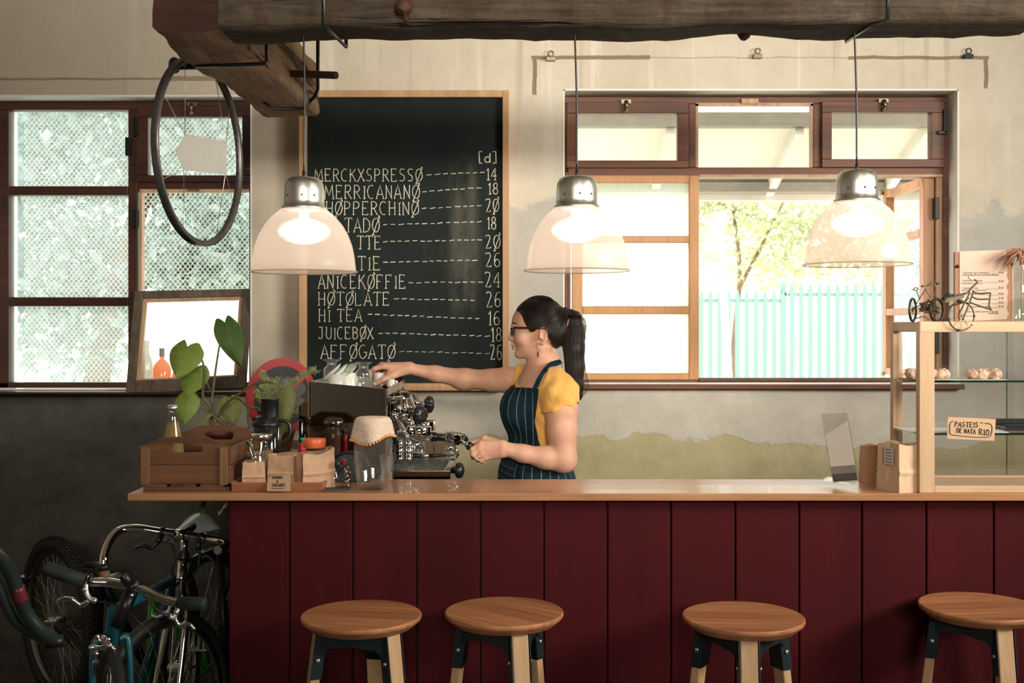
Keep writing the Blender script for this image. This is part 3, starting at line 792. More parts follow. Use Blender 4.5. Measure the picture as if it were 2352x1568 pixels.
# ================================================================ HAND LETTERING
def arc(cx, cy, rx, ry, a0, a1, n=8): return [(cx + rx * math.cos(math.radians(a0 + (a1 - a0) * i / n)), cy + ry * math.sin(math.radians(a0 + (a1 - a0) * i / n))) for i in range(n + 1)]
GL = {
 'A': [[(0, 0), (.3, 1), (.6, 0)], [(.08, .32), (.54, .32)], [(-.05, 0), (.08, 0)], [(.52, 0), (.68, 0)]],
 'B': [[(.05, 0), (.05, 1)], [(.05, 1)] + arc(.2, .77, .3, .23, 90, -90) + [(.05, .54)], [(.2, .54)] + arc(.2, .27, .36, .27, 90, -90) + [(.05, 0)]],
 'C': [arc(.32, .5, .32, .5, 55, 300, 12)],
 'D': [[(.05, 0), (.05, 1)], [(.05, 1), (.15, 1)] + arc(.15, .5, .42, .5, 90, -90, 10) + [(.05, 0)]],
 'E': [[(.05, 0), (.05, 1)], [(0, 1), (.5, 1), (.5, .9)], [(.05, .52), (.4, .52)], [(0, 0), (.52, 0), (.52, .12)]],
 'F': [[(.05, 0), (.05, 1)], [(0, 1), (.5, 1), (.5, .9)], [(.05, .52), (.38, .52)], [(-.04, 0), (.15, 0)]],
 'G': [arc(.32, .5, .32, .5, 55, 340, 13) + [(.62, .45), (.4, .45)]],
 'H': [[(.05, 0), (.05, 1)], [(.52, 0), (.52, 1)], [(.05, .5), (.52, .5)], [(-.03, 0), (.13, 0)], [(.44, 0), (.6, 0)], [(-.03, 1), (.13, 1)]],
 'I': [[(.15, 0), (.15, .82)], [(.05, .86), (.26, .9)], [(.06, 0), (.26, 0)]],
 'J': [[(.05, 1), (.5, 1)], [(.38, 1), (.38, .25)] + arc(.2, .2, .18, .2, 0, -160, 6)],
 'K': [[(.05, 0), (.05, 1)], [(.55, 1), (.05, .45)], [(.2, .6), (.58, 0)], [(-.03, 0), (.13, 0)], [(.5, 0), (.66, 0)]],
 'L': [[(.05, 1), (.05, 0), (.5, 0), (.5, .12)]],
 'M': [[(0, 0), (.08, 1), (.36, .2), (.64, 1), (.74, 0)], [(-.06, 0), (.08, 0)], [(.66, 0), (.82, 0)]],
 'N': [[(.05, 0), (.05, 1), (.52, 0), (.52, 1)], [(-.03, 0), (.13, 0)]],
 'O': [arc(.32, .5, .30, .5, 90, 450, 16)],
 'Q': [arc(.32, .5, .30, .5, 90, 450, 16), [(.02, -.22), (.66, 1.12)], [(.5, 1.05), (.6, 1.2)], [(.08, -.2), (.2, -.16)]],
 'P': [[(.05, 0), (.05, 1)], [(.05, 1)] + arc(.2, .74, .32, .26, 90, -90) + [(.05, .48)], [(-.04, 0), (.15, 0)]],
 'R': [[(.05, 0), (.05, 1)], [(.05, 1)] + arc(.2, .75, .3, .25, 90, -90) + [(.05, .5)], [(.22, .5), (.55, 0), (.62, 0)], [(-.04, 0), (.15, 0)]],
 'S': [[(.52, .95), (.2, 1), (.06, .78), (.2, .56), (.44, .44), (.52, .22), (.36, .02), (.04, .06)]],
 'T': [[(0, .9), (.02, 1), (.6, 1), (.62, .9)], [(.31, 1), (.31, 0)], [(.2, 0), (.42, 0)]],
 'U': [[(.05, 1), (.05, .3)] + arc(.3, .28, .25, .28, 180, 360, 8) + [(.55, 1)], [(-.02, 1), (.13, 1)]],
 'X': [[(.02, 1), (.58, 0)], [(.56, 1), (.02, 0)], [(-.05, 0), (.1, 0)], [(.5, 0), (.66, 0)]],
 '0': [arc(.28, .5, .26, .5, 90, 450, 16)],
 '1': [[(.05, .78), (.2, 1), (.2, 0)], [(.08, 0), (.34, 0)]],
 '2': [[(0, .9), (.06, 1), (.38, 1), (.44, .8), (.3, .45), (.06, .0), (.5, .02), (.5, .12)]],
 '4': [[(.42, 0), (.42, 1), (.02, .32), (.58, .32)], [(.32, 0), (.54, 0)]],
 '5': [[(.48, 1), (.1, 1), (.08, .58)] + arc(.24, .32, .26, .28, 100, -150, 8)],
 '6': [[(.5, .96), (.38, 1), (.16, .94), (.05, .6), (.05, .3)] + arc(.28, .28, .23, .28, 180, 520, 12)],
 '8': [arc(.27, .76, .2, .24, -90, 270, 12), arc(.27, .26, .25, .26, 90, 450, 12)],
 '[': [[(.3, 1.05), (.08, 1.05), (.08, -.05), (.3, -.05)]],
 ']': [[(.0, 1.05), (.22, 1.05), (.22, -.05), (.0, -.05)]],
 'd': [[(.4, .9), (.4, 0), (.46, .04)], arc(.22, .27, .19, .27, 0, 360, 12)],
 '&': [[(.55, .05), (.15, .7), (.2, .95), (.35, .95), (.38, .75), (.08, .35), (.1, .1), (.3, 0), (.52, .3)]],
 '*': [arc(.2, .72, .10, .12, 0, 360, 8), arc(.2, .72, .04, .05, 0, 360, 6)],
 '-': [[(.05, .5), (.4, .5)]],
 ' ': [],
}
ADV = {'M': .95, ' ': .42, 'I': .42, '1': .5, '[': .45, ']': .4, 'd': .62}
def strokes(text):
    out = []; x = 0
    for ch in text:
        for s in GL[ch]: out.append([(x + a, b) for a, b in s])
        x += ADV.get(ch, .78)
    return out, x - .14
def letter(mb, text, fn, r, rnd, mat=0, jit=.02):
    """fn maps (u along 0..1, v up 0..1) to a point"""
    st, w = strokes(text)
    for s in st:
        s2 = []
        for i in range(len(s) - 1):
            (a, b), (c, d) = s[i], s[i + 1]
            k = max(1, int(math.hypot(c - a, d - b) / .35))
            for j in range(k): s2.append((a + (c - a) * j / k, b + (d - b) * j / k))
        s2.append(s[-1])
        pts = [fn((a + rnd.uniform(-jit, jit)) / w, b + rnd.uniform(-jit, jit)) for a, b in s2]
        mb.tube(pts, [r * rnd.uniform(.75, 1.2) for _ in pts], 5, False, True, mat, False)

# ---------------------------------------------------------------- blackboard
BY = 4.955
M['chalk'] = plain('chalk', (.72, .70, .56), .95, 0, .25, 160)
def board_mat():
    t = NT('slate_blackboard')
    x, y, z = t.xyz()
    n = t.noise(3, 5, .6, t.scale((1, 1, .5))); n2 = t.noise(9, 5, .7, t.scale((1, 1, .25)))
    c = t.ramp(n, [(.3, (.006, .011, .011)), (.7, (.013, .020, .019))])
    # wiped smear where prices were rubbed out
    bx = t.step(t.math('ABSOLUTE', t.math('SUBTRACT', x, XA(1066, BY))), .085, .03)
    zz = t.math('MULTIPLY', t.step(z, ZA(745, BY), ZA(690, BY)), t.step(z, ZA(345, BY), ZA(400, BY)))
    sm = t.math('MULTIPLY', t.math('MULTIPLY', bx, zz), t.step(n2, .38, .68))
    c = t.mix(t.math('MULTIPLY', sm, .22), c, (.30, .29, .22))
    c = t.mix(t.math('MULTIPLY', t.step(n2, .55, .8), .06), c, (.35, .34, .28))
    t.set(Base_Color=c, Roughness=.75, Specular_IOR_Level=.25)
    return t.mat
cbd = thing('chalkboard', 'tall framed blackboard with a hand-chalked coffee price list', 'chalkboard', (XA(928, BY), 5.0, ZA(897, BY)))
MB().box(XA(690, BY), BY, ZA(890, BY), XA(1166, BY), 4.998, ZA(212, BY)).build('board', board_mat(), cbd)
m = MB()
for q in ((686, 207, 703, 897), (1154, 207, 1169, 897), (703, 207, 1154, 223), (703, 880, 1154, 897)): px_box(m, *q, BY - .03, 4.999)
m.build('frame', wood('pine_frame', (.42, .23, .11), (.62, .38, .20), 2, 6, .5, .15), cbd, bevel=.003)
rows = [('MERCKXSPRESSQ', 723, 970, 388, 416, 979, 1112, 401, 396, '14', 1117, 1142, 386, 413),
 ('MERRICANANQ', 746, 964, 425, 456, 970, 1116, 440, 430, '18', 1121, 1146, 420, 446),
 ('HQPPERCHINQ', 749, 962, 463, 493, 969, 1114, 479, 471, '2Q', 1116, 1146, 457, 486),
 ('TADQ', 792, 872, 501, 533, 880, 1112, 516, 509, '18', 1119, 1141, 498, 526),
 ('TTE', 820, 876, 542, 572, 880, 1108, 555, 551, '2Q', 1115, 1149, 540, 570),
 ('TIE', 822, 875, 589, 620, 880, 1108, 602, 597, '26', 1115, 1151, 581, 613),
 ('ANICEKQFFIE', 731, 933, 631, 662, 938, 1110, 649, 648, '24', 1114, 1150, 625, 659),
 ('HQTQLATE', 731, 896, 671, 701, 905, 1092, 686, 690, '26', 1117, 1152, 671, 705),
 ('HI TEA', 732, 832, 710, 738, 845, 1112, 722, 733, '16', 1121, 1150, 715, 746),
 ('JUICEBQX', 731, 858, 751, 778, 869, 1120, 765, 772, '18', 1128, 1154, 752, 784),
 ('AFFQGATQ', 737, 908, 792, 823, 917, 1124, 807, 812, '26', 1126, 1154, 792, 826)]
rnd = random.Random(4)
YT = BY - .0008
def board_fn(x0, x1, yt, yb): return lambda u, v: W(x0 + (x1 - x0) * u, yb + (yt - yb) * v, YT)
m = MB(); letter(m, '[d]', board_fn(1098, 1140, 349, 373), .0030, rnd); m.build('lettering', M['chalk'], cbd)
for (tx, x0, x1, yt, yb, d0, d1, dy0, dy1, pr, p0, p1, pt, pb) in rows:
    m = MB(); letter(m, tx, board_fn(x0, x1, yt, yb), .0020, rnd); m.build('item_lettering', M['chalk'], cbd)
    m = MB(); letter(m, pr, board_fn(p0, p1, pt, pb), .0023, rnd); m.build('price_lettering', M['chalk'], cbd)
    x = d0; m = MB()
    while x < d1 - 6:
        k = rnd.uniform(9, 13); y = dy0 + (dy1 - dy0) * (x - d0) / (d1 - d0)
        thin = .0013 if (tx[0] == 'A' and tx[1] == 'F') else .0021
        m.tube([W(x, y + rnd.uniform(-1, 1), YT), W(x + k, y - .5 + rnd.uniform(-1, 1), YT)], thin * rnd.uniform(.8, 1.2), 5, smooth=False)
        x += k + rnd.uniform(5, 8)
    m.build('dash_line', M['chalk'], cbd)

# ---------------------------------------------------------------- bar counter and worktop
CY0, CY1, CZ = 3.195, 3.497, 1.05
M['worktop'] = wood('oak_worktop', (.34, .160, .072), (.54, .275, .138), 0, 4, .28, .10, coat=.15, grain=10)
M['redboard'] = wood('dark_red_painted_boards', (.050, .0040, .0062), (.068, .0058, .0088), 2, 3, .62, .15, grain=6, spec=.12)
wt = MB().box(XA(292, CY0), CY0, CZ - .0215, 2.6, CY1, CZ)
wt = tag(wt.build('worktop', M['worktop'], None, bevel=.003), 'long oak bar top with serving items along its length', 'worktop')
bc = thing('bar_counter', 'dark red vertical-boarded bar front below the oak top', 'counter', (.9, 3.35, 0))
FYc = 3.25
lines = [525, 665, 810, 957, 1103, 1249, 1395, 1541, 1689, 1836, 1980, 2128, 2283, 2430, 2577, 2724]
m = MB()
for a, b in zip(lines[:-1], lines[1:]):
    m.box(XA(a, FYc) + .0022, FYc, .0, XA(b, FYc) - .0022, FYc + .02, CZ - .0215)
m.build('front_boards', M['redboard'], bc, bevel=.003)
xe = XA(2724, FYc); xs0 = XA(525, FYc)
MB().box(xs0 + .004, FYc + .019, 0, xe, FYc + .04, CZ - .0215).build('backing', plain('dark_backing', (.012, .004, .004), .8), bc)
MB().box(xs0 + .002, FYc + .04, 0, xs0 + .02, 3.49, CZ - .0215).build('end_panel', M['redboard'], bc)
# return counter along the left, carrying machine and plants
RZ = 1.02
rt = thing('side_counter', 'low brown side counter behind the bar holding the coffee machine', 'counter', (-.7, 4.2, 0))
MB().box(-1.10, CY1, RZ - .03, -.28, 4.99, RZ).build('top', wood('brown_board', (.16, .10, .06), (.26, .17, .10), 1, 5, .5, .1), rt, bevel=.002)
MB().box(-.60, CY1 + .02, 0, -.32, 4.99, RZ - .03).build('body', plain('dark_cupboard', (.02, .015, .013), .7), rt)

# ---------------------------------------------------------------- pendant lamps
def shade_mat():
    t = NT('ribbed_acrylic_shade')
    tr = t.new('ShaderNodeBsdfTransparent'); tr.inputs[0].default_value = (1, .96, .92, 1)
    tl = t.new('ShaderNodeBsdfTranslucent'); tl.inputs[0].default_value = (.95, .84, .76, 1)
    df = t.new('ShaderNodeBsdfDiffuse'); df.inputs[0].default_value = (.86, .72, .63, 1)
    gl = t.new('ShaderNodeBsdfGlossy'); gl.inputs['Roughness'].default_value = .12
    a = t.new('ShaderNodeMixShader'); a.inputs[0].default_value = .40; t.link(tl.outputs[0], a.inputs[1]); t.link(df.outputs[0], a.inputs[2])
    b = t.new('ShaderNodeMixShader'); b.inputs[0].default_value = .60; t.link(tr.outputs[0], b.inputs[1]); t.link(a.outputs[0], b.inputs[2])
    lw = t.new('ShaderNodeLayerWeight'); lw.inputs[0].default_value = .3
    c = t.new('ShaderNodeMixShader'); t.link(t.math('MULTIPLY_ADD', t.math('POWER', lw.outputs['Facing'], 2.5), .35, .05), c.inputs[0])
    t.link(b.outputs[0], c.inputs[1]); t.link(gl.outputs[0], c.inputs[2]); t.link(c.outputs[0], t.out.inputs[0])
    return t.mat
M['shade'] = shade_mat()
t = NT('glowing_globe')
lw = t.new('ShaderNodeLayerWeight'); lw.inputs[0].default_value = .5
t.set(Base_Color=(.9, .85, .8), Emission_Color=(1.0, .93, .84)); t.put(t.bsdf.inputs['Emission Strength'], t.math('MULTIPLY_ADD', t.math('POWER', t.math('SUBTRACT', 1.0, lw.outputs['Facing']), 1.6), 5.0, .2))
M['bulb'] = t.mat
LY = 3.12
lamp_lab = ['pendant lamp with ribbed clear dome hanging before the blackboard', 'pendant lamp with ribbed clear dome hanging above the woman', 'pendant lamp with ribbed clear dome hanging before the open casement']
for i, (px, top, rim_y, cordtop, cx0) in enumerate(((698, 407, 627, 80, 697), (1325, 401, 624, 60, 1319), (1968, 391, 610, 50, 1961))):
    x = XA(px, LY); zr = ZA(rim_y - 3, LY); s = LY / F_PX
    L = thing('pendant_lamp', lamp_lab[i], 'pendant lamp', (x, LY, zr), 'pendant lamps over the bar')
    h = lambda y: zr + (627 - 3 - y) * s       # heights measured on the first lamp
    R = lambda p: p * s
    # ribbed dome
    prof = [(124, 623), (121, 626), (119, 622), (117.5, 612), (115, 590), (110, 565), (101, 540), (88, 517), (72, 498), (58, 486), (52, 480)]
    m = MB(); seg = 180; vs = []; fs = []
    for (r, y) in prof:
        for k in range(seg):
            rr_ = R(r) * (1 + (.004 if k % 2 else 0) * (1 if r < 118 else .3)); a = 2 * PI * k / seg
            vs.append((x + rr_ * math.cos(a), LY + rr_ * math.sin(a), h(y)))
    for q in range(len(prof) - 1):
        for k in range(seg): fs.append((q * seg + k, q * seg + (k + 1) % seg, (q + 1) * seg + (k + 1) % seg, (q + 1) * seg + k))
    m.add(vs, fs, 0, True); m.build('lamp_shade', M['shade'], L)
    # spun aluminium housing
    prof = [(50, 484), (53, 481), (52, 476), (47.5, 473), (47, 462), (47, 440), (45, 424), (40, 414), (30, 408.5), (16, 407), (7, 406.5), (0, 406.5)]
    ho_ = MB().lathe([(R(r), h(y)) for r, y in prof], (x, LY, 0), 48).build('housing', M['alu'], L)
    m = MB()
    for a in (-130, -85, -50, 60, 150):
        q = math.radians(a); m.ball((x + R(47.3) * math.cos(q), LY + R(47.3) * math.sin(q), h(452)), .003, 8, 6)
    m.build('rivets', M['beam_end'], ho_)
    m = MB().lathe([(R(40), h(478)), (R(40), h(484)), (R(20), h(486)), (0, h(486))], (x, LY, 0), 32); m.build('reflector', M['white'], L)
    m = MB().lathe([(R(11), h(488)), (R(12), h(500)), (R(32), h(506)), (R(52), h(516)), (R(61), h(529)), (R(58), h(542)), (R(42), h(553)), (R(22), h(559)), (0, h(561))], (x, LY, 0), 32); m.build('bulb', M['bulb'], L)
    m = MB().lathe([(R(4), h(407)), (R(4), h(394)), (R(3), h(393)), (0, h(393))], (x, LY, 0), 12); m.build('cord_grip', M['black'], L)
    ct = Vector((XA(cx0, LY), LY, ZA(cordtop, LY) + .02)); cb_ = Vector((x, LY, h(398)))
    mid = ct.lerp(cb_, .5) + Vector((.003, 0, 0))
    MB().tube(smooth_path([ct, mid, cb_], 8), .0028, 8).build('cord', M['black'], L)
    light('lamp_glow_%d' % i, 'POINT', (x, LY, h(585)), .55, (1.0, .88, .72), size=.04)

# ---------------------------------------------------------------- bar stools
M['seat'] = wood('oiled_wood_seat', (.20, .072, .030), (.54, .240, .108), 0, 6, .42, .12, grain=8)
M['leg'] = wood('pale_wood_leg', (.42, .25, .13), (.58, .38, .22), 2, 6, .5, .1)
def make_stool(loc, label):
    x, y = loc; z = .76; r = .161
    st = thing('bar_stool', label, 'stool', (x, y, 0), 'stools along the red bar')
    prof = [(0, z - .030), (r - .024, z - .030), (r - .0225, z - .0298), (r - .0215, z - .029), (r - .004, z - .0145), (r - .0015, z - .012), (r - .0005, z - .010), (r, z - .0085), (r, z - .0035), (r - .0006, z - .0018), (r - .0020, z - .0004), (r - .0032, z), (r - .005, z), (0, z)]
    MB().lathe(prof, (x, y, 0), 72).build('seat', M['seat'], st)
    tops = []
    for k in range(3):
        a = math.radians(90 + 120 * k); d = Vector((math.cos(a), math.sin(a), 0)); t = Vector((-math.sin(a), math.cos(a), 0))
        p0 = Vector((x, y, z - .030)) + d * .112; p1 = Vector((x, y, 0)) + d * .205
        tops.append((p0, d, t, p1))
        w, h = .046, .026
        q = lambda p: [p - t * w / 2 - d * h / 2, p + t * w / 2 - d * h / 2, p + t * w / 2 + d * h / 2, p - t * w / 2 + d * h / 2]
        MB().hexa(q(p1), q(p0)).build('leg', M['leg'], st, bevel=.004)
    # folded steel bracket: plates between the legs with a tongue down the inside of each
    m = MB()
    for k in range(3):
        p0, d0, t0, f0 = tops[k]; p1, d1, t1, f1 = tops[(k + 1) % 3]
        a = p0 + t0 * .026; b = p1 - t1 * .026; up = Vector((0, 0, -.060))
        n = ((d0 + d1) / 2).normalized() * .003
        m.prism([a, b, b + up, b.lerp(a, .12) + up * .72, b.lerp(a, .5) + up * .62, a.lerp(b, .12) + up * .72, a + up], n)
        for (p, d, t, f, s) in ((p0, d0, t0, f0, 1), (p1, d1, t1, f1, -1)):
            dn = (f - p).normalized() * .125
            u = p + t * .0245 * s
            m.prism([u - d * .016, u + d * .014, u + d * .014 + dn, u - d * .016 + dn], t * .003 * s)
            u2 = p - d * .0145
            m.prism([u2 - t * .024, u2 + t * .024, u2 + t * .024 + dn, u2 - t * .024 + dn], -d * .003)
    m.build('bracket', M['darksteel'], st)
    m = MB()
    for (p, d, t, f) in tops:
        for s in (1, -1):
            c = p + (f - p).normalized() * .075 + t * .0285 * s
            m.lathe([(0, 0), (.006, 0), (.006, .003), (.003, .004), (0, .0035)], c - t * 0, 10, axis=t * s)
    m.build('bolt', M['steel'], st)
    m = MB()
    for k in range(3):
        a = tops[k][0].lerp(tops[k][3], .62); b = tops[(k + 1) % 3][0].lerp(tops[(k + 1) % 3][3], .62)
        m.tube([a, b], .009, 8)
    m.build('footrest', M['darksteel'], st)
    return st
spots = [((XA(830, 2.975), 2.975), 80, 'round wooden bar stool under the hanging lamp nearest the blackboard edge, first from the bicycles'),
         ((XA(1158, 3.01), 3.01), 50, 'round wooden bar stool with a faint red cross on its bracket, second from the bicycles'),
         ((XA(1707, 2.96), 2.96), 265, 'round wooden bar stool standing alone between the stool pair and the display case'),
         ((XA(2250, 3.07), 3.07), 277, 'round wooden bar stool below the glass display case')]
proto = make_stool(spots[0][0], spots[0][2]); proto.rotation_euler.z = math.radians(80 - 90)
for (xy, a, lb) in spots[1:]:
    s = dup(proto, (xy[0], xy[1], 0), math.radians(a - 90), lb)

# ---------------------------------------------------------------- glass display case on the bar
M['casewood'] = wood('pale_oak_case', (.50, .32, .19), (.66, .46, .29), 2, 5, .5, .1)
M['casewood_x'] = wood('pale_oak_rail', (.50, .32, .19), (.66, .46, .29), 0, 5, .5, .1)
M['shelfglass'] = glass('shelf_glass', (.97, 1, .985), .05, .5)
M['greenedge'] = glass('green_glass_edge', (.10, .45, .33), .12, .2)
DY0, DY1 = 3.205, 3.455; dx0, dx1 = XA(2112, DY0), 2.45; dz1 = 1.545; pw = .044
dc = thing('display_case', 'glass pastry display case with pale oak frame on the bar', 'display case', ((dx0 + dx1) / 2, 3.33, CZ))
m = MB()
for (px_, py_) in ((dx0, DY0), (dx0, DY1 - .026), (dx1 - pw, DY0), (dx1 - pw, DY1 - .026)): MB().box(px_, py_, CZ, px_ + (pw if py_ == DY0 else .03), py_ + (.03 if py_ == DY0 else .026), dz1 - .001).build('post', M['casewood'], dc, bevel=.002)
for y in (DY0 - .001, DY1 - .025):
    MB().box(dx0 + .001, y, dz1 - .031, dx1, y + .028, dz1).build('rail', M['casewood_x'], dc, bevel=.002)
    MB().box(dx0 + pw, y + .002, CZ, dx1 - pw, y + .026, CZ + .02).build('rail', M['casewood_x'], dc, bevel=.002)
for x in (dx0 + .001, dx1 - .03): MB().box(x, DY0 + .028, dz1 - .030, x + .028, DY1 - .025, dz1 - .001).build('rail', M['casewood'], dc, bevel=.002)
for x in (dx0 + .001, dx1 - .03): MB().box(x, DY0 + .029, CZ, x + .028, DY1 - .025, CZ + .018).build('rail', M['casewood'], dc, bevel=.002)
MB().box(dx0 + .03, DY0 + .028, CZ + .001, dx1 - .03, DY1 - .025, CZ + .014).build('base_board', M['casewood_x'], dc)
MB().box(dx0 + pw, DY0 + .012, CZ + .02, dx1 - pw, DY0 + .016, dz1 - .03).build('front_pane', M['glass'], dc)
MB().box(dx0 + .010, DY0 + .03, CZ + .02, dx0 + .014, DY1 - .026, dz1 - .03).build('side_pane', M['glass'], dc)
xm = XA(2310, DY1)
MB().box(dx0 + .03, DY1 - .016, CZ + .02, xm + .02, DY1 - .012, dz1 - .03).build('sliding_pane', M['glass'], dc)
MB().box(xm, DY1 - .009, CZ + .02, dx1 - .03, DY1 - .005, dz1 - .03).build('sliding_pane', M['glass'], dc)
MB().box(xm - .0006, DY1 - .010, CZ + .02, xm + .0006, DY1 - .004, dz1 - .03).build('pane_edges', M['greenedge'], dc)
shz = []
for py_ in (875, 996):
    z = ZA(py_, DY0 + .03); shz.append(z)
    s = MB().box(dx0 + .016, DY0 + .034, z - .004, dx1 - .03, DY1 - .03, z + .002).build('glass_shelf', M['shelfglass'], dc)
    MB().box(dx0 + .016, DY0 + .031, z - .004, dx1 - .03, DY0 + .034, z + .002).box(dx0 + .0155, DY0 + .034, z - .004, dx0 + .0165, DY1 - .03, z + .002).build('polished_edge', M['greenedge'], s)
# pastries
M['bread'] = plain('floury_pastry', (.74, .52, .40), .8, 0, .35, 50, .5, 60)
def pastry(cx, cy, z, L, seed, label, rz=0):
    rnd = random.Random(seed); m = MB()
    for k in range(4):
        u = (k - 1.5) / 4
        m.ball((cx + u * L * math.cos(rz), cy + u * L * math.sin(rz) + rnd.uniform(-.006, .006), z + .012 + rnd.uniform(0, .004)), (L * .22, .022, .012 + .006 * rnd.random()), 16, 10, 0, Euler((0, rnd.uniform(-.3, .3), rnd.uniform(-.5, .5))).to_matrix())
    o = m.build('pastry', M['bread'], None)
    md = o.modifiers.new('r', 'REMESH'); md.mode = 'VOXEL'; md.voxel_size = .003; md.use_smooth_shade = True
    t = bpy.data.textures.new('p%d' % seed, 'CLOUDS'); t.noise_scale = .009
    d = o.modifiers.new('d', 'DISPLACE'); d.texture = t; d.strength = .011; d.mid_level = .5
    tag(o, label, 'pastry', 'pastries on the top glass shelf')
pz_ = shz[0] + .0035
pp = tag(MB().box(XA(2100, 3.3), 3.26, shz[0] + .002, XA(2300, 3.3), 3.40, shz[0] + .0032).build('baking_paper', plain('baking_paper', (.75, .70, .62), .8), None), 'sheet of baking paper under the pastries on the top shelf', 'paper')
pastry(XA(2100, 3.31), 3.31, pz_, .045, 1, 'small floury pastry half behind the oak post on the top shelf')
pastry(XA(2148, 3.30), 3.30, pz_, .075, 2, 'long floury pastry next to the oak post on the top shelf', -.1)
pastry(XA(2258, 3.30), 3.30, pz_, .085, 3, 'floury pastry on the end of the paper on the top shelf', -.1)
tag(MB().box(XA(2080, 3.3), 3.25, shz[1] + .002, XA(2300, 3.3), 3.41, shz[1] + .0035).build('serving_paper', plain('white_serving_paper', (.82, .78, .72), .7), None), 'white paper sheet lying on the lower glass shelf', 'paper')
m = MB().box(XA(2290, 3.36), 3.30, shz[1] + .0035, 2.3, 3.42, shz[1] + .012)
m.box(XA(2290, 3.36), 3.415, shz[1] + .012, 2.3, 3.42, shz[1] + .03).box(XA(2290, 3.36), 3.30, shz[1] + .012, 2.3, 3.305, shz[1] + .022)
tag(m.build('baking_tray', M['black'], None, bevel=.002), 'black baking tray on the lower glass shelf behind the price card', 'tray')
# price card tied to the lower shelf edge
cy = DY0 + .004
m = MB().prism([W(2177, 957, cy), W(2287, 962, cy), W(2283, 1012, cy), W(2175, 1007, cy)], (0, -.0015, 0))
pc = thing('price_card', 'kraft card reading PASTEIS DE NATA R10 on the display case', 'sign', W(2230, 1010, cy))
m.build('card', plain('kraft_card', (.58, .38, .23), .8, 0, .06, 10), pc)
M['ink'] = plain('black_marker', (.012, .014, .02), .6)
yk = cy - .0022
def card_fn(a, b, c, d): # four corner pixels: top-left, top-right, bottom-left
    A, B, C = W(*a, yk), W(*b, yk), W(*c, yk)
    return lambda u, v: C + (B - A) * u + (A - C) * v
m = MB(); letter(m, 'PASTEIS', card_fn((2194, 968), (2248, 970), (2193, 979), None), .0011, rnd, jit=.01)
letter(m, 'DE NATA', card_fn((2198, 983), (2242, 986), (2197, 993), None), .0010, rnd, jit=.01)
letter(m, 'R10', card_fn((2249, 984), (2273, 987), (2249, 997), None), .0011, rnd, jit=.01)
m.build('lettering', M['ink'], pc)
m = MB().tube([W(*p, yk) for p in ((2190, 967), (2185, 968), (2182, 973), (2181, 990), (2183, 997), (2190, 999), (2240, 1004), (2268, 1004), (2275, 1001), (2278, 993), (2279, 980), (2276, 974), (2268, 972), (2262, 972))], .0011, 5)
m.tube([W(2252, 970.5, yk), W(2258, 971, yk)], .0011, 5); m.build('drawn_border', M['ink'], pc)

# menu plate, bottle and grass plume on the case
YMn = 3.40
mp = thing('menu_board', 'brown wooden menu board with torn printed sheet atop the display case', 'menu', W(2258, 737, YMn))
p = [(2193, 579), (2326, 574), (2326, 738.5), (2193, 738.5)]
MB().prism([W(x, y, YMn) for x, y in p], (0, .012, 0)).build('plate', wood('reddish_plywood', (.30, .13, .07), (.42, .20, .11), 2, 5, .5), mp, bevel=.001)
MB().box(XA(2324, YMn), YMn - .001, dz1, XA(2328, YMn), YMn + .014, ZA(574, YMn)).build('edge', M['casewood'], mp)
tr = [(2204, 577)] + [(2312, 574)] + [(2312 + (3 if k % 2 else -1) + (k % 3), 574 + 10 + k * 12.4) for k in range(13)] + [(2204, 738)]
MB().prism([W(x, y, YMn - .001) for x, y in tr], (0, -.0006, 0)).build('paper_sheet', plain('pinkish_menu_paper', (.62, .45, .36), .8, 0, .04), mp)
def font_text(body, px, py, hpx, Y, name, parent, mat, xw=None, align='LEFT'):
    c = bpy.data.curves.new(name, 'FONT'); c.body = body; c.size = hpx / F_PX * Y; c.align_x = align
    c.space_character = 1.0
    tmp = bpy.data.objects.new(name, c); COL.objects.link(tmp)
    me = bpy.data.meshes.new_from_object(tmp.evaluated_get(bpy.context.evaluated_depsgraph_get()))
    bpy.data.objects.remove(tmp)
    o = bpy.data.objects.new(name, me); COL.objects.link(o)
    w_ = max((v.co.x for v in me.vertices), default=1)
    sx = (xw / F_PX * Y / w_) if xw else 1
    R_ = Matrix.Rotation(PI / 2, 4, 'X'); p = W(px, py, Y)
    me.transform(Matrix.Translation(p) @ R_ @ Matrix.Diagonal((sx, 1, 1, 1)))
    me.materials.clear(); me.materials.append(mat)
    adopt(o, parent)
    return o
YI = YMn - .0022
for (tx, x, y, w, pr) in (('* assorted rqpt sandwiches', 2210, 628, 62, 'R44'), ('(chicken&avo/roast beef/bacon&avo)', 2210, 633, 84, None), ('* assorted croissants', 2209, 646, 48, 'R18'), ('(chocolate/cheese/ham)', 2209, 652, 48, None),
                          ('* pasteis de nata', 2209, 663, 38, 'R10'), ('(portuguese custard tart)', 2209, 668, 57, None), ('* carrot cake', 2212, 677, 50, 'R20'), ('', 0, 0, 0, 'R18'), ('', 0, 0, 0, 'R25'), ('assorted muffins', 2228, 706, 48, 'R18'), ('please ask about options of the day', 2218, 717, 75, None), ('available', 2270, 721, 24, None)):
    if tx: font_text(tx, x, y, 6, YI, 'printed_line', mp, M['ink'], w)
for y, x0 in ((628, 2278), (648, 2262), (663, 2265), (677, 2264), (687, 2240), (697, 2254), (706, 2275)):
    pr = {628: 'R44', 648: 'R18', 663: 'R10', 677: 'R20', 687: 'R18', 697: 'R25', 706: 'R18'}[y]
    font_text(pr, 2294, y, 7, YI, 'printed_price', mp, M['ink'], 11)
    MB().box(XA(x0, YI), YI - .0003, ZA(y, YI) - .0007, XA(2293, YI), YI, ZA(y, YI)).build('ruled_line', M['ink'], mp)
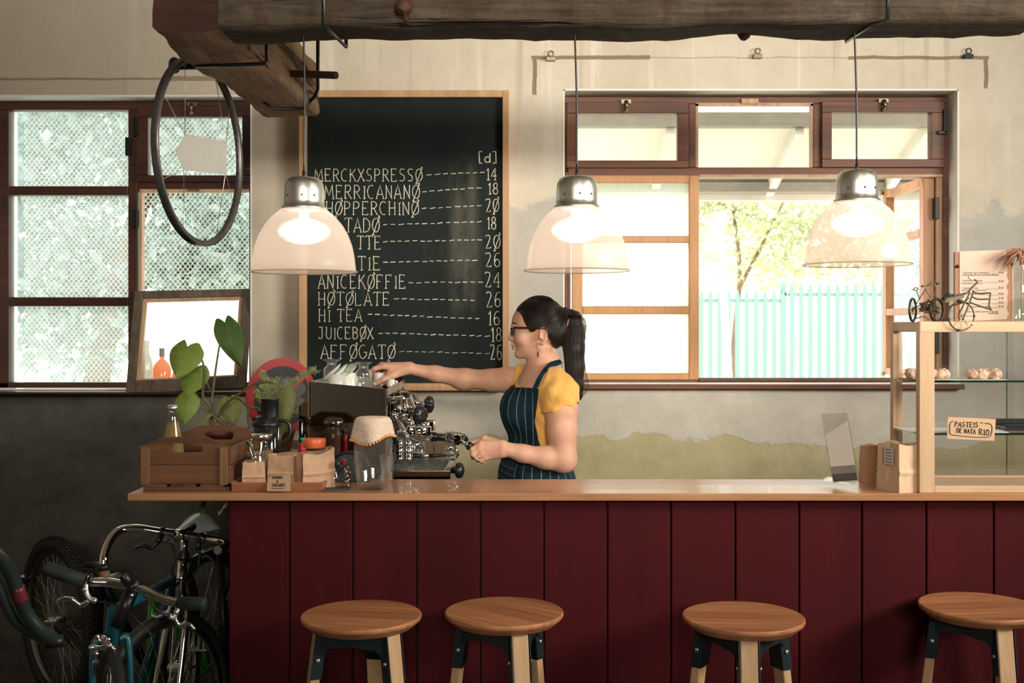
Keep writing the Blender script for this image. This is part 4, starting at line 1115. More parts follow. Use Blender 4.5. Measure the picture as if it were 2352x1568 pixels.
for (a, b) in ((2199, 609), (2317, 605)):
    m = MB().tube([W(a - 3, b + 4, YMn - .006), W(a, b, YMn - .008), W(a + 3, b + 5, YMn - .005)] if a < 2300 else [W(a - 4, b, YMn - .006), W(a + 8, b + 1, YMn - .003)], .0035, 8); m.build('clip', M['black'], mp)
x, y = XA(2346, 3.36), 3.36
vb = thing('glass_vase', 'clear glass bottle vase beside the menu board', 'vase', (x, y, dz1))
MB().lathe([(.0, .002), (.024, .002), (.026, .012), (.026, .11), (.022, .135), (.013, .155), (.012, .195), (.015, .2), (.0125, .2), (.010, .19)], (x, y, dz1), 24).build('body', M['glass'], vb)
MB().lathe([(.0, .004), (.023, .004), (.024, .012), (.024, .07), (0, .07)], (x, y, dz1), 20).build('water', glass('vase_water', (.9, .95, .9), .05, .3), vb)
pl = thing('dried_grass', 'coppery dried grass plume standing in the glass vase', 'dried plant', (x, y, dz1 + .01))
rnd = random.Random(3); m = MB()
for k in range(70):
    a = rnd.uniform(0, 1); tx = x - .075 + .19 * rnd.random() ; tz = dz1 + .16 + .07 * rnd.random() - abs(tx - x) * .25
    m.tube(smooth_path([(x + rnd.uniform(-.006, .006), y, dz1 + .17), (x + (tx - x) * .3, y + rnd.uniform(-.02, .02), dz1 + .205 + rnd.uniform(0, .02)), (tx, y + rnd.uniform(-.03, .03), tz)], 4), [.0012] * 8 + [.0004], 4)
m.build('plume', plain('copper_grass', (.42, .20, .11), .7, 0, .3), pl)
MB().tube([(x, y, dz1 + .006), (x + .003, y, dz1 + .18)], .002, 6).build('stem', M['casewood'], pl)

# wire bicycles on the case
M['wire'] = plain('dark_twisted_wire', (.045, .036, .022), .5, .5, .4, 60)
M['wire2'] = plain('olive_twisted_wire', (.10, .085, .05), .45, .5, .4, 60)
def wheel_ell(c, rx, rz, n=28, lean=0):  # foreshortened wheel about a vertical axis: turned rather than squashed
    t = math.acos(min(1, rx / rz)); u = Vector((math.cos(t), math.sin(t), 0)); return [c + u * (math.cos(2 * PI * k / n) * rz) + Vector((0, 0, 1)) * (math.sin(2 * PI * k / n) * rz) for k in range(n)]
YB1 = 3.26
def wb(px, py, Y=YB1): return W(2060 + px / 7.127, 560 + py / 7.127, Y)
k = YB1 / F_PX / 7.127
b1 = thing('wire_bicycle', 'small dark wire bicycle model at the left end of the case top', 'model bicycle', wb(450, 1270), 'wire bicycle models on the case')
def wheel(parent, c, rx, rz, tyre, mat, spokes=10, nm='wheel', knots=0):
    pts = wheel_ell(c, rx, rz); o = MB().tube(pts, tyre, 6, True).build(nm, mat, parent)
    m = MB(); m.ball(c, tyre * 1.3, 8, 6)
    for j in range(spokes): m.tube([c, pts[int(j * 28 / spokes)]], .0007, 4)
    m.build('spokes', M['wire2'], o); return o
wheel(b1, wb(260, 1080), 108 * k, 185 * k, .0035, M['wire'])
wheel(b1, wb(655, 1085), 150 * k, 185 * k, .0045, M['wire'])
m = MB(); rnd = random.Random(12)
for j in range(26):
    a = wb(rnd.uniform(360, 720), rnd.uniform(910, 1130)); b = wb(rnd.uniform(360, 720), rnd.uniform(910, 1130))
    m.tube(smooth_path([a, a.lerp(b, .5) + Vector((0, rnd.uniform(-.015, .015), rnd.uniform(-.01, .01))), b], 4), .0019, 5)
m.build('wire_engine', M['wire2'], b1)
m = MB()
for p in (((260, 1080), (470, 735)), ((470, 735), (550, 880)), ((370, 900), (470, 740)), ((260, 1080), (430, 960)), ((410, 700), (480, 690), (680, 650)), ((480, 690), (560, 630), (620, 615)), ((620, 640), (640, 760), (600, 870)), ((240, 1250), (430, 1190), (520, 1240)), ((260, 750), (300, 720), (350, 730), (320, 760), (260, 750)), ((320, 750), (370, 900))):
    m.tube(smooth_path([wb(*q) for q in p], 4), .0016, 5)
m.build('frame', M['wire2'], b1)
m = MB().tube([wb(400, 695), wb(425, 690)], .003, 6); m.tube([wb(640, 655), wb(690, 645)], .003, 6); m.build('grip', M['wire'], b1)
YB2 = 3.20
b2 = thing('wire_bicycle', 'larger olive wire bicycle model leaning over the case front before the menu', 'model bicycle', wb(1050, 1260, YB2), 'wire bicycle models on the case')
v2 = lambda a, b: wb(a, b, YB2)
def b2wheel(cx, cy_, r):
    c = v2(cx, cy_); pts = wheel_ell(c, r * k, r * k * 1.02); o = MB().tube(pts, .0022, 6, True).build('wheel', M['wire2'], b2)
    m = MB()
    for j in range(9): m.tube([c, pts[int(j * 28 / 9)]], .0006, 4)
    m.build('spokes', M['wire2'], o)
    m = MB()
    for j in range(0, 28, 5): m.ball(pts[j], .0038, 6, 5)
    m.build('knots', M['wire'], o)
b2wheel(1055, 1180, 225)
m = MB()
for p in (((1030, 1240), (1020, 1150), (1110, 960), (1200, 790)), ((1075, 1250), (1150, 1060), (1260, 770)), ((1160, 800), (1220, 720), (1300, 650), (1310, 610), (1240, 570), (1180, 550)), ((1240, 780), (1330, 810), (1520, 805), (1530, 830), (1510, 1020), (1550, 1075), (1400, 1030), (1200, 960)), ((1240, 870), (1340, 905), (1520, 900)), ((820, 1080), (900, 1010), (1080, 960), (1180, 880)), ((730, 910), (900, 860), (1150, 800))):
    m.tube(smooth_path([v2(*q) for q in p], 5), .0024, 6)
m.build('frame', M['wire2'], b2)
MB().prism([v2(780, 960), v2(830, 880), v2(1130, 810), v2(1090, 890)], (0, .004, 0)).build('saddle_strap', plain('striped_tape', (.16, .13, .08), .6, 0, .4, 200, stretch=(1, .05, .05)), b2)
m = MB().ball(v2(840, 830), (.009, .006, .005), 10, 6); m.tube([v2(740, 910), v2(800, 850), v2(920, 840)], .004, 6); m.build('saddle', M['black'], b2)
MB().ball(v2(1030, 940), (.011, .007, .006), 10, 8, 0).build('bell', M['wire'], b2)
MB().tube([v2(1170, 545), v2(1250, 580)], .0042, 8).build('grip', M['white'], b2)

# ---------------------------------------------------------------- bar items on the right: acrylic stand and paper bags
yS = 3.33
ms = thing('menu_stand', 'slanted clear acrylic menu holder with a blank card on the bar', 'menu stand', (XA(1935, yS), yS, CZ))
A = [W(1886, 950, yS + .03), W(1945, 947, yS - .03), W(1974, 1105, yS - .05), W(1912, 1110, yS + .01)]
nrm = (A[1] - A[0]).cross(A[3] - A[0]).normalized()
MB().prism(A, nrm * .003).build('acrylic_sheet', glass('acrylic', (.93, .93, .91), .10, .5), ms)
MB().prism([W(1886, 1103, yS + .02), W(1958, 1112, yS - .04), W(1975, 1103, yS - .05), W(1905, 1097, yS + .06)], (0, 0, .004)).build('foot', glass('acrylic_foot', (.93, .95, .93), .15, .5), ms)
def on(u, v): return A[0] + (A[1] - A[0]) * u + (A[3] - A[0]) * v + (A[2] - A[1] - A[3] + A[0]) * u * v
cardm = [plain('cream_card', (.74, .72, .66), .7, 0, .03), plain('grey_band', (.26, .25, .24), .7), plain('charcoal_band', (.10, .09, .095), .7)]
off = -nrm * .001
def quad(mb, u0, v0, u1, v1, i, v0r=None): mb.prism([on(u0, v0) + off, on(u1, v0 if v0r is None else v0r) + off, on(u1, v1) + off, on(u0, v1) + off], -nrm * .0006, i)
m = MB(); quad(m, .05, .30, .95, .76, 0, .13); quad(m, .05, .76, .95, .87, 1); quad(m, .05, .87, .95, .98, 2); m.build('card', cardm, ms)
def paper_bag(cx, cy, z, w, d, h, rz, label, seed, parent_label=None, open_=True, mat=None, slump=.0):
    """open gusseted paper bag with creased, wavering walls"""
    rnd = random.Random(seed); R_ = Matrix.Rotation(rz, 3, 'Z'); c = Vector((cx, cy, z))
    per = []
    def side(a, b, n):
        for i in range(n): per.append((a[0] + (b[0] - a[0]) * i / n, a[1] + (b[1] - a[1]) * i / n))
    n1, n2 = 10, 8
    side((-1, -1), (1, -1), n1); side((1, -1), (1, 1), n2); side((1, 1), (-1, 1), n1); side((-1, 1), (-1, -1), n2)
    nz = 12; N = len(per)
    def pt(i, t, ins=0.0):
        u, v = per[i]
        gus = .18 * t * (1 - abs(v)) if abs(abs(u) - 1) < 1e-6 else 0
        x = u * (w / 2 - ins) * (1 - gus - .05 * t); y = v * (d / 2 - ins) * (1 - .06 * t)
        q = Vector((u * 2 + seed, v * 2, t * 3))
        e = mnoise.noise(q) * .05 * min(1, t * 3) + mnoise.noise(q * 3.1) * .025 * min(1, t * 3)
        zz = h * t * (1 + (.025 * math.sin(i * .55 + seed) + .008 * rnd.random() if t == 1 else 0)) - slump * t * max(0, u)
        crease = .004 if abs(t - .42) < .05 else 0
        return c + R_ @ Vector((x * (1 + e) , y * (1 + e) - (crease if v < -.99 else 0), zz))
    m = MB(); vs = [pt(i, j / nz) for j in range(nz + 1) for i in range(N)]
    fs = [(j * N + i, j * N + (i + 1) % N, (j + 1) * N + (i + 1) % N, (j + 1) * N + i) for j in range(nz) for i in range(N)]
    fs.append(tuple(reversed(range(N))))
    m.add(vs, fs, 0, False)
    o = m.build('paper_bag', mat or M['paper'], None)
    md = o.modifiers.new('thick', 'SOLIDIFY'); md.thickness = .0012; md.offset = -1
    tag(o, label, 'paper bag')
    return o
kr = plain('pale_kraft_paper', (.62, .43, .28), .75, 0, .08, 14, .25, 30)
g = paper_bag(XA(2066, 3.26), 3.262, CZ, .082, .10, .138, math.radians(20), 'pale brown paper bag with a stuck-on label against the display case', 21, mat=kr)
c0 = Vector((XA(2066, 3.26), 3.262, CZ))
R_ = Matrix.Rotation(math.radians(20), 3, 'Z')
m = MB().prism([c0 + R_ @ Vector(q) for q in ((-.0425, .014, .128), (-.0425, -.026, .128), (-.0425, -.026, .078), (-.0425, .014, .078))], R_ @ Vector((-.001, 0, 0))); m.build('label', plain('grey_label', (.52, .50, .47), .7), g)
m = MB()
for j in range(5): m.prism([c0 + R_ @ Vector(q) for q in ((-.0437, .006, .122 - j * .009), (-.0437, -.020, .122 - j * .009), (-.0437, -.020, .1205 - j * .009), (-.0437, .006, .1205 - j * .009))], R_ @ Vector((-.0004, 0, 0)))
m.build('label_print', M['ink'], g)
paper_bag(XA(2012, 3.40), 3.405, CZ, .06, .09, .115, math.radians(14), 'darker brown open paper bag standing behind the labelled bag', 33)
# ================================================================ LEFT END OF THE BAR
rnd = random.Random(7)
# ---- wooden crate
M['crate'] = wood('stained_crate_wood', (.045, .018, .007), (.19, .082, .031), 0, 5, .6, .4, blot=(.03, .016, .01), grain=8)
M['crate_y'] = wood('stained_crate_slat', (.045, .018, .007), (.21, .095, .038), 1, 5, .6, .4, blot=(.03, .016, .01), grain=8)
M['crate_z'] = wood('worn_crate_batten', (.11, .052, .022), (.26, .14, .065), 2, 5, .6, .4, grain=8)
KY = 3.235; kx0, kx1 = XA(313, KY), XA(529, KY); kd = .40
cr = thing('wooden_crate', 'dark stained wooden bottle crate with cut-out handles on the bar end', 'crate', ((kx0 + kx1) / 2, KY + kd / 2, CZ))
kz = lambda py: ZA(py, KY)
def end_panel(y, name):
    # upper board: shouldered top and slotted handle
    x0, x1 = kx0 + .002, kx1 - .002; w = x1 - x0
    zt, zs_, zm, zl = kz(1004), kz(1029), kz(1067), kz(1112)
    X = lambda f: x0 + w * f
    hx0, hx1, hz0, hz1 = X(.34), X(.70), kz(1040.5), kz(1018.5)
    o = [(X(0), zm), (X(1), zm), (X(1), zs_), (X(.735), zt), (X(.27), zt), (X(0), zs_)]
    # subdivide the outline so the slot can be bridged
    r = (hz1 - hz0) / 2; inner = []
    for k in range(12): a = math.radians(-90 + 180 * k / 11); inner.append((hx1 - r + r * math.cos(a), (hz0 + hz1) / 2 + r * math.sin(a)))
    for k in range(12): a = math.radians(90 + 180 * k / 11); inner.append((hx0 + r + r * math.cos(a), (hz0 + hz1) / 2 + r * math.sin(a)))
    cx_, cz_ = (hx0 + hx1) / 2, (hz0 + hz1) / 2
    def hit(a):
        d = (math.cos(a), math.sin(a)); best = None
        for i in range(len(o)):
            (ax_, az_), (bx_, bz_) = o[i], o[(i + 1) % len(o)]
            ex, ez = bx_ - ax_, bz_ - az_; den = d[0] * ez - d[1] * ex
            if abs(den) < 1e-9: continue
            t = ((ax_ - cx_) * ez - (az_ - cz_) * ex) / den; s = ((ax_ - cx_) * d[1] - (az_ - cz_) * d[0]) / den
            if t > 0 and -1e-6 <= s <= 1 + 1e-6 and (best is None or t < best): best = t
        return (cx_ + d[0] * best, cz_ + d[1] * best)
    ang = sorted([math.atan2(q[1] - cz_, q[0] - cx_) for q in o] + [math.atan2(q[1] - cz_, q[0] - cx_) for q in inner])
    def hit_in(a):
        d = (math.cos(a), math.sin(a)); best = None
        for i in range(len(inner)):
            (ax_, az_), (bx_, bz_) = inner[i], inner[(i + 1) % len(inner)]
            ex, ez = bx_ - ax_, bz_ - az_; den = d[0] * ez - d[1] * ex
            if abs(den) < 1e-12: continue
            t = ((ax_ - cx_) * ez - (az_ - cz_) * ex) / den; s = ((ax_ - cx_) * d[1] - (az_ - cz_) * d[0]) / den
            if t > 0 and -1e-6 <= s <= 1 + 1e-6 and (best is None or t < best): best = t
        return (cx_ + d[0] * best, cz_ + d[1] * best)
    O = [hit(a) for a in ang]; I = [hit_in(a) for a in ang]
    MB().ring([(p[0], y, p[1]) for p in O], [(p[0], y, p[1]) for p in I], (0, .014, 0)).build('handle_board', M['crate'], cr)
    MB().box(x0, y, zl, x1, y + .014, zm - .0015).build('board', M['crate'], cr, bevel=.0015)
end_panel(KY + .008, 'front'); end_panel(KY + kd - .022, 'back')
for (a, b) in ((322, 343), (504, 522)):
    MB().box(XA(a, KY), KY, kz(1114), XA(b, KY), KY + .0079, kz(1027)).build('batten', M['crate_z'], cr, bevel=.002)
for x in (kx0, kx1 - .011):
    for (a, b) in ((1028, 1068), (1070, 1114)):
        MB().box(x - (0.001 if x == kx0 else -.001), KY + .0225, kz(b), x + .011, KY + kd - .0225, kz(a)).build('side_slat', M['crate_y'], cr, bevel=.0015)
for k in range(3):
    MB().box(kx0 + .014 + k * .085, KY + .006, CZ + .012, kx0 + .014 + k * .085 + .07, KY + kd - .01, CZ + .020).build('base_slat', M['crate_y'], cr, bevel=.0015)
for y in (KY + .006, KY + kd - .024):
    MB().box(kx0 + .018, y, CZ, kx1 - .004, y + .018, CZ + .012).build('runner', M['crate'], cr, bevel=.0015)

def bottle(name, label, cx, cy, z, prof, gm, cat='bottle', liquid=None, cap=None, seg=28):
    b = thing(name, label, cat, (cx, cy, z))
    MB().lathe(prof, (cx, cy, z), seg).build('glass_body', gm, b)
    if liquid: MB().lathe(liquid[0], (cx, cy, z), seg).build('liquid', liquid[1], b)
    if cap: MB().lathe(cap[0], (cx, cy, z), seg).build('cap', cap[1], b)
    return b
def liquidmat(name, col, a=.6):
    t = NT(name); tr = t.new('ShaderNodeBsdfTransparent'); tr.inputs[0].default_value = (*col, 1)
    df = t.new('ShaderNodeBsdfTranslucent'); df.inputs[0].default_value = (*col, 1)
    d2 = t.new('ShaderNodeBsdfDiffuse'); d2.inputs[0].default_value = (*col, 1)
    q = t.new('ShaderNodeMixShader'); q.inputs[0].default_value = .5; t.link(df.outputs[0], q.inputs[1]); t.link(d2.outputs[0], q.inputs[2])
    ms = t.new('ShaderNodeMixShader'); ms.inputs[0].default_value = a; t.link(tr.outputs[0], ms.inputs[1]); t.link(q.outputs[0], ms.inputs[2]); t.link(ms.outputs[0], t.out.inputs[0]); return t.mat
by = 3.36; bx = XA(397, by); b0 = CZ + .0205; H = ZA(930, by) - b0
bp = [(0, .002), (.030, .002), (.033, .008), (.033, H * .40), (.030, H * .52), (.022, H * .68), (.0145, H * .84), (.013, H * .93), (.0145, H * .94), (.0145, H * .965), (.0125, H * .97)]
lq = [(0, .004), (.031, .006), (.0318, .012), (.0318, H * .40), (.0285, H * .52), (.0205, H * .68), (.0165, H * .77), (0, H * .77)]
cp = [(.0155, H * .955), (.016, H * .965), (.0145, H * .995), (.010, H), (0, H)]
bottle('drink_bottle', 'capped glass bottle of straw coloured drink standing in the crate', bx, by, b0, bp, M['glass'], 'bottle', (lq, liquidmat('straw_drink', (.62, .47, .22), .55)), (cp, M['steel']))

# ---- tray with three kraft bags, jars, spoons
M['tray'] = wood('red_brown_tray', (.22, .085, .04), (.38, .165, .08), 0, 5, .45, .1)
ty0, ty1 = 3.235, 3.40; tx0, tx1 = XA(532, ty0), XA(748, ty0)
tr_ = thing('wooden_tray', 'red brown wooden tray under the three kraft bags', 'tray', ((tx0 + tx1) / 2, 3.32, CZ))
zt = ZA(1107, ty0)
def sideb(p, q, inn): 
    p, q = Vector(p), Vector(q); inn = Vector(inn)
    MB().hexa([p, q, q + inn, p + inn], [p - inn * .8 + Vector((0, 0, zt - CZ)), q - inn * .8 + Vector((0, 0, zt - CZ)), q + inn * .2 + Vector((0, 0, zt - CZ)), p + inn * .2 + Vector((0, 0, zt - CZ))]).build('rim', M['tray'], tr_, bevel=.0015)
sideb((tx0, ty0, CZ), (tx1 - .008, ty0, CZ), (0, .009, 0)); sideb((tx1 - .008, ty1, CZ), (tx0, ty1, CZ), (0, -.009, 0))
sideb((tx1 - .008, ty0 + .009, CZ), (tx1 - .008, ty1 - .009, CZ), (-.009, 0, 0)); sideb((tx0 + .002, ty1 - .009, CZ), (tx0 + .002, ty0 + .009, CZ), (.009, 0, 0))
MB().box(tx0 + .012, ty0 + .010, CZ, tx1 - .018, ty1 - .010, CZ + .006).build('base', M['tray'], tr_)
bz_ = CZ + .0065; yb_ = 3.305
paper_bag(XA(586, yb_), yb_, bz_, .068, .075, ZA(1058, yb_) - bz_, math.radians(6), 'small kraft bag holding the spoon jar, beside the crate', 41)
paper_bag(XA(655, yb_), yb_ + .01, bz_, .084, .075, ZA(1043, yb_) - bz_, math.radians(-12), 'kraft bag with rolled top between the spoon jar and the orange lid', 52)
paper_bag(XA(727, yb_), yb_, bz_, .096, .085, ZA(1040, yb_) - bz_, math.radians(20), 'kraft bag wrapped round the orange-lidded jar', 64, slump=-.018)
# spoon jar
jx, jy = XA(588, 3.305), 3.305
jar = thing('glass_jar', 'small glass jar of spoons inside the kraft bag by the crate', 'jar', (jx, jy, bz_ + .002))
zt_ = ZA(1036, jy) - bz_
MB().lathe([(0, .003), (.026, .003), (.028, .010), (.028, zt_ - .018), (.025, zt_ - .012), (.0265, zt_ - .006), (.0265, zt_), (.0245, zt_)], (jx, jy, bz_), 32).build('body', M['glass'], jar)
m = MB().tube(circle((jx, jy, bz_ + zt_ - .012), .0275, (0, 0, 1), 32), .0016, 6, True); m.tube(circle((jx, jy, bz_ + zt_ - .006), .0272, (0, 0, 1), 32), .0014, 6, True); m.build('thread', glass('jar_thread', (.9, .9, .9), .25, .5), jar)
def spoon(top, base, label, w=.0085):
    t_, b_ = Vector(top), Vector(base)
    pts = [b_, b_.lerp(t_, .35), b_.lerp(t_, .6), b_.lerp(t_, .82), b_.lerp(t_, .95), t_]
    o = MB().tube(smooth_path(pts, 4), list(np.interp(np.linspace(0, 1, 21), [0, .35, .6, .82, .95, 1], [.002, .002, .003, w * .75, w * .8, w * .35])), 10, flat=.25)
    o.ball(b_, (.011, .006, .016), 12, 8)
    tag(o.build('teaspoon', M['chrome'], None), label, 'spoon', 'teaspoons in the glass jar')
jb = Vector((jx, jy, bz_ + .022))
spoon(W(566, 1012, 3.31), jb + Vector((.010, .006, 0)), 'teaspoon leaning furthest toward the crate in the jar')
spoon(W(573, 1008, 3.33), jb + Vector((.014, -.004, .004)), 'teaspoon leaning close beside the crate-side spoon')
spoon(W(609, 1013, 3.29), jb + Vector((-.006, 0, .002)), 'teaspoon leaning away from the crate in the jar', .0095)
# jar with a metal lid behind
jx, jy = XA(601, 3.45), 3.45; jz = CZ; jt = ZA(996, jy)
j2 = thing('glass_jar', 'brown sugar jar with a shiny metal lid behind the spoon jar', 'jar', (jx, jy, jz))
h_ = jt - jz
MB().lathe([(0, .002), (.033, .002), (.036, .010), (.036, h_ - .045), (.030, h_ - .028), (.030, h_ - .004)], (jx, jy, jz), 36).build('body', M['glass'], j2)
MB().lathe([(0, .005), (.0335, .005), (.0345, .012), (.0345, h_ - .05), (0, h_ - .055)], (jx, jy, jz), 30).build('sugar', plain('brown_sugar', (.50, .32, .20), .9, 0, .15, 120, .3, 300), j2)
MB().lathe([(.032, h_ - .018), (.033, h_ - .017), (.033, h_ - .003), (.0315, h_), (0, h_ + .0005)], (jx, jy, jz), 36).build('lid', metal('tin_lid', (.80, .70, .58), .15), j2)
# orange lid jar
jx, jy = XA(722.5, 3.315), 3.315; jt = ZA(1006.5, jy); h_ = jt - bz_
j3 = thing('glass_jar', 'glass jar with a bright orange plastic lid in the end kraft bag', 'jar', (jx, jy, bz_ + .002))
MB().lathe([(0, .003), (.031, .003), (.033, .01), (.033, h_ - .045), (.031, h_ - .037), (.0305, h_ - .012)], (jx, jy, bz_), 36).build('body', M['glass'], j3)
MB().lathe([(.0325, h_ - .027), (.0335, h_ - .026), (.0338, h_ - .004), (.032, h_), (0, h_ + .0008)], (jx, jy, bz_), 48).build('lid', plain('orange_plastic', (.72, .14, .045), .4, 0, .04), j3)
MB().lathe([(0, .006), (.030, .006), (.0315, .012), (.0315, h_ - .05), (0, h_ - .05)], (jx, jy, bz_), 30).build('sugar', M['white'], j3)
# card SPOONS & SUGARS leaning on the tray
ck = thing('counter_card', 'small kraft card reading SPOONS & SUGARS leaning on the tray', 'sign', W(640, 1128, 3.215))
yk0, yk1 = 3.212, 3.226
q4 = [W(613, 1128, yk0), W(667, 1128, yk0), W(668, 1090, yk1), W(615, 1090.5, yk1)]
q4 = [Vector((p.x, p.y, max(p.z, CZ + .0005))) for p in q4]
MB().prism(q4, (0, .0015, .0002)).build('card', plain('tan_kraft_card', (.42, .27, .15), .8, 0, .05, 12), ck)
def cfn(x0, x1, yt, yb):
    f = lambda y: yk0 + (yk1 - yk0) * (1128 - y) / 38 - .0009
    return lambda u, v: W(x0 + (x1 - x0) * u, yb + (yt - yb) * v, f(yb + (yt - yb) * v))
m = MB(); letter(m, 'SPOONS', cfn(625, 650, 1093, 1099), .0009, rnd, jit=.01); letter(m, '*', cfn(618, 623, 1092, 1098), .0012, rnd); letter(m, '&', cfn(635, 640, 1103, 1107), .0009, rnd); letter(m, 'SUGARS', cfn(625, 655, 1110, 1117), .0009, rnd, jit=.01)
f = cfn(625, 653, 1121, 1122); m.tube([f(0, .5), f(1, .2)], .0008, 5); m.build('lettering', M['ink'], ck)
# slate tile with a little glass, bead figure
tl = tag(MB().prism([W(742, 1126, 3.22).xyz * 1 if False else Vector((XA(742, 3.23), 3.225, CZ)), Vector((XA(787, 3.23), 3.235, CZ)), Vector((XA(806, 3.3), 3.30, CZ)), Vector((XA(762, 3.3), 3.30, CZ))], (0, 0, .007)).build('slate_tile', plain('dark_slate', (.05, .03, .025), .6), None, bevel=.001), 'small dark slate tile at the end of the wooden tray', 'tile')
gx, gy = XA(769, 3.265), 3.265
vg = bottle('small_bottle', 'tiny clear glass bottle standing on the slate tile', gx, gy, CZ + .0075, [(0, .001), (.012, .001), (.013, .005), (.012, .035), (.007, .045), (.0065, .055), (.008, .057)], M['glass'])
m = MB(); r2 = random.Random(5); beads = MB()
c0 = W(795, 1068, 3.27)
stem = []
for k in range(16):
    a = W(778 + 10 * r2.random(), 1058 + 14 * r2.random(), 3.27); b = Vector((XA(788 + 20 * r2.random() , 3.27), 3.25 + .06 * r2.random(), CZ + .003 + .02 * r2.random()))
    p = smooth_path([a, a.lerp(b, .5) + Vector((.006, 0, .008)), b], 6)
    m.tube(p, .0011, 5)
    for i in range(1, len(p), 2): beads.ball(p[i] + Vector((0, -.001, 0)), .0022 + .0012 * r2.random(), 6, 5, r2.choice([0, 0, 1, 2, 2]))
bf = thing('bead_ornament', 'tangled wire ornament threaded with red and silver beads beside the glass jug', 'ornament', Vector((XA(800, 3.27), 3.27, CZ)))
m.build('wires', M['wire'], bf)
beads.ball(W(790, 1058, 3.27), (.008, .007, .007), 10, 8, 1); beads.ball(W(775, 1066, 3.27), (.009, .008, .012), 10, 8, 2)
beads.build('beads', [M['chrome'], plain('dark_red_bead', (.25, .02, .03), .25), M['black']], bf)
# black rounded bag-rest (knock box) behind
ky = 3.43
kb = thing('knock_box', 'black rounded knock box with a chromed rim behind the glass jug', 'coffee tool', (XA(800, ky), ky, CZ))
ol = [W(762, 1112, ky), W(845, 1112, ky)] + [W(803 + 43 * math.cos(math.radians(a)), 1072 - 34 * math.sin(math.radians(a)), ky) for a in range(0, 181, 15)]
ol = [Vector((p.x, p.y, max(p.z, CZ))) for p in ol]
MB().prism(ol, (0, .05, 0)).build('box', plain('dark_teal_plastic', (.018, .026, .03), .4), kb, bevel=.004)
MB().tube([p + Vector((0, -.004, 0)) for p in ol[1:]] + [ol[0] + Vector((0, -.004, 0))], .005, 8).build('rim', M['blackmetal'], kb)

# ---- big glass jug with a crocheted, bead-edged cover
gx, gy = XA(857, 3.285), 3.285; gz = CZ
s_ = gy / F_PX
Rj = lambda p: p * s_
hj = lambda y: (1125 - y) * s_
jug = thing('glass_jug', 'tall clear barrel-shaped glass jug with coloured specks on the bar', 'jug', (gx, gy, gz))
pr = [(0, .004), (Rj(30), .002), (Rj(34), .006), (Rj(37), hj(1108)), (Rj(42), hj(1080)), (Rj(44.5), hj(1050)), (Rj(44), hj(1025)), (Rj(40.5), hj(1000)), (Rj(36.5), hj(980)), (Rj(34), hj(966)), (Rj(35), hj(962)), (Rj(33.5), hj(962)), (Rj(35.2), hj(982)), (Rj(39), hj(1001)), (Rj(42.5), hj(1026)), (Rj(43), hj(1050)), (Rj(40.5), hj(1080)), (Rj(35), hj(1106)), (Rj(31), hj(1116)), (0, hj(1115))]
M['jugglass'] = glass('thick_clear_glass', (.975, .985, .98), .07, 1.0, milky=.05)
MB().lathe(pr, (gx, gy, gz), 56).build('body', M['jugglass'], jug)
m = MB(); r3 = random.Random(9)
for k in range(34):
    a = r3.uniform(0, 6.28); y = r3.uniform(985, 1115); r = Rj(np.interp(y, [980, 1000, 1025, 1050, 1080, 1108, 1120], [36.5, 40.5, 44, 44.5, 42, 37, 34])) + .0006
    m.ball((gx + r * math.cos(a), gy + r * math.sin(a), gz + hj(y)), .0013, 6, 5, r3.randrange(3))
m.build('specks', [plain('red_speck', (.5, .03, .04), .4), plain('amber_speck', (.7, .35, .06), .4), plain('blue_speck', (.04, .10, .4), .4)], jug)
cv = thing('jug_cover', 'cream crocheted jug cover edged with amber beads, over the glass jug', 'cover', (gx, gy, gz + hj(962)))
def cover_pt(u, v):
    a = 2 * PI * u
    drop = 40 + 18 * (.5 + .5 * math.cos(a - math.radians(215))) + 5 * math.sin(3 * a + .5)
    L_ = 36 + drop; d = v * L_
    if d < 36: r, y = d, 961 - 1.5 * (1 - (d / 36) ** 2)
    else:
        e = d - 36; r = 36 + min(e, 8) * .75 + max(0, e - 8) * (.10 + .12 * math.sin(4 * a + 1)) ; y = 961 + e * .93
        r = max(r, 37 + e * .13)
    return Vector((gx + Rj(r) * math.cos(a), gy + Rj(r) * math.sin(a), gz + hj(y) + .001))
t = NT('crochet_cotton')
vr = t.new('ShaderNodeTexVoronoi'); vr.inputs['Scale'].default_value = 420; t.link(t.co, vr.inputs['Vector'])
t.set(Base_Color=t.ramp(vr.outputs['Distance'], [(.30, (.86, .71, .58)), (.85, (.58, .42, .30))]), Roughness=.9)
t.bump(t.math('SUBTRACT', 1.0, vr.outputs['Distance']), .8, .002)
M['crochet'] = t.mat
MB().grid(cover_pt, 64, 22).build('cloth', M['crochet'], cv, thick=.0014)
m = MB()
for k in range(44): m.ball(cover_pt(k / 44, 1.0) + Vector((0, 0, -.003)), .0042, 8, 6)
o = m.build('beads', plain('amber_bead', (.72, .36, .10), .3, 0, .2, 80), cv)
# faceted tumbler behind the jug
gx2, gy2 = XA(889, 3.42), 3.42
tb = thing('glass_tumbler', 'ribbed glass tumbler standing behind the large jug', 'glass', (gx2, gy2, CZ))
k_ = gy2 / F_PX
MB().lathe([(0, .003), (11 * k_, .002), (14 * k_, .006), (15 * k_, 32 * k_), (17 * k_, 33 * k_), (18 * k_, 62 * k_), (17 * k_, 62 * k_), (14 * k_, 33 * k_), (13 * k_, 6 * k_), (0, 5 * k_)], (gx2, gy2, CZ), 10, smooth=False).build('body', M['jugglass'], tb)
m = MB().tube(circle((gx2, gy2, CZ + 62 * k_), 17.5 * k_, (0, 0, 1), 24), .0008, 5, True); m.build('lip', M['jugglass'], tb)

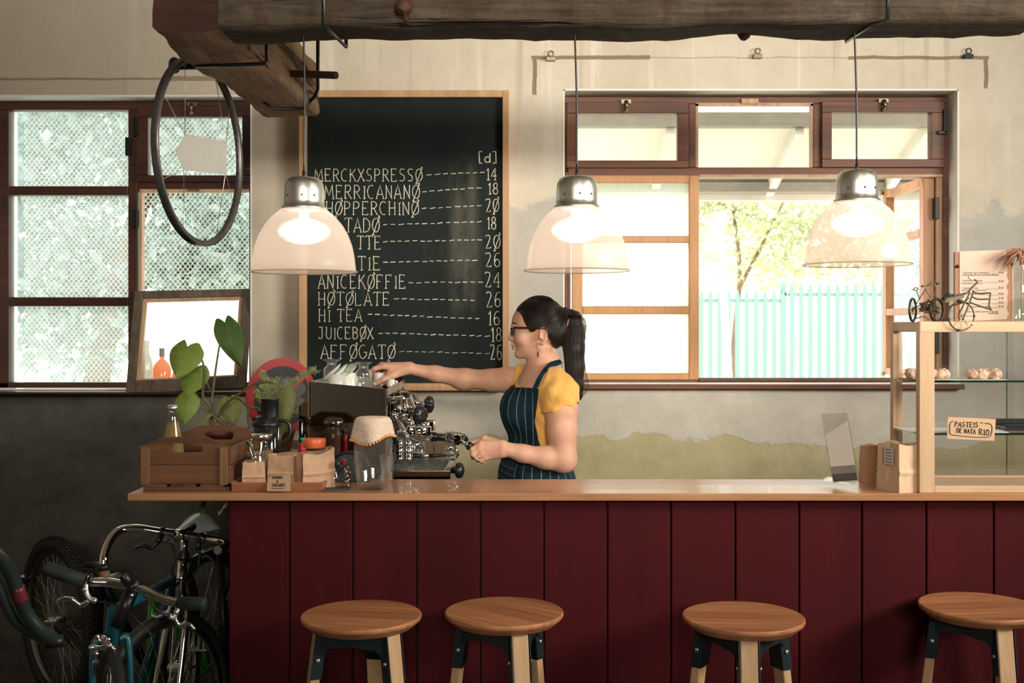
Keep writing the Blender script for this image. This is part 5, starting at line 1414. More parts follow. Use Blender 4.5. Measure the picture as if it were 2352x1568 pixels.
# ---- black coffee press and a sauce bottle behind the tray
px_, py_ = XA(612, 3.66), 3.66
cf = thing('coffee_press', 'black coffee press with a black plunger tube in front of the round sign', 'coffee press', (px_, py_, RZ))
k_ = py_ / F_PX; zz = lambda y: ZA(y, py_) - RZ
MB().lathe([(0, .002), (30 * k_, .002), (31 * k_, .008), (31 * k_, zz(975)), (28 * k_, zz(972))], (px_, py_, RZ), 36).build('jug', plain('smoked_black_glass', (.012, .016, .018), .08, 0, .1), cf)
MB().lathe([(32 * k_, zz(978)), (33 * k_, zz(974)), (33 * k_, zz(970)), (25 * k_, zz(965)), (24 * k_, zz(957)), (22 * k_, zz(956)), (0, zz(956))], (px_, py_, RZ), 36).build('collar', M['black'], cf)
ax_ = XA(620, py_)
MB().lathe([(20 * k_, zz(957)), (20 * k_, zz(918)), (21 * k_, zz(917)), (21 * k_, zz(914.5)), (19 * k_, zz(914)), (0, zz(914))], (ax_, py_, RZ), 36).build('plunger_tube', M['black'], cf)
m = MB().tube(smooth_path([W(640, 965, py_), W(662, 970, py_), W(666, 995, py_), W(655, 1015, py_), W(641, 1018, py_)], 6), .0065, 8); m.build('handle', M['black'], cf)
m = MB().tube([W(592, 960, py_), W(583, 958, py_), W(584, 975, py_)], .004, 6); m.ball(W(598, 946, py_), (.012, .012, .006), 10, 6); m.build('spout', M['blackmetal'], cf)
m = MB().box(XA(638, 3.6), 3.615, RZ, XA(643, 3.6), 3.625, ZA(998, 3.6)); m.build('frame_strip', M['chrome'], cf)
sx, sy = XA(695, 3.52), 3.52
bottle('sauce_bottle', 'little red sauce bottle with a green cap beside the orange lid', sx, sy, RZ, [(0, .001), (.010, .001), (.011, .01), (.011, ZA(1040, sy) - RZ), (.009, ZA(1036, sy) - RZ)], M['glass'],
       'bottle', ([(.0115, .012), (.0115, ZA(1034, sy) - RZ), (.0115, ZA(1020, sy) - RZ), (.006, ZA(1016, sy) - RZ)], plain('red_label', (.55, .02, .03), .35)), ([(.006, ZA(1017, sy) - RZ), (.006, ZA(1012, sy) - RZ), (.009, ZA(1011, sy) - RZ), (.009, ZA(1005, sy) - RZ), (0, ZA(1004, sy) - RZ)], plain('green_cap', (.01, .22, .13), .35)))

# ---- round prohibition-style sign with a plain grey cloud shape, leaning on the wall
RS = .168; sc_ = W(647, 911, 4.80); az = math.radians(39)
su = Vector((math.cos(az), math.sin(az), 0)); sn = Vector((math.sin(az), -math.cos(az), 0)); sv = Vector((0, 0, 1))
rs = thing('round_sign', 'round black sign with a red rim and diagonal red bar leaning by the wall', 'sign', sc_ - sv * RS)
def sp(a, b, o=0): return sc_ + su * a + sv * b + sn * o
MB().prism([sp(RS * .99 * math.cos(2 * PI * k / 64), RS * .99 * math.sin(2 * PI * k / 64), -.006) for k in range(64)], sn * .006).build('disc', plain('black_sign_face', (.008, .010, .010), .4), rs)
M['signred'] = plain('sign_red', (.42, .018, .022), .35, 0, .08)
MB().ring([sp(RS * math.cos(2 * PI * k / 64), RS * math.sin(2 * PI * k / 64), .0) for k in range(64)], [sp(RS * .79 * math.cos(2 * PI * k / 64), RS * .79 * math.sin(2 * PI * k / 64), .0) for k in range(64)], sn * .003).build('red_rim', M['signred'], rs)
a45 = math.radians(40); d1 = (math.cos(a45), math.sin(a45)); d2 = (-d1[1], d1[0]); L_ = RS * .80
MB().prism([sp(d1[0] * s * L_ + d2[0] * w, d1[1] * s * L_ + d2[1] * w, .001) for s, w in ((-1, -.013), (1, -.013), (1, .013), (-1, .013))], sn * .003).build('red_bar', M['signred'], rs)
def cloud(cx_, cz_, s):
    blobs = ((-.5, .0, .35), (-.15, .2, .4), (.3, .15, .45), (.6, -.05, .3), (.0, -.15, .45), (.35, -.2, .35), (-.35, -.2, .3))
    for i, (a, b, r) in enumerate(blobs):
        MBc.prism([sp(cx_ + s * (a + r * math.cos(2 * PI * k / 24)), cz_ + s * (b + r * math.sin(2 * PI * k / 24)), .0002 + i * .00004) for k in range(24)], sn * .0003)
MBc = MB(); cloud(.04, .035, .085); cloud(.075, -.045, .06); MBc.build('grey_shape', plain('sign_grey', (.11, .095, .09), .5), rs)
MB().bar(sp(0, -RS * .9, -.006), Vector((sc_.x, 4.93, RZ + .004)), .02, .01).build('stand', M['blackmetal'], rs)
MB().bar(sp(0, -RS * .97, -.004), Vector((sp(0, 0, -.004).x, sp(0, 0, -.004).y, RZ)), .05, .008).build('stand', M['blackmetal'], rs)

# ---- potted fern
fx, fy = XA(662, 4.45), 4.45
fp = thing('potted_fern', 'feathery asparagus fern in a terracotta pot beside the machine', 'plant', (fx - .03, fy, RZ))
M['terra'] = plain('terracotta', (.33, .12, .065), .7, 0, .15, 12)
k_ = fy / F_PX
MB().lathe([(0, .006), (.038, .006), (.055, .085), (.058, .085), (.058, .105), (.052, .105), (.050, .095), (0, .092)], (fx - .03, fy, RZ), 32).build('pot', M['terra'], fp)
MB().lathe([(0, .0), (.062, .0), (.072, .014), (.068, .014), (.06, .006), (0, .005)], (fx - .03, fy, RZ), 32).build('saucer', M['white'], fp)
M['fern'] = leafmat('fern_green', (.34, .44, .17), (.66, .72, .40), .3, 30)
m = MB(); st_ = MB(); r4 = random.Random(21)
def frond(pts, w0, dens=46):
    P = smooth_path(pts, 12)
    st_.tube(P, .0012, 5)
    for k in range(dens):
        i = int((.18 + .82 * k / dens) * (len(P) - 2)); p = P[i]; t = i / len(P); w = w0 * (1 - .6 * t)
        for _ in range(3):
            d = Vector((r4.gauss(0, 1), r4.gauss(0, 1), r4.gauss(0, .8))).normalized(); L = w * r4.uniform(.4, 1)
            tip = p + d * L; st_.tube([p, tip], .0004, 3, caps=False)
            for q in range(5):
                b = p.lerp(tip, .3 + .7 * q / 4); e = Vector((r4.gauss(0, 1), r4.gauss(0, 1), r4.gauss(0, 1))).normalized() * .008
                s = e.orthogonal().normalized() * .0015
                m.add([b - s, b + e * .5 - s * .6, b + e, b + e * .5 + s * 1.2], [(0, 1, 2, 3)])
base = Vector((fx - .03, fy, RZ + .10))
def fw(px, py, dy=0): return W(px, py, fy + dy)
frond([base, fw(616, 912), fw(606, 868), fw(602, 848)], .035, 40)
frond([base, fw(620, 915), fw(612, 890, -.03), fw(596, 888, -.05)], .04, 36)
frond([base, fw(630, 905), fw(632, 880), fw(640, 866)], .04, 40)
frond([base, fw(622, 905, .03), fw(614, 880, .05), fw(620, 872, .06)], .05, 40)
frond([base, fw(640, 910), fw(668, 885), fw(700, 856), fw(736, 852)], .036, 60)
frond([base, fw(650, 900), fw(680, 875), fw(715, 850), fw(722, 846)], .030, 40)
frond([base, fw(670, 940), fw(678, 930), fw(681, 955)], .025, 26)
frond([base, fw(600, 920, -.05), fw(592, 905, -.1), fw(588, 892, -.1)], .03, 26)
o = m.build('foliage', M['fern'], fp); o['kind'] = 'stuff'
st_.build('stems', plain('fern_stem', (.25, .22, .10), .6), fp)

# ---- philodendron
hy = 3.95; hx_ = XA(480, hy)
ph = thing('potted_philodendron', 'heart-leaved philodendron in a small dark red pot behind the crate', 'plant', (hx_ + .03, hy, RZ))
pz = ZA(984, hy)
MB().lathe([(0, .003), (.038, .003), (.052, pz - RZ - .03), (.056, pz - RZ - .03), (.056, pz - RZ), (.050, pz - RZ), (.048, pz - RZ - .012), (0, pz - RZ - .015)], (hx_ + .03, hy, RZ), 32).build('pot', plain('dark_red_pot', (.13, .03, .02), .5), ph)
M['stem'] = plain('philodendron_stem', (.13, .13, .05), .5, 0, .3, 20)
M['stem2'] = plain('woody_stem', (.20, .13, .07), .7, 0, .3, 20)
def leafm(name, c1, c2, tr): return leafmat(name, c1, c2, tr, 14)
M['lf1'] = leafm('bright_leaf', (.22, .34, .07), (.36, .46, .12), .45)
M['lf2'] = leafm('dark_leaf', (.06, .13, .03), (.12, .20, .055), .3)
M['lf3'] = leafm('pale_leaf', (.26, .30, .10), (.40, .43, .17), .4)
def heart(sin_, tip, wpx, Y0, Y1, mat, curl=.25, twist=0.0, lobe=.30, fold=0.0):
    """heart-shaped leaf from petiole joint to drip tip, veined along a raised midrib"""
    a, b = W(*sin_, Y0), W(*tip, Y1); ax_ = b - a; L = ax_.length; ax_.normalize()
    view = Vector((0, -1, .25)); w_ = ax_.cross(view).normalized()
    w_ = Matrix.Rotation(twist, 3, ax_) @ w_; nn = w_.cross(ax_).normalized()
    if nn.y > 0: nn = -nn
    hw = wpx / F_PX * Y0 / 2
    def fn(u, v):
        s = u * 2 - 1            # across
        # outline: half width along the length with lobes behind the joint
        t = v
        prof_w = hw * (math.sin(PI * min(1, (t * .93 + .07)) ** .62)) ** .85 if t < 1 else 0
        back = -lobe * L * (abs(s) ** .8) * (1 - abs(s) ** 4 * .6) * (1 - t) ** 2.2
        y = t * L + back
        x = s * prof_w * (1.0 if t > .02 else 1.0)
        z = -curl * hw * (s * s) - .10 * L * t * t + fold * abs(s) * hw + .02 * hw * math.sin(t * 22) * (1 - abs(s))
        return a + ax_ * y + w_ * x + nn * z
    m = MB().grid(fn, 16, 22)
    o = m.build('leaf', mat, ph)
    MB().tube([fn(.5, j / 12) + nn * .0004 for j in range(13)], list(np.linspace(.0013, .0004, 13)), 5).build('midrib', M['lf3'], o)
    return o
heart((430, 796), (399, 863), 88, 3.90, 3.86, M['lf1'], .25, .25, .34)
heart((452, 842), (419, 908), 74, 3.96, 3.93, M['lf1'], .2, .2, .22)
heart((431, 907), (420, 973), 60, 3.93, 3.90, M['lf1'], .2, .1, .16)
heart((526, 912), (536, 973), 58, 3.98, 3.95, M['lf3'], .3, -.2, .12)
heart((517, 741), (553, 834), 62, 3.95, 3.90, M['lf2'], .3, -.3, .26)
heart((655, 893), (638, 999), 52, 3.80, 3.76, M['lf3'], .35, .25, .10)
heart((668, 912), (668, 960), 26, 3.83, 3.80, M['lf3'], .3, -.6, .1)
heart((483, 950), (450, 974), 16, 3.9, 3.88, M['lf3'], .2, .5, .05)
cs = lambda *P: smooth_path([W(280 + x / 2.904, 640 + y / 2.904, Y) for x, y, Y in P], 8)
def stem(P, r0, r1, mat): 
    q = cs(*P); MB().tube(q, list(np.linspace(r0, r1, len(q))), 8).build('stem', mat, ph)
stem([(600, 985, 3.95), (588, 900, 3.94), (585, 850, 3.93), (540, 780, 3.92), (550, 620, 3.90), (520, 520, 3.90), (430, 455, 3.90)], .006, .0028, M['stem'])
stem([(605, 985, 3.96), (594, 880, 3.95), (610, 720, 3.95), (650, 450, 3.95), (690, 290, 3.95)], .0065, .0016, M['stem'])
stem([(592, 750, 3.95), (560, 680, 3.955), (500, 590, 3.96)], .002, .0016, M['stem'])
stem([(592, 905, 3.94), (520, 850, 3.93), (435, 775, 3.93)], .0025, .0018, M['stem'])
stem([(640, 960, 3.97), (610, 800, 3.98), (680, 782, 3.98), (713, 790, 3.98)], .003, .0022, M['stem'])
stem([(715, 965, 3.98), (712, 880, 3.98), (700, 800, 3.975)], .004, .003, M['stem'])
stem([(640, 920, 3.92), (700, 830, 3.90), (870, 710, 3.84), (980, 690, 3.81), (1068, 728, 3.80)], .0055, .003, M['stem'])
stem([(700, 985, 3.95), (640, 935, 3.94), (590, 890, 3.94)], .008, .007, M['stem2'])
stem([(780, 800, 3.97), (850, 855, 3.95), (905, 865, 3.92), (930, 885, 3.90)], .0045, .004, M['stem'])
stem([(720, 785, 3.98), (780, 800, 3.97)], .003, .0045, M['stem'])
stem([(850, 855, 3.95), (838, 920, 3.94), (848, 990, 3.93), (820, 1000, 3.92)], .0045, .003, M['stem'])
stem([(605, 950, 3.95), (590, 1020, 3.955)], .008, .008, M['stem2'])
stem([(740, 975, 3.96), (700, 1020, 3.96)], .006, .006, M['stem2'])

# ---- old sash leaning in the left window, with bottles behind it
SY0, SY1 = 4.915, 5.02     # foot and head
fo = thing('old_window_sash', 'weathered wooden window sash with cloudy glass leaning in the left window', 'window sash', (XA(425, 4.92), 4.92, ZA(905, SY0)))
P0 = {'bl': W(288, 904, SY0), 'br': W(562, 891, SY0 + .01), 'tl': W(309, 668, SY1), 'tr': W(578, 662, SY1 + .01)}
sd = ((P0['tl'] - P0['bl']).cross(P0['br'] - P0['bl'])).normalized()
if sd.y < 0: sd = -sd
sd *= .032
def sq(u, v): return P0['bl'] * (1 - u) * (1 - v) + P0['br'] * u * (1 - v) + P0['tl'] * (1 - u) * v + P0['tr'] * u * v
def member(u0, v0, u1, v1, nm='rail', s=1.0): MB().hexa([sq(u0, v0), sq(u1, v0), sq(u1, v0) + sd, sq(u0, v0) + sd], [sq(u0, v1), sq(u1, v1), sq(u1, v1) + sd, sq(u0, v1) + sd]).build(nm, M['grey_old'], fo, bevel=.003)
member(0, 0, .075, 1, 'stile'); member(.925, 0, 1, 1, 'stile'); member(.0755, 0, .9245, .125); member(.0755, .925, .9245, .999)
for (a, b, c, d) in ((.075, .125, .105, .925), (.895, .125, .925, .925), (.105, .895, .895, .925), (.105, .125, .895, .14)):
    MB().hexa([sq(a, b) + sd * .35, sq(c, b) + sd * .35, sq(c, b) + sd * .8, sq(a, b) + sd * .8], [sq(a, d) + sd * .35, sq(c, d) + sd * .35, sq(c, d) + sd * .8, sq(a, d) + sd * .8]).build('glazing_bead', M['honey_old'], fo)
MB().hexa([sq(.10, .13) + sd * .6, sq(.9, .13) + sd * .6, sq(.9, .13) + sd * .7, sq(.10, .13) + sd * .7], [sq(.10, .9) + sd * .6, sq(.9, .9) + sd * .6, sq(.9, .9) + sd * .7, sq(.1, .9) + sd * .7]).build('pane', glass('cloudy_glass', (.97, 1, .99), .03, .15, milky=.12, milk=(1, 1, 1)), fo)
zs = ZA(897, 5.0)
def wbot(px, top, bodyw, neckw, label, gm, Y=5.045, liq=None, capm=None, cap_y=None):
    x = XA(px, Y); h = ZA(top, Y) - zs; k = Y / F_PX; r = bodyw / 2 * k; n = neckw / 2 * k
    bottle('old_bottle', label, x, Y, zs, [(0, .002), (r * .95, .002), (r, .01), (r, h * .52), (r * .8, h * .62), (n, h * .75), (n, h * .93), (n * 1.2, h * .94), (n * 1.2, h)], gm, 'bottle', liq, ([(n * 1.3, h * .8), (n * 1.3, h + .001), (0, h + .001)], capm) if capm else None)
wbot(337, 782, 26, 11, 'dusty clear bottle behind the leaning sash at its left stile', glass('dusty_bottle', (.82, .84, .78), .1, .5, milky=.3, milk=(.8, .78, .7)))
wbot(372, 800, 40, 9, 'amber bottle with black cap behind the leaning sash', glass('amber_glass', (.95, .42, .10), .08, .4, milky=.35, milk=(.95, .45, .12)), capm=M['black'], Y=5.05)
wbot(405, 835, 20, 10, 'short orange bottle half hidden by the big leaves behind the sash', glass('orange_glass', (.95, .30, .08), .08, .4, milky=.35, milk=(.9, .32, .08)), Y=5.05)

# small trailing leaf and dry sprig under the bar end
m = MB().grid(lambda u, v: W(462 + 8 * v + (u - .5) * 13 * math.sin(PI * (.15 + .8 * v)), 1182 - 34 * v, 3.55 + .02 * v), 6, 8)
tg = thing('trailing_leaf', 'narrow dark green leaf hanging behind the bar end above the saddle', 'plant', W(470, 1150, 3.57))
m.build('leaf', M['lf2'], tg); MB().tube([W(470, 1150, 3.57), W(473, 1120, 3.58), Vector((XA(474, 3.6), 3.58, RZ - .031))], .003, 6).build('stem', M['stem'], tg)
m = MB(); r5 = random.Random(2)
pth = smooth_path([W(523, 1150, 3.3), W(516, 1160, 3.31), W(508, 1172, 3.31), W(504, 1178, 3.3)], 6)
m.tube(pth, .0014, 5)
for p in pth[3:]:
    for _ in range(3): m.tube([p, p + Vector((r5.uniform(-.006, .006), r5.uniform(-.006, .006), r5.uniform(-.008, .002)))], .0012, 4)
m.tube([W(523, 1150, 3.3), Vector((XA(525, 3.3), 3.3, CZ - .02))], .0014, 5)
tag(m.build('dry_sprig', M['honey_old'], None), 'dry brown sprig hanging from under the bar top at the red boards', 'sprig')
# ================================================================ ESPRESSO MACHINE
M['mirror'] = metal('polished_dark_steel', (.34, .325, .31), .03)
em = thing('espresso_machine', 'chrome two-group espresso machine with a mirrored side panel on the side counter', 'coffee machine', (-.5, 3.9, RZ))
zb0 = RZ + .03
A_, B_ = Vector((-.672, 3.68, 0)), Vector((-.407, 3.60, 0))
zA, zB = 1.348, 1.328
# body shell, chamfered toward the rear
def prof_pts(y, sh=0.0):
    return [(-.715, y, zb0), (-.41, y, zb0), (-.41, y, 1.30), (-.66, y, 1.30), (-.715, y, 1.262)]
m = MB().prism([(-.715, 3.715, zb0), (-.41, 3.64, zb0), (-.41, 3.64, 1.305), (-.668, 3.70, 1.312), (-.715, 3.715, 1.262)], (0, .555, 0))
m.build('body', M['mirror'], em, bevel=.002)
# mirrored side panel with bright edges
dnn = Vector((B_ - A_)).cross(Vector((0, 0, 1))).normalized()   # outward, to the camera
if dnn.y > 0: dnn = -dnn
q = [A_ + Vector((0, 0, zb0)), B_ + Vector((0, 0, zb0)), B_ + Vector((0, 0, zB)), A_ + Vector((0, 0, zA))]
MB().prism(q, -dnn * .006).build('side_panel', M['mirror'], em)
m = MB()
m.bar(q[0] + dnn * .002, q[3] + dnn * .002, .004, .006, up=dnn); m.bar(q[1] + dnn * .002, q[2] + dnn * .002, .004, .006, up=dnn)
m.build('panel_edge', M['chrome'], em)
# cup rail round the top
m = MB()
zt0 = 1.305
far = [Vector((-.672, 4.25, 0)), Vector((-.407, 4.20, 0))]
m.prism([A_ - dnn * .006 + Vector((0, 0, zt0)), far[0] + Vector((0, 0, zt0)), far[0] + Vector((0, 0, zA)), A_ - dnn * .006 + Vector((0, 0, zA))], (.004, 0, 0))
m.prism([B_ - dnn * .006 + Vector((-.004, 0, zt0)), far[1] + Vector((-.004, 0, zt0)), far[1] + Vector((-.004, 0, zB)), B_ - dnn * .006 + Vector((-.004, 0, zB))], (.004, 0, 0))
m.prism([far[0] + Vector((0, 0, zt0)), far[1] + Vector((0, 0, zt0)), far[1] + Vector((0, 0, zB)), far[0] + Vector((0, 0, zA))], (0, .004, 0))
m.build('cup_rail', M['steel'], em)
m = MB()
for (x, y) in ((-.69, 3.76), (-.44, 3.70), (-.69, 4.22), (-.44, 4.15), (-.30, 3.66), (-.30, 4.0)): m.lathe([(0, 0), (.018, 0), (.016, .03), (0, .03)], (x, y, RZ), 14)
m.build('foot', M['black'], em)
# drip tray
ty0_, ty1_, tx0_, tx1_, tz_ = 3.60, 4.06, -.415, -.200, 1.060
m = MB().box(tx0_, ty0_, RZ + .012, tx1_, ty0_ + .012, tz_ + .002).box(tx0_, ty1_ - .012, RZ + .012, tx1_, ty1_, tz_ + .002).box(tx1_ - .022, ty0_ + .012, RZ + .012, tx1_, ty1_ - .012, tz_ + .002)
m.build('drip_tray', M['chrome'], em, bevel=.003)
MB().box(tx0_, ty0_ + .012, RZ + .012, tx1_ - .022, ty1_ - .012, tz_ - .014).build('tray_well', M['black'], em)
m = MB()
for k in range(26):
    x = tx0_ + .006 + k * (tx1_ - .030 - tx0_) / 25; m.box(x, ty0_ + .012, tz_ - .004, x + .0034, ty1_ - .012, tz_)
m.build('drip_grate', M['steel'], em)
m = MB().lathe([(0, 0), (.010, 0), (.012, .012), (.024, .018), (.027, .028), (.022, .038), (.008, .043), (0, .043)], Vector((tx1_ - .002, 3.70, 1.052)), 24, axis=(1, -.15, 0)); m.build('knob', M['black'], em)
def mp_(px, py, Y): return W(px, py, Y)
# brew groups: sloping polished neck, ring, and valve work
def group(gx, gy_, Y, dy_):
    g = []
    c = mp_(gx, gy_, Y); k = Y / F_PX
    o = MB().lathe([(0, .016), (27 * k, .016), (29 * k, .012), (29 * k, -.012), (26 * k, -.020), (24 * k, -.022), (24 * k, .013), (0, .013)], c, 40).build('brew_group', M['chrome'], em)
    a = mp_(gx - 52, gy_ - 66, Y); b = mp_(gx - 14, gy_ - 4, Y)
    MB().tube([a, b], [.018, .021], 24).build('group_neck', M['chrome'], o)
    MB().tube([mp_(gx - 22, gy_ - 70, Y), mp_(gx + 2, gy_ - 12, Y)], [.011, .012], 18).build('group_neck', M['chrome'], o)
    MB().tube(circle(mp_(gx - 30, gy_ - 30, Y), .0225, b - a, 24), .003, 6, True).build('band', M['steel'], o)
    MB().bar(mp_(gx - 75, gy_ - 62, Y), mp_(gx - 30, gy_ - 62, Y), .05, .05).build('group_block', M['chrome'], o, bevel=.008)
    return c
c1 = group(962, 988, 3.79, 0); c2 = group(972, 975, 4.02, 0)
def valve(p0, p1, knobp, kr_, nm):
    d = (Vector(p1) - Vector(p0)).normalized()
    v = MB().tube([p0, p1], .010, 16)
    v.tube([Vector(p0).lerp(p1, .45), Vector(p0).lerp(p1, .62)], .0145, 6, smooth=False)
    v.tube([Vector(p0).lerp(p1, .9), p1], .0135, 8, smooth=False); v.tube([p1, knobp], .005, 10)
    o = v.build('steam_valve', M['chrome'], em)
    n = 40; prof = [(0, -.012), (.55, -.012), (.8, -.008), (1, 0), (1, .010), (.85, .018), (.45, .022), (0, .021)]
    m = MB(); vs = []; fs = []
    u = d.orthogonal().normalized(); w = d.cross(u)
    for (r, h) in prof:
        for k in range(n):
            a = 2 * PI * k / n; lob = 1 + (.07 * math.cos(8 * a) if r > .7 else 0)
            vs.append(Vector(knobp) + d * h + u * (math.cos(a) * r * kr_ * lob) + w * (math.sin(a) * r * kr_ * lob))
    for i in range(len(prof) - 1):
        for k in range(n): fs.append((i * n + k, i * n + (k + 1) % n, (i + 1) * n + (k + 1) % n, (i + 1) * n + k))
    m.add(vs, fs, 0, True); kb_ = m.build('valve_knob', M['black'], o)
    MB().disc(Vector(knobp) + d * .0225, kr_ * .45, d, 24).build('knob_cap', M['blackmetal'], kb_)
valve(mp_(893, 940, 3.72), mp_(945, 944, 3.64), mp_(962, 952, 3.62), .028, 'a')
valve(mp_(900, 921, 3.95), mp_(968, 926, 3.98), mp_(982, 929, 3.985), .029, 'b')
m = MB()
for (x, y, Y, r, h) in ((905, 930, 3.8, .012, .05), (920, 922, 3.85, .017, .045), (935, 932, 3.85, .012, .05), (912, 960, 3.75, .013, .07)):
    m.lathe([(0, -h / 2), (r, -h / 2), (r, -h * .2), (r * .8, -h * .15), (r * .8, h * .2), (r, h * .25), (r, h / 2), (0, h / 2)], mp_(x, y, Y), 6 if r > .015 else 18, smooth=False)
m.tube([mp_(890, 952, 3.72), mp_(905, 950, 3.70), mp_(940, 955, 3.68)], .009, 12); m.ball(mp_(908, 952, 3.69), .014, 16, 10)
m.build('valve_body', M['chrome'], em)
st1 = MB().tube(smooth_path([mp_(906, 955, 3.68), mp_(912, 962, 3.68), mp_(930, 995, 3.67)], 6), .0042, 10).build('steam_wand', M['chrome'], em)
MB().tube([mp_(929, 993, 3.67), mp_(933, 1000, 3.67), mp_(940, 1009, 3.67)], [.006, .009, .007], 12).build('wand_tip', M['chrome'], st1)
st2 = MB().tube([mp_(993, 993, 4.0), mp_(996, 1012, 4.0), mp_(999, 1040, 4.0)], .004, 10).build('steam_wand', M['chrome'], em)
MB().tube([mp_(992, 996, 4.0), mp_(996, 1010, 4.0)], .010, 10).build('wand_grip', M['black'], st2)
for (px, Y) in ((918, 3.66), (939, 3.78)):
    k = Y / F_PX; c = mp_(px, 1055, Y)
    MB().lathe([(0, -3 * k), (4 * k, -3 * k), (5 * k, 0), (8.5 * k, 1 * k), (9 * k, 3 * k), (8 * k, 4 * k), (9.2 * k, 6 * k), (9.2 * k, 24 * k), (8.6 * k, 25 * k), (9.2 * k, 26 * k), (9.2 * k, 42 * k), (6 * k, 46 * k), (0, 46 * k)], c, 22).build('water_nozzle', M['chrome'], em)
MB().box(-.41, 3.70, 1.10, -.385, 4.16, 1.28).build('front_plate', M['mirror'], em, bevel=.003)
m = MB().tube([mp_(897, 1000, 3.63), mp_(900, 1030, 3.63)], .006, 8); m.build('wand_grip', M['black'], em)

def portafilter(basket, hand, name, label, Rb, spout_dir=1, parent_kind='coffee tool', tilt=0.0, grip0=.30, gr=.0125, flare=True):
    """chromed basket with a double spout, a collar and a black handle running to `hand`"""
    b = Vector(basket); h = Vector(hand); d = (h - b).normalized()
    pf = thing(name, label, parent_kind, b)
    up = Vector((0, 0, 1)); upn = ((up - d * up.dot(d)).normalized() * .35 + up * .65).normalized()
    MB().lathe([(0, -.024), (Rb * .55, -.024), (Rb * .9, -.012), (Rb, 0), (Rb, .010), (Rb * 1.06, .011), (Rb * 1.06, .015), (Rb * .93, .015), (Rb * .9, 0), (Rb * .7, -.010), (0, -.011)], b, 40, axis=upn).build('basket', M['chrome'], pf)
    L = (h - b).length
    s = b + d * Rb * .9
    MB().tube([s - upn * .004, s + d * .010 - upn * .004, s + d * .014 - upn * .004, s + d * .022 - upn * .005], [.008, .007, .010, .009], 16).build('neck', M['chrome'], pf)
    g0 = s + d * .020 - upn * .005
    n = 12; L2 = (h - g0).length; pts = [g0 + (h - g0) * (i / n) for i in range(n + 1)]
    rad = [gr * 1.18, gr * 1.22, gr * .98, gr * .95, gr * .95, gr, gr * 1.04, gr * 1.08, gr * 1.1, gr * 1.1, gr * 1.1, gr * 1.05, gr * .8]
    MB().tube(pts, rad, 18).build('handle', M['black'], pf)
    sd_ = d.cross(upn)
    m = MB().tube(smooth_path([b - upn * .022, b - upn * .036, b - upn * .040 + d * .006], 4), .009, 14)
    for s_ in (1, -1):
        m.tube(smooth_path([b - upn * .034, b - upn * .040 + d * .012 * s_ , b - upn * .052 + d * .016 * s_, b - upn * .062 + d * .014 * s_], 5), [.0085] * 10 + [.0075] * 6, 12)
    m.build('spout', M['chrome'], pf)
    return pf
pf1 = portafilter(c1 + Vector((0, 0, -.012)), mp_(1072, 1008, 3.90), 'portafilter', 'black-handled chrome portafilter locked in the nearer brew group', .036, gr=.0135)
# brush lying on the grate
ybr = 3.98; zb_ = tz_ + .0075
br = thing('cleaning_brush', 'black coffee brush lying across the drip grate', 'brush', (XA(985, ybr), ybr, tz_))
xa, xb, xc, xd = XA(942, ybr), XA(967, ybr), XA(985, ybr), XA(1056, ybr)
MB().tube([(xa, ybr, zb_ + .001), (xa + .01, ybr, zb_ + .001), (xb, ybr, zb_)], [.007, .009, .0075], 10).build('bristles', M['black'], br)
MB().tube([(xb, ybr, zb_), (xc, ybr, zb_)], .0072, 12).build('ferrule', M['steel'], br)
MB().tube([(xc, ybr, zb_), (xc + .02, ybr, zb_), (xd, ybr - .0, zb_ + .003)], [.0072, .006, .002], 10).build('handle', M['black'], br)
# paper cups stacked behind the groups
cx_, cy_ = XA(957, 4.16), 4.20; k_ = cy_ / F_PX
for j, (px, top, lab) in enumerate(((957, 992, 'tall stack of white ribbed paper cups behind the brew groups'),)):
    cx_ = XA(px, cy_); st_c = thing('paper_cup', lab, 'cup stack', (cx_, cy_, tz_))
    h = ZA(top, cy_) - RZ; n = 11; pr = []
    cz0 = RZ
    for i in range(n):
        z = h * .25 + i * h * .75 / n; pr += [(17.5 * k_, z), (19 * k_, z + .001), (19 * k_, z + .005), (17.6 * k_, z + .006)]
    st_c.location.z = RZ
    MB().lathe([(0, 0), (14 * k_, 0), (17 * k_, h * .25)] + pr + [(16 * k_, h), (0, h - .01)], (cx_, cy_, RZ), 32).build('cups', M['white'], st_c)

# ---- things on top of the machine (rest on z = 1.3125)
TZ = 1.3125
def jarr(px, top, Y, lab, s=1.0):
    k = Y / F_PX; x = XA(px, Y); h = ZA(top, Y) - TZ
    t = thing('glass_carafe', lab, 'carafe', (x, Y, TZ)); r = 19 * k * s
    pr = [(0, .003), (r * .9, .002), (r, .008), (r, h * .58), (r * .92, h * .68), (r * .62, h * .76), (r * .58, h * .80), (r * .62, h * .82), (r * .56, h * .85), (r * .62, h * .90), (r * 1.02, h * .965), (r * 1.05, h * .985), (r * 1.0, h), (r * .9, h), (r * .5, h * .9), (r * .45, h * .82), (r * .55, h * .74), (r * .84, h * .66), (r * .91, h * .56), (r * .9, .014), (0, .012)]
    MB().lathe(pr, (x, Y, TZ), 40).build('body', M['jugglass'], t)
    return t
jarr(762, 825, 4.08, 'clear glass carafe with flared lip at the rear of the machine top')
jarr(835, 831, 3.80, 'clear glass carafe with flared lip just before the reaching hand')
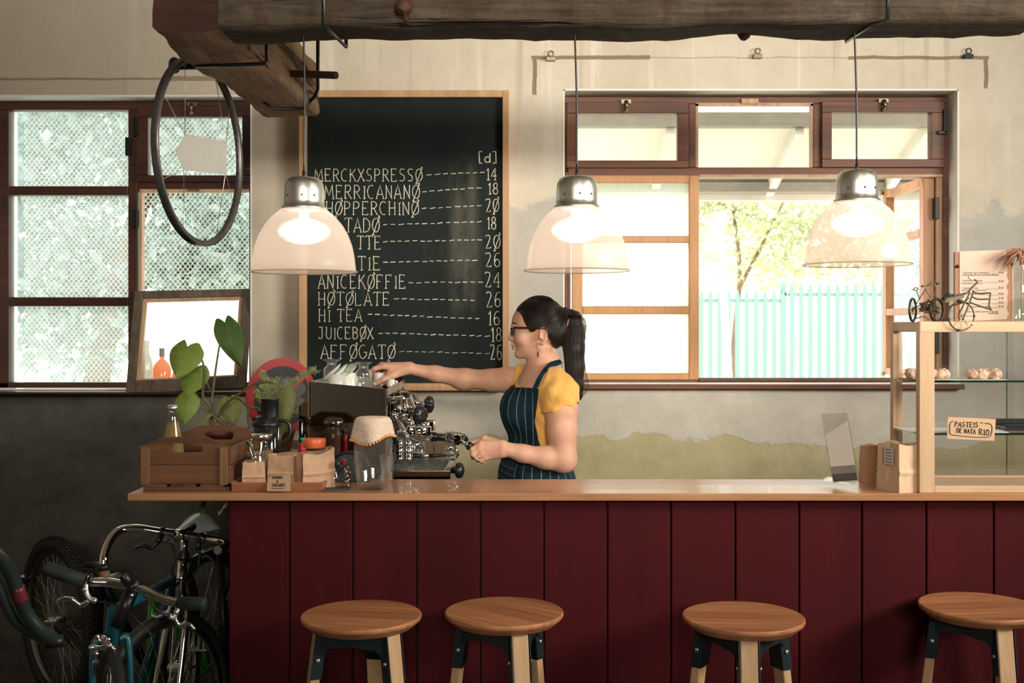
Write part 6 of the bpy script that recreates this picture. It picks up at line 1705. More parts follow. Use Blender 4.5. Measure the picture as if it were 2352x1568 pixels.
def cup(px, bot, Y, r, h, lab, base=TZ, handle=True, flip=True, mat='white', ang=0):
    k = Y / F_PX; x = XA(px, Y); c = thing('coffee_cup', lab, 'cup', (x, Y, base))
    pr = [(.62, 0), (.66, 0), (.70, .04), (.93, .35), (1.0, .97), (1.0, 1.0), (.95, 1.0), (.90, .5), (.62, .1), (0, .06)]
    if flip: pr = [(a, 1 - b) for a, b in pr]
    MB().lathe([(r * a * k, h * b * k) for a, b in pr], (x, Y, base), 36).build('bowl', M[mat], c)
    if handle:
        d = Vector((math.cos(ang), math.sin(ang), 0)); z = base + h * k * .5
        MB().tube(smooth_path([Vector((x, Y, z + h * k * .2)) + d * r * k * .85, Vector((x, Y, z + h * k * .25)) + d * r * k * 1.35, Vector((x, Y, z - h * k * .15)) + d * r * k * 1.4, Vector((x, Y, z - h * k * .25)) + d * r * k * .85], 5), .0035, 8).build('handle', M[mat], c)
    return c
cup(774, 893, 3.88, 22, 34, 'white upturned cup under the leaning plates on the machine', handle=False)
cup(801, 893, 3.92, 23, 36, 'white upturned cup between the plates and the front carafe', handle=False)
cup(871, 893, 4.082, 13, 30, 'white espresso cup held in the reaching fingers', flip=False, ang=-.3)
cup(899, 893, 4.03, 11, 17, 'small white cup with looped handle at the machine top corner', ang=-.5)
def plate_(center, nrm_, r, mat, lab):
    p = MB().lathe([(0, 0), (r * .55, 0), (r * .62, .003), (r, .012), (r * .985, .014), (r * .6, .006), (0, .004)], center, 40, axis=nrm_)
    return tag(p.build('saucer', M[mat], None), lab, 'saucer', 'saucers on the machine')
M['pale_green'] = plain('pale_green_china', (.55, .66, .48), .2, 0, .03)
plate_(W(764, 862, 3.93), (-.66, -.12, .75), .050, 'white', 'white saucer leaning steeply against the rear carafe')
plate_(W(778, 861, 3.92), (-.62, -.13, .78), .048, 'white', 'second white saucer leaning beneath the green one')
plate_(W(799, 857, 3.92), (-.42, -.40, .82), .042, 'pale_green', 'pale green saucer leaning on top of the white saucers')
m = MB().box(XA(880, 4.12), 4.10, TZ, XA(920, 4.12), 4.16, TZ + .045)
rc_ = thing('red_packet', 'crumpled dark red foil packet behind the reaching hand', 'packet', (XA(900, 4.16), 4.16, TZ))
m = MB().grid(lambda u, v: W(876 + 46 * u + 6 * math.sin(7 * v), 886 - 36 * v * (1 - .35 * u) + 3 * math.sin(11 * u + 4 * v), 4.165 + .010 * math.sin(9 * u + 5 * v)), 14, 10, smooth=False)
m.build('foil', plain('dark_red_foil', (.20, .012, .02), .3, .3, .1), rc_, thick=.006)
ab = thing('acrylic_box', 'clear acrylic box with a small label on the machine behind the packet', 'box', (XA(912, 4.18), 4.18, zt0))
MB().box(XA(893, 4.17), 4.165, 1.18, XA(926, 4.17), 4.168, ZA(872, 4.17)).build('pane', glass('acrylic_pane', (.93, .92, .88), .08, .3), ab)
MB().box(XA(924, 4.17), 4.16, 1.18, XA(926, 4.17), 4.19, ZA(872, 4.17)).build('edge', M['blackmetal'], ab)
MB().box(XA(893, 4.17), 4.16, ZA(878, 4.17), XA(926, 4.17), 4.19, ZA(872, 4.17)).build('lid', glass('acrylic_lid', (.6, .5, .45), .1, .3), ab)
MB().box(XA(914, 4.16), 4.163, ZA(893, 4.16), XA(923, 4.16), 4.164, ZA(885, 4.16)).build('label', M['paper'], ab)
cl = MB().grid(lambda u, v: W(905 + 62 * u - 10 * v, 925 - 45 * v * (1 - .6 * u * u) + 4 * math.sin(8 * u + 3 * v), 4.20 + .03 * mnoise.noise(Vector((u * 5, v * 5, 1)))), 18, 14, smooth=False)
tag(cl.build('cling_film', glass('cling_film', (.96, .95, .92), .08, .4), None), 'crumpled clear cling film hanging behind the machine valves', 'film')
# ================================================================ THE WOMAN BEHIND THE BAR
class Field:
    """signed-distance grid; shapes are blended in, then one surface is drawn through the zero level"""
    def __init__(s, lo, hi, h):
        s.lo = np.array(lo, np.float32); s.h = h
        s.n = np.ceil((np.array(hi) - np.array(lo)) / h).astype(int) + 1
        s.D = np.full(s.n, .09, np.float32)
    def region(s, lo, hi):
        a = np.clip(np.floor((np.array(lo) - s.lo) / s.h).astype(int), 0, s.n); b = np.clip(np.ceil((np.array(hi) - s.lo) / s.h).astype(int) + 1, 0, s.n)
        sl = tuple(slice(i, j) for i, j in zip(a, b))
        g = [s.lo[i] + s.h * np.arange(a[i], b[i], dtype=np.float32) for i in range(3)]
        return sl, g[0][:, None, None], g[1][None, :, None], g[2][None, None, :]
    def blend(s, sl, d, k, op):
        D = s.D[sl]
        if D.size == 0: return
        if op == 'add':
            if k <= 0: np.minimum(D, d, out=D); return
            h = np.clip(.5 + .5 * (d - D) / k, 0, 1); s.D[sl] = d * (1 - h) + D * h - k * h * (1 - h)
        elif op == 'sub':
            if k <= 0: np.maximum(D, -d, out=D); return
            h = np.clip(.5 - .5 * (D + d) / k, 0, 1); s.D[sl] = D * (1 - h) - d * h + k * h * (1 - h)
    def cone(s, a, b, ra, rb=None, k=.01, op='add', sq=None, inf=0):
        rb = ra if rb is None else rb; ra += inf; rb += inf
        a = np.array(a, float); b = np.array(b, float); R = max(ra, rb) + k + .02
        if sq is not None: R = R * max(1, max(sq))
        sl, X, Y, Z = s.region(np.minimum(a, b) - R, np.maximum(a, b) + R)
        ab = b - a; L2 = max(float(ab @ ab), 1e-12)
        px, py, pz = X - a[0], Y - a[1], Z - a[2]
        t = np.clip((px * ab[0] + py * ab[1] + pz * ab[2]) / L2, 0, 1)
        qx, qy, qz = px - t * ab[0], py - t * ab[1], pz - t * ab[2]
        if sq is not None: qx, qy, qz = qx / sq[0], qy / sq[1], qz / sq[2]
        d = np.sqrt(qx * qx + qy * qy + qz * qz) - (ra + (rb - ra) * t)
        s.blend(sl, d.astype(np.float32), k, op)
    def ell(s, c, r, k=.01, op='add', rot=None, inf=0):
        c = np.array(c, float); r = np.array(r, float) + inf; R = max(r) + k + .02
        sl, X, Y, Z = s.region(c - R, c + R)
        p = [X - c[0], Y - c[1], Z - c[2]]
        if rot is not None:
            m = np.array(rot).T
            p = [m[i][0] * p[0] + m[i][1] * p[1] + m[i][2] * p[2] for i in range(3)]
        k0 = np.sqrt((p[0] / r[0]) ** 2 + (p[1] / r[1]) ** 2 + (p[2] / r[2]) ** 2)
        k1 = np.sqrt((p[0] / r[0] ** 2) ** 2 + (p[1] / r[1] ** 2) ** 2 + (p[2] / r[2] ** 2) ** 2)
        d = np.where(k1 > 1e-6, k0 * (k0 - 1) / np.maximum(k1, 1e-6), -min(r))
        s.blend(sl, d.astype(np.float32), k, op)
    def chain(s, pts, rad, k=.01, **kw):
        for i in range(len(pts) - 1): s.cone(pts[i], pts[i + 1], rad[i], rad[i + 1], k, **kw)
    def cut(s, fn):
        sl, X, Y, Z = s.region(s.lo, s.lo + s.h * s.n)
        np.maximum(s.D, fn(X, Y, Z).astype(np.float32), out=s.D)
    def mesh(s, name, mat, parent, smooth_it=1):
        D = s.D; nx, ny, nz = D.shape; I = D < 0
        cnt = np.zeros((nx - 1, ny - 1, nz - 1), np.int8)
        cs = [(i, j, k) for i in (0, 1) for j in (0, 1) for k in (0, 1)]
        for (i, j, k) in cs: cnt += I[i:nx - 1 + i, j:ny - 1 + j, k:nz - 1 + k]
        act = np.argwhere((cnt > 0) & (cnt < 8)); del cnt
        vals = np.stack([D[act[:, 0] + i, act[:, 1] + j, act[:, 2] + k] for (i, j, k) in cs], 1)
        C = np.array(cs, float); acc = np.zeros((len(act), 3)); num = np.zeros(len(act))
        for a in range(8):
            for b in range(a + 1, 8):
                if np.abs(C[a] - C[b]).sum() != 1: continue
                va, vb = vals[:, a], vals[:, b]; m = (va < 0) != (vb < 0)
                t = np.where(m, va / np.where(m, va - vb, 1), 0)
                acc += np.where(m[:, None], C[a] + (C[b] - C[a]) * t[:, None], 0); num += m
        V = s.lo + s.h * (act + acc / num[:, None])
        idx = np.full((nx - 1, ny - 1, nz - 1), -1, np.int32); idx[act[:, 0], act[:, 1], act[:, 2]] = np.arange(len(act))
        F = []
        for ax in range(3):
            sh = [nx, ny, nz]; sh[ax] -= 1
            s0 = [slice(0, q) for q in sh]; s1 = list(s0); s1[ax] = slice(1, sh[ax] + 1)
            A, B = I[tuple(s0)], I[tuple(s1)]
            e = np.argwhere(A != B)
            u, v = [q for q in range(3) if q != ax]
            e = e[(e[:, u] > 0) & (e[:, v] > 0) & (e[:, u] < D.shape[u] - 1) & (e[:, v] < D.shape[v] - 1)]
            ins = A[e[:, 0], e[:, 1], e[:, 2]]
            def at(du, dv):
                q = e.copy(); q[:, u] -= du; q[:, v] -= dv; return idx[q[:, 0], q[:, 1], q[:, 2]]
            Q = np.stack([at(1, 1), at(0, 1), at(0, 0), at(1, 0)], 1)
            flip = ins if ax != 1 else ~ins
            Q[~flip] = Q[~flip][:, ::-1]
            F.append(Q)
        F = np.concatenate(F); F = F[(F >= 0).all(1)]
        for _ in range(smooth_it):   # one pass of Laplacian fairing
            S = np.zeros_like(V); n = np.zeros(len(V))
            for a in range(4):
                i, j = F[:, a], F[:, (a + 1) % 4]
                for q in range(3):
                    S[:, q] += np.bincount(i, V[j, q], len(V)) + np.bincount(j, V[i, q], len(V))
                n += np.bincount(i, minlength=len(V)) + np.bincount(j, minlength=len(V))
            V = V * .5 + .5 * S / np.maximum(n, 1)[:, None]
        me = bpy.data.meshes.new(name)
        me.vertices.add(len(V)); me.vertices.foreach_set('co', V.astype(np.float32).ravel())
        me.loops.add(F.size); me.loops.foreach_set('vertex_index', F.astype(np.int32).ravel())
        me.polygons.add(len(F)); me.polygons.foreach_set('loop_start', np.arange(0, F.size, 4, dtype=np.int32)); me.polygons.foreach_set('loop_total', np.full(len(F), 4, np.int32))
        me.polygons.foreach_set('use_smooth', np.ones(len(F), bool))
        me.materials.append(mat); me.update(); me.validate()
        o = bpy.data.objects.new(name, me); COL.objects.link(o)
        if parent is not None: adopt(o, parent)
        return o, V
def attr(o, name, vals):
    a = o.data.attributes.new(name, 'FLOAT', 'POINT'); a.data.foreach_set('value', np.asarray(vals, np.float32))

PY = 3.95
def Hp(px, py, dy=0.0): return np.array((XA(px, PY), PY + dy, ZA(py, PY)))
def Np(px, py, dy=0.0): p = W(px, py, 3.74); return np.array((p.x, p.y + dy, p.z))
def Fp(px, py, dy=0.0): p = W(px, py, 4.08); return np.array((p.x, p.y + dy, p.z))
def Wp(px, py, Y): return np.array(W(px, py, Y))

woman = thing('person', 'woman in yellow t-shirt and dark pinstriped apron working the coffee machine behind the bar', 'person', (XA(1235, PY), PY, 0))

# ---- skin
def skin_mat():
    t = NT('skin')
    n = t.noise(22, 4, .6); f = t.noise(160, 3, .6)
    c = t.ramp(n, [(.3, (.64, .335, .225)), (.7, (.74, .43, .305))])
    c = t.mix(t.math('MULTIPLY', t.step(f, .66, .74), .25), c, (.36, .16, .09))
    a = t.new('ShaderNodeAttribute'); a.attribute_name = 'lip'
    c = t.mix(t.math('MULTIPLY', a.outputs['Fac'], .55), c, (.40, .16, .12))
    b = t.new('ShaderNodeAttribute'); b.attribute_name = 'brow'
    c = t.mix(b.outputs['Fac'], c, (.05, .03, .022))
    t.set(Base_Color=c, Roughness=.48, Subsurface_Weight=.12, Subsurface_Radius=(.012, .004, .002), Specular_IOR_Level=.35)
    t.bsdf.inputs['Subsurface Scale'].default_value = .4
    t.bump(f, .08, .001)
    return t.mat
M['skin'] = skin_mat()
def torso(f, inf=0.0, legs=False):
    f.ell(Hp(1240, 930), (.092, .150, .165), .03, inf=inf)
    for s in (-1, 1): f.ell(Hp(1196, 934, .068 * s), (.058, .062, .060), .03, inf=inf)
    f.ell(Hp(1232, 1035), (.084, .132, .14), .04, inf=inf)
    f.ell(Hp(1240, 1115), (.105, .170, .115), .04, inf=inf)
    f.cone(Hp(1262, 882, -.125), Hp(1240, 878, .125), .050, .050, .04, inf=inf)
    f.ell(Hp(1256, 868), (.062, .10, .040), .03, inf=inf)
B = Field((-.53, 3.64, 0.0), (.29, 4.24, 1.66), .0030)
torso(B)
for s in (-1, 1):
    B.chain([Hp(1243, 1140, .085 * s), np.array((XA(1235, PY), PY + .09 * s, .48)), np.array((XA(1245, PY), PY + .09 * s, .30)), np.array((XA(1245, PY), PY + .09 * s, .08))], [.088, .056, .055, .036], .03)
    B.cone((XA(1250, PY), PY + .09 * s, .045), (XA(1250, PY) - .16, PY + .10 * s, .03), .036, .026, .02)
# neck and head
B.chain([Hp(1256, 872), Hp(1250, 845), Hp(1243, 800)], [.062, .054, .053], .025)
B.ell(Hp(1241, 742), (.088, .071, .090), .01)
B.ell(Hp(1207, 742), (.049, .060, .056), .02)
B.ell(Hp(1209, 776), (.048, .054, .050), .02)
B.ell(Hp(1216, 803), (.042, .044, .030), .015)
for s in (-1, 1):
    B.cone(Hp(1240, 797, .047 * s), Hp(1197, 814, .012 * s), .015, .012, .016)
    B.ell(Hp(1199, 777, .034 * s), (.022, .022, .022), .015)
B.ell(Hp(1190.5, 813), (.0135, .018, .0135), .012)
for s in (-1, 1): B.ell(Hp(1178, 759.5, .035 * s), (.0135, .016, .0080), .008, 'sub')
for s in (-1, 1):
    B.ell(Hp(1180, 747.5, .024 * s), (.010, .022, .006), .010)
    B.cone(Hp(1180.0, 755.0, .020 * s), Hp(1185.5, 756.6, .045 * s), .0036, .0030, .005)
B.cone(Hp(1178.5, 752), Hp(1172.5, 775.5), .0055, .0075, .009)
B.ell(Hp(1171.4, 777.2), (.0082, .0085, .0070), .006)
for s in (-1, 1): B.ell(Hp(1177.2, 779.2, .0105 * s), (.0085, .0058, .0062), .005)
B.cone(Hp(1178.5, 786), Hp(1178.2, 792), .006, .006, .008)
B.ell(Hp(1179.0, 794.3), (.0062, .019, .0042), .005); B.ell(Hp(1180.2, 800.8), (.0062, .016, .0046), .005)
B.cone(Hp(1175.8, 797.6, -.02), Hp(1175.8, 797.6, .02), .0013, .0013, .002, 'sub')
# ears: shell, helix rim, hollow, lobe
for s in (-1, 1):
    B.ell(Hp(1247, 770, .071 * s), (.014, .006, .027), .006, rot=np.array(Euler((0, math.radians(-12), 0)).to_matrix()))
    B.ell(Hp(1245, 767, .0785 * s), (.0085, .005, .015), .003, 'sub')
    hx = [(1238.5, 768), (1240, 756), (1247, 751.5), (1254, 757), (1255, 768), (1251.5, 780), (1245, 789), (1240.5, 788)]
    B.chain([Hp(x, y, (.0755 if 1 < i < 6 else .0735) * s) for i, (x, y) in enumerate(hx)], [.003, .0034, .0036, .0036, .0036, .0036, .0055, .004], .003)
    B.ell(Hp(1239, 774, .0755 * s), (.004, .0035, .006), .003)
# near arm (her left), elbow bent, fist on the handle
arm = [Wp(1283, 893, 3.815), Wp(1288, 940, 3.795), Wp(1290, 990, 3.785), Wp(1295, 1045, 3.775)]
B.chain(arm, [.058, .054, .050, .044], .02)
B.ell(Wp(1300, 1062, 3.775), (.036, .036, .034), .02)
B.chain([Wp(1286, 1057, 3.772), Wp(1250, 1051, 3.762), Wp(1200, 1041, 3.750), Wp(1158, 1030, 3.742)], [.041, .0365, .0285, .0245], .018)
hk = .010
for (mx, my, dy, wy) in ((1104, 1019, -.005, 1021), (1102, 1029, -.010, 1027), (1107, 1040, -.010, 1034), (1115, 1050, -.005, 1040)):
    B.cone(Np(1152, wy, -.002), Np(mx, my, dy + .004), .0165, .0115, .012)
    B.ell(Np(mx, my, dy), (.0100, .0095, .0100), .006)
fing = [([(1104, 1019, -.006), (1085, 1031, -.008), (1085, 1041, .012), (1097, 1038, .026)], [.0098, .0092, .0080, .0070]),
        ([(1102, 1029, -.010), (1086, 1042, -.013), (1087, 1051, .008), (1098, 1046, .024)], [.0100, .0094, .0082, .0072]),
        ([(1107, 1040, -.010), (1095, 1051, -.011), (1098, 1057, .008), (1107, 1050, .022)], [.0095, .0088, .0078, .0068]),
        ([(1115, 1050, -.005), (1105, 1057, -.005), (1109, 1061, .010), (1116, 1053, .022)], [.0085, .0078, .0068, .0060])]
for P_, R_2 in fing: B.chain([Np(*p) for p in P_], R_2, .0035)
B.chain([Np(1138, 1018, .010), Np(1112, 1010, .022), Np(1094, 1016, .032), Np(1080, 1020, .030)], [.0155, .0125, .0105, .0085], .006)
# far arm (her right), reaching to the cups
B.chain([Wp(1222, 876, 4.07), Wp(1165, 872, 4.10), Wp(1130, 873, 4.105), Wp(1068, 870, 4.105), Wp(1000, 858, 4.095), Wp(942, 847, 4.085)], [.050, .045, .039, .0365, .0275, .0205], .02)
B.ell(Wp(1062, 878, 4.105), (.034, .03, .026), .02)
for (mx, my, dy, wy, wd) in ((882, 841, -.016, 846, -.012), (877, 838, .004, 842, -.002), (881, 841, .023, 843, .008), (889, 847, .038, 848, .016)):
    B.cone(Fp(940, wy, wd), Fp(mx, my, dy), .0165, .0110, .012)
    B.ell(Fp(mx, my, dy), (.0105, .0095, .0095), .006)
f2 = [([(882, 841, -.016), (862, 846, -.022), (852, 853, -.016), (850, 866, -.004)], [.0098, .0088, .0078, .0066]),
      ([(877, 838, .004), (858, 848, .018), (856, 864, .024), (862, 878, .026)], [.0098, .0090, .0080, .0068]),
      ([(881, 841, .023), (864, 854, .032), (864, 870, .034), (870, 882, .032)], [.0094, .0086, .0076, .0066]),
      ([(889, 847, .038), (878, 860, .044), (877, 873, .042), (881, 882, .036)], [.0084, .0076, .0068, .0058])]
for P_, R_2 in f2: B.chain([Fp(*p) for p in P_], R_2, .0035)
B.cone(Fp(930, 851, -.010), Fp(902, 862, -.024), .0165, .0135, .012)
B.chain([Fp(904, 861, -.024), Fp(884, 871, -.032), Fp(863, 881, -.030)], [.0130, .0110, .0088], .006)
B.cone(Fp(900, 850, -.014), Fp(892, 858, -.020), .009, .007, .01)
body, V = B.mesh('body', M['skin'], woman)
Hd = lambda px, py: (XA(px, PY), ZA(py, PY))
lx, lz = Hd(1178, 797.6)
lip = np.clip(1 - np.maximum(np.abs(V[:, 2] - lz) / .0115, np.maximum(np.abs(V[:, 1] - PY) / .023, (V[:, 0] - lx) / .010)), 0, 1) ** .5
lip[(V[:, 0] > lx + .010) | (np.abs(V[:, 2] - lz) > .0115)] = 0
attr(body, 'lip', lip)
bxx, bzz = Hd(1181, 744)
bd = np.maximum(np.abs(V[:, 2] - bzz - (.006 * (1 - np.abs(np.abs(V[:, 1] - PY) - .028) / .02))) / .0035, np.maximum(np.abs(np.abs(V[:, 1] - PY) - .028) / .020, np.abs(V[:, 0] - bxx) / .022))
attr(body, 'brow', np.clip((1.15 - bd) * 4, 0, .8))
del B
# nails on thumb of the reaching hand, ring
MB().ball(Fp(862.5, 880.3, -.0375), (.0062, .0022, .0048), 12, 8, 0, Euler((0, math.radians(22), 0)).to_matrix()).build('thumb_nail', plain('nail', (.70, .46, .38), .25, 0, .04), woman)
MB().tube(circle(Np(1100, 1046.5, -.0115), .0098, Vector(Np(1095, 1051, -.011)) - Vector(Np(1107, 1040, -.010)), 24), .0012, 6, True).build('ring', M['chrome'], woman)
# eyes
M['hair_dark'] = plain('lash_black', (.008, .005, .004), .6)
for s in (-1, 1):
    c = Hp(1186.8, 759.6, .0315 * s)
    e = MB().ball(c, .0112, 20, 14).build('eye', plain('eye_white', (.50, .46, .43), .15, 0, .02), woman)
    MB().tube(smooth_path([Vector(Hp(1178.2, 757.4, .021 * s)), Vector(Hp(1178.0, 757.0, .032 * s)), Vector(Hp(1182.5, 758.0, .0435 * s)), Vector(Hp(1186.5, 759.8, .0475 * s))], 5), .0009, 6).build('eyelashes', M['hair_dark'], woman)
    MB().ball(c + np.array((-.0072, .0052 * s, .0002)), (.0046, .0050, .0054), 14, 10).build('iris', plain('dark_iris', (.03, .018, .012), .1), e)

# ---- hair: swept cap and long ponytail
def hair_mat():
    t = NT('dark_brown_hair')
    a = t.new('ShaderNodeAttribute'); a.attribute_name = 'strand'
    cb_ = t.new('ShaderNodeCombineXYZ'); t.link(a.outputs['Fac'], cb_.inputs[0])
    y = t.xyz()[1]; t.link(t.math('MULTIPLY', y, 2.0), cb_.inputs[1])
    n = t.noise(60, 4, .7, cb_.outputs[0]); n2 = t.noise(240, 2, .6, cb_.outputs[0])
    f = t.math('ADD', t.math('MULTIPLY', n, .6), t.math('MULTIPLY', n2, .4))
    t.set(Base_Color=t.ramp(f, [(.35, (.006, .004, .0035)), (.62, (.022, .0125, .009)), (.8, (.050, .026, .017))]), Roughness=.38, Specular_IOR_Level=.5)
    t.bump(f, .7, .0025)
    return t.mat
M['hair'] = hair_mat()
Hf = Field((-.03, 3.82, 1.22), (.28, 4.08, 1.66), .0025)
Hf.ell(Hp(1240, 743), (.0955, .0785, .1000), .01)
Hf.ell(Hp(1268, 762), (.052, .064, .062), .02)
hl = [(1150, 712), (1180, 712), (1186, 716), (1193, 724), (1202, 738), (1211, 752), (1216, 761), (1220, 763), (1226, 761), (1236, 753), (1252, 752), (1258, 773), (1264, 785), (1271, 799), (1284, 805), (1400, 805)]
hxs = np.array([XA(a, PY) for a, b in hl]); hzs = np.array([ZA(b, PY) for a, b in hl])
Hf.cut(lambda X, Y, Z: (np.interp(X, hxs, hzs) + .004 * np.sin(X * 900) * (X > XA(1255, PY)) - Z) * .75 + 0 * Y)
Hf.cut(lambda X, Y, Z: (XA(1180, PY) + .9 * np.abs(Y - PY) ** 2 * 8 - X) * .8 + 0 * Z)
Hf.cone(Hp(1288, 716), Hp(1304, 719), .015, .015, .012)
pt_ = [(1302, 718), (1317, 731), (1321, 760), (1318, 800), (1320, 845), (1327, 885), (1330, 907), (1327, 926)]
Hf.chain([Hp(*p) for p in pt_], [k * 1.549e-3 for k in (9, 18, 20.5, 24, 22, 14, 8, 2)], .012, sq=(1, .85, 1))
o, V = Hf.mesh('hair', M['hair'], woman)
hair = o
bx_, bz2 = Hd(1298, 718)
ang = np.arctan2(V[:, 2] - bz2, bx_ - V[:, 0])
pc = np.interp(V[:, 2], [ZA(b, PY) for a, b in reversed(pt_)], [XA(a, PY) for a, b in reversed(pt_)])
tail = (V[:, 0] > XA(1300, PY)) | (V[:, 2] < ZA(800, PY))
tw = np.clip((V[:, 0] - XA(1299, PY)) / (XA(1313, PY) - XA(1299, PY)), 0, 1); tw = np.where(V[:, 2] < ZA(805, PY), 1, tw)
attr(o, 'strand', ang * .55 * (1 - tw) + ((V[:, 0] - pc) * 9 + 1) * tw)
del Hf
m = MB(); r6 = random.Random(17)
for k in range(170):
    a = pt_[1]; x0 = r6.uniform(-19, 16); dy = -.034 * (1 - (x0 / 24) ** 2) ** .5 + r6.uniform(-.001, .003) if k % 4 else r6.uniform(-.018, .018)
    end = r6.randrange(4, 8); P_ = [Hp(1303 + r6.uniform(0, 8), 719, dy * .3)]
    for i in range(1, end): P_.append(Hp(pt_[i][0] + x0 * (1.25 if i < 6 else .5) + r6.uniform(-1.5, 1.5) + (4 if x0 > 8 else 0), pt_[i][1] + r6.uniform(-4, 4), dy))
    m.tube(smooth_path(P_, 5), .00035, 3, caps=False)
for k in range(10): # loose hairs at the nape and temple
    a = Hp(1266 + r6.uniform(-4, 14), 794 + r6.uniform(-6, 6), -.050 - .01 * r6.random()); m.tube(smooth_path([a, a + np.array((-.004, -.002, -.012)), a + np.array((-.006 + .006 * r6.random(), -.002, -.026))], 4), .0003, 3, caps=False)
M['strand'] = plain('hair_strand', (.014, .008, .006), .35, 0, .5, 90)
oh = m.build('loose_strands', M['strand'], woman); oh['kind'] = 'stuff'
MB().tube(circle(Hp(1297, 717), .0155, (1, 0, -.15), 24), .0045, 8, True).build('hair_tie', plain('black_band', (.008, .007, .007), .8), woman)
MB().ball(Hp(1303, 741, -.030), (.0045, .004, .016), 10, 8, 0, Euler((0, .25, 0)).to_matrix()).build('hair_clip', plain('tan_clip', (.30, .14, .06), .4), woman)

# ---- t-shirt
def cloth_mat(name, c1, c2, rough=.85):
    t = NT(name); n = t.noise(9, 5, .6); f = t.noise(400, 2, .5); w = t.noise(16, 3, .5, t.scale((1, 1, .35)), 1.0)
    t.set(Base_Color=t.ramp(n, [(.3, c1), (.7, c2)]), Roughness=rough, Specular_IOR_Level=.15, Sheen_Weight=.15)
    t.bump(t.math('ADD', t.math('MULTIPLY', w, 1.0), t.math('MULTIPLY', f, .05)), .55, .014)
    return t.mat
M['tee'] = cloth_mat('yellow_cotton', (.80, .42, .095), (.88, .51, .15))
T = Field((-.12, 3.66, .80), (.29, 4.24, 1.46), .0034)
torso(T, .0065)
T.cut(lambda X, Y, Z: (ZA(1120, PY) - Z) + 0 * X + 0 * Y)
# sleeves with hems
def sleeve(pts, rad, hem_p, hem_n):
    S = Field(T.lo, T.lo, T.h); S.n = T.n; S.D = np.full(T.n, .09, np.float32)
    S.chain(pts, rad, .02)
    # gathered folds
    n_ = np.array(hem_n, float); n_ /= np.linalg.norm(n_)
    S.cut(lambda X, Y, Z: (X - hem_p[0]) * n_[0] + (Y - hem_p[1]) * n_[1] + (Z - hem_p[2]) * n_[2])
    h = np.clip(.5 + .5 * (S.D - T.D) / .012, 0, 1); T.D[:] = S.D * (1 - h) + T.D * h - .012 * h * (1 - h)
sleeve([Wp(1270, 884, 3.835), Wp(1284, 905, 3.808), Wp(1288, 960, 3.795)], [.062, .0665, .0665], Wp(1290, 935, 3.795), (.30, 0, -1))
sleeve([Wp(1235, 876, 4.06), Wp(1190, 872, 4.09), Wp(1140, 872, 4.105)], [.054, .055, .056], Wp(1177, 872, 4.10), (-1, 0, .22))
# neckline
T.ell(Hp(1213, 835, -.10), (.065, .215, .086), .008, 'sub'); T.cone(Hp(1250, 862), Hp(1246, 815), .057, .059, .006, 'sub')
# wrinkles pressed into the cloth
sl, X, Y, Z = T.region(T.lo, T.lo + T.h * T.n)
T.D += (.0022 * np.sin(95 * Z + 60 * X + 2.5 * np.sin(40 * Y)) * np.exp(-((Z - ZA(930, PY)) / .12) ** 2) + .0016 * np.sin(150 * (X * .8 - Z * .5) + 30 * Y)).astype(np.float32)
tee, TV = T.mesh('t_shirt', M['tee'], woman); del T
from mathutils.bvhtree import BVHTree
trees = [BVHTree.FromPolygons([v.co for v in q_.data.vertices], [tuple(p.vertices) for p in q_.data.polygons]) for q_ in (tee, body)]
def drape(p, c, off=.003):
    n_ = (p - c).normalized(); best = None
    for tr in trees:
        hit, nn, _, d = tr.ray_cast(p + n_ * .15, -n_, .4)
        if hit is not None and (best is None or d < best[0]): best = (d, hit)
    return (best[1] + n_ * off) if best else p

# ---- pinstriped apron
def apron_mat():
    t = NT('pinstriped_denim')
    a = t.new('ShaderNodeAttribute'); a.attribute_name = 'arc'
    fr = t.math('FRACT', t.math('DIVIDE', a.outputs['Fac'], .0265))
    st = t.step(t.math('ABSOLUTE', t.math('SUBTRACT', fr, .5)), .055, .03)
    n = t.noise(8, 5, .6); f = t.noise(300, 2, .6)
    base = t.ramp(n, [(.3, (.004, .013, .022)), (.72, (.010, .038, .058))])
    c = t.mix(t.math('MULTIPLY', st, t.math('MULTIPLY_ADD', f, .5, .30)), base, (.34, .40, .40))
    t.set(Base_Color=c, Roughness=.85, Specular_IOR_Level=.15)
    t.bump(t.math('ADD', t.noise(14, 3, .5, t.scale((1, 1, .4)), 1.0), t.math('MULTIPLY', f, .08)), .5, .012)
    return t.mat
M['apron'] = apron_mat()
A = Field((-.12, 3.70, .42), (.27, 4.20, 1.36), .0034)
torso(A, .0135)
A.ell(Hp(1188, 950), (.050, .12, .075), .04)
for s in (-1, 1): A.cone(Hp(1243, 1120, .06 * s), np.array((XA(1228, PY), PY + .085 * s, .40)), .118, .140, .05)
A.cone(Hp(1214, 1080), np.array((XA(1205, PY), PY, .40)), .10, .12, .06, sq=(1, 1.5, 1))
ab = [(860, 1236), (888, 1235), (960, 1227), (1000, 1233), (1025, 1245), (1040, 1262), (1052, 1300), (1060, 1330), (2400, 1330)]
az_ = np.array([ZA(a, PY) for a, b in ab])[::-1]; axx = np.array([XA(b, PY) for a, b in ab])[::-1]
A.cut(lambda X, Y, Z: X - np.interp(Z, az_, axx) + 0 * Y)
A.cut(lambda X, Y, Z: Z - ZA(886, PY) - .12 * (X - XA(1235, PY)) * 0 + 0 * X + 0 * Y)
A.cut(lambda X, Y, Z: .46 - Z + 0 * X + 0 * Y)
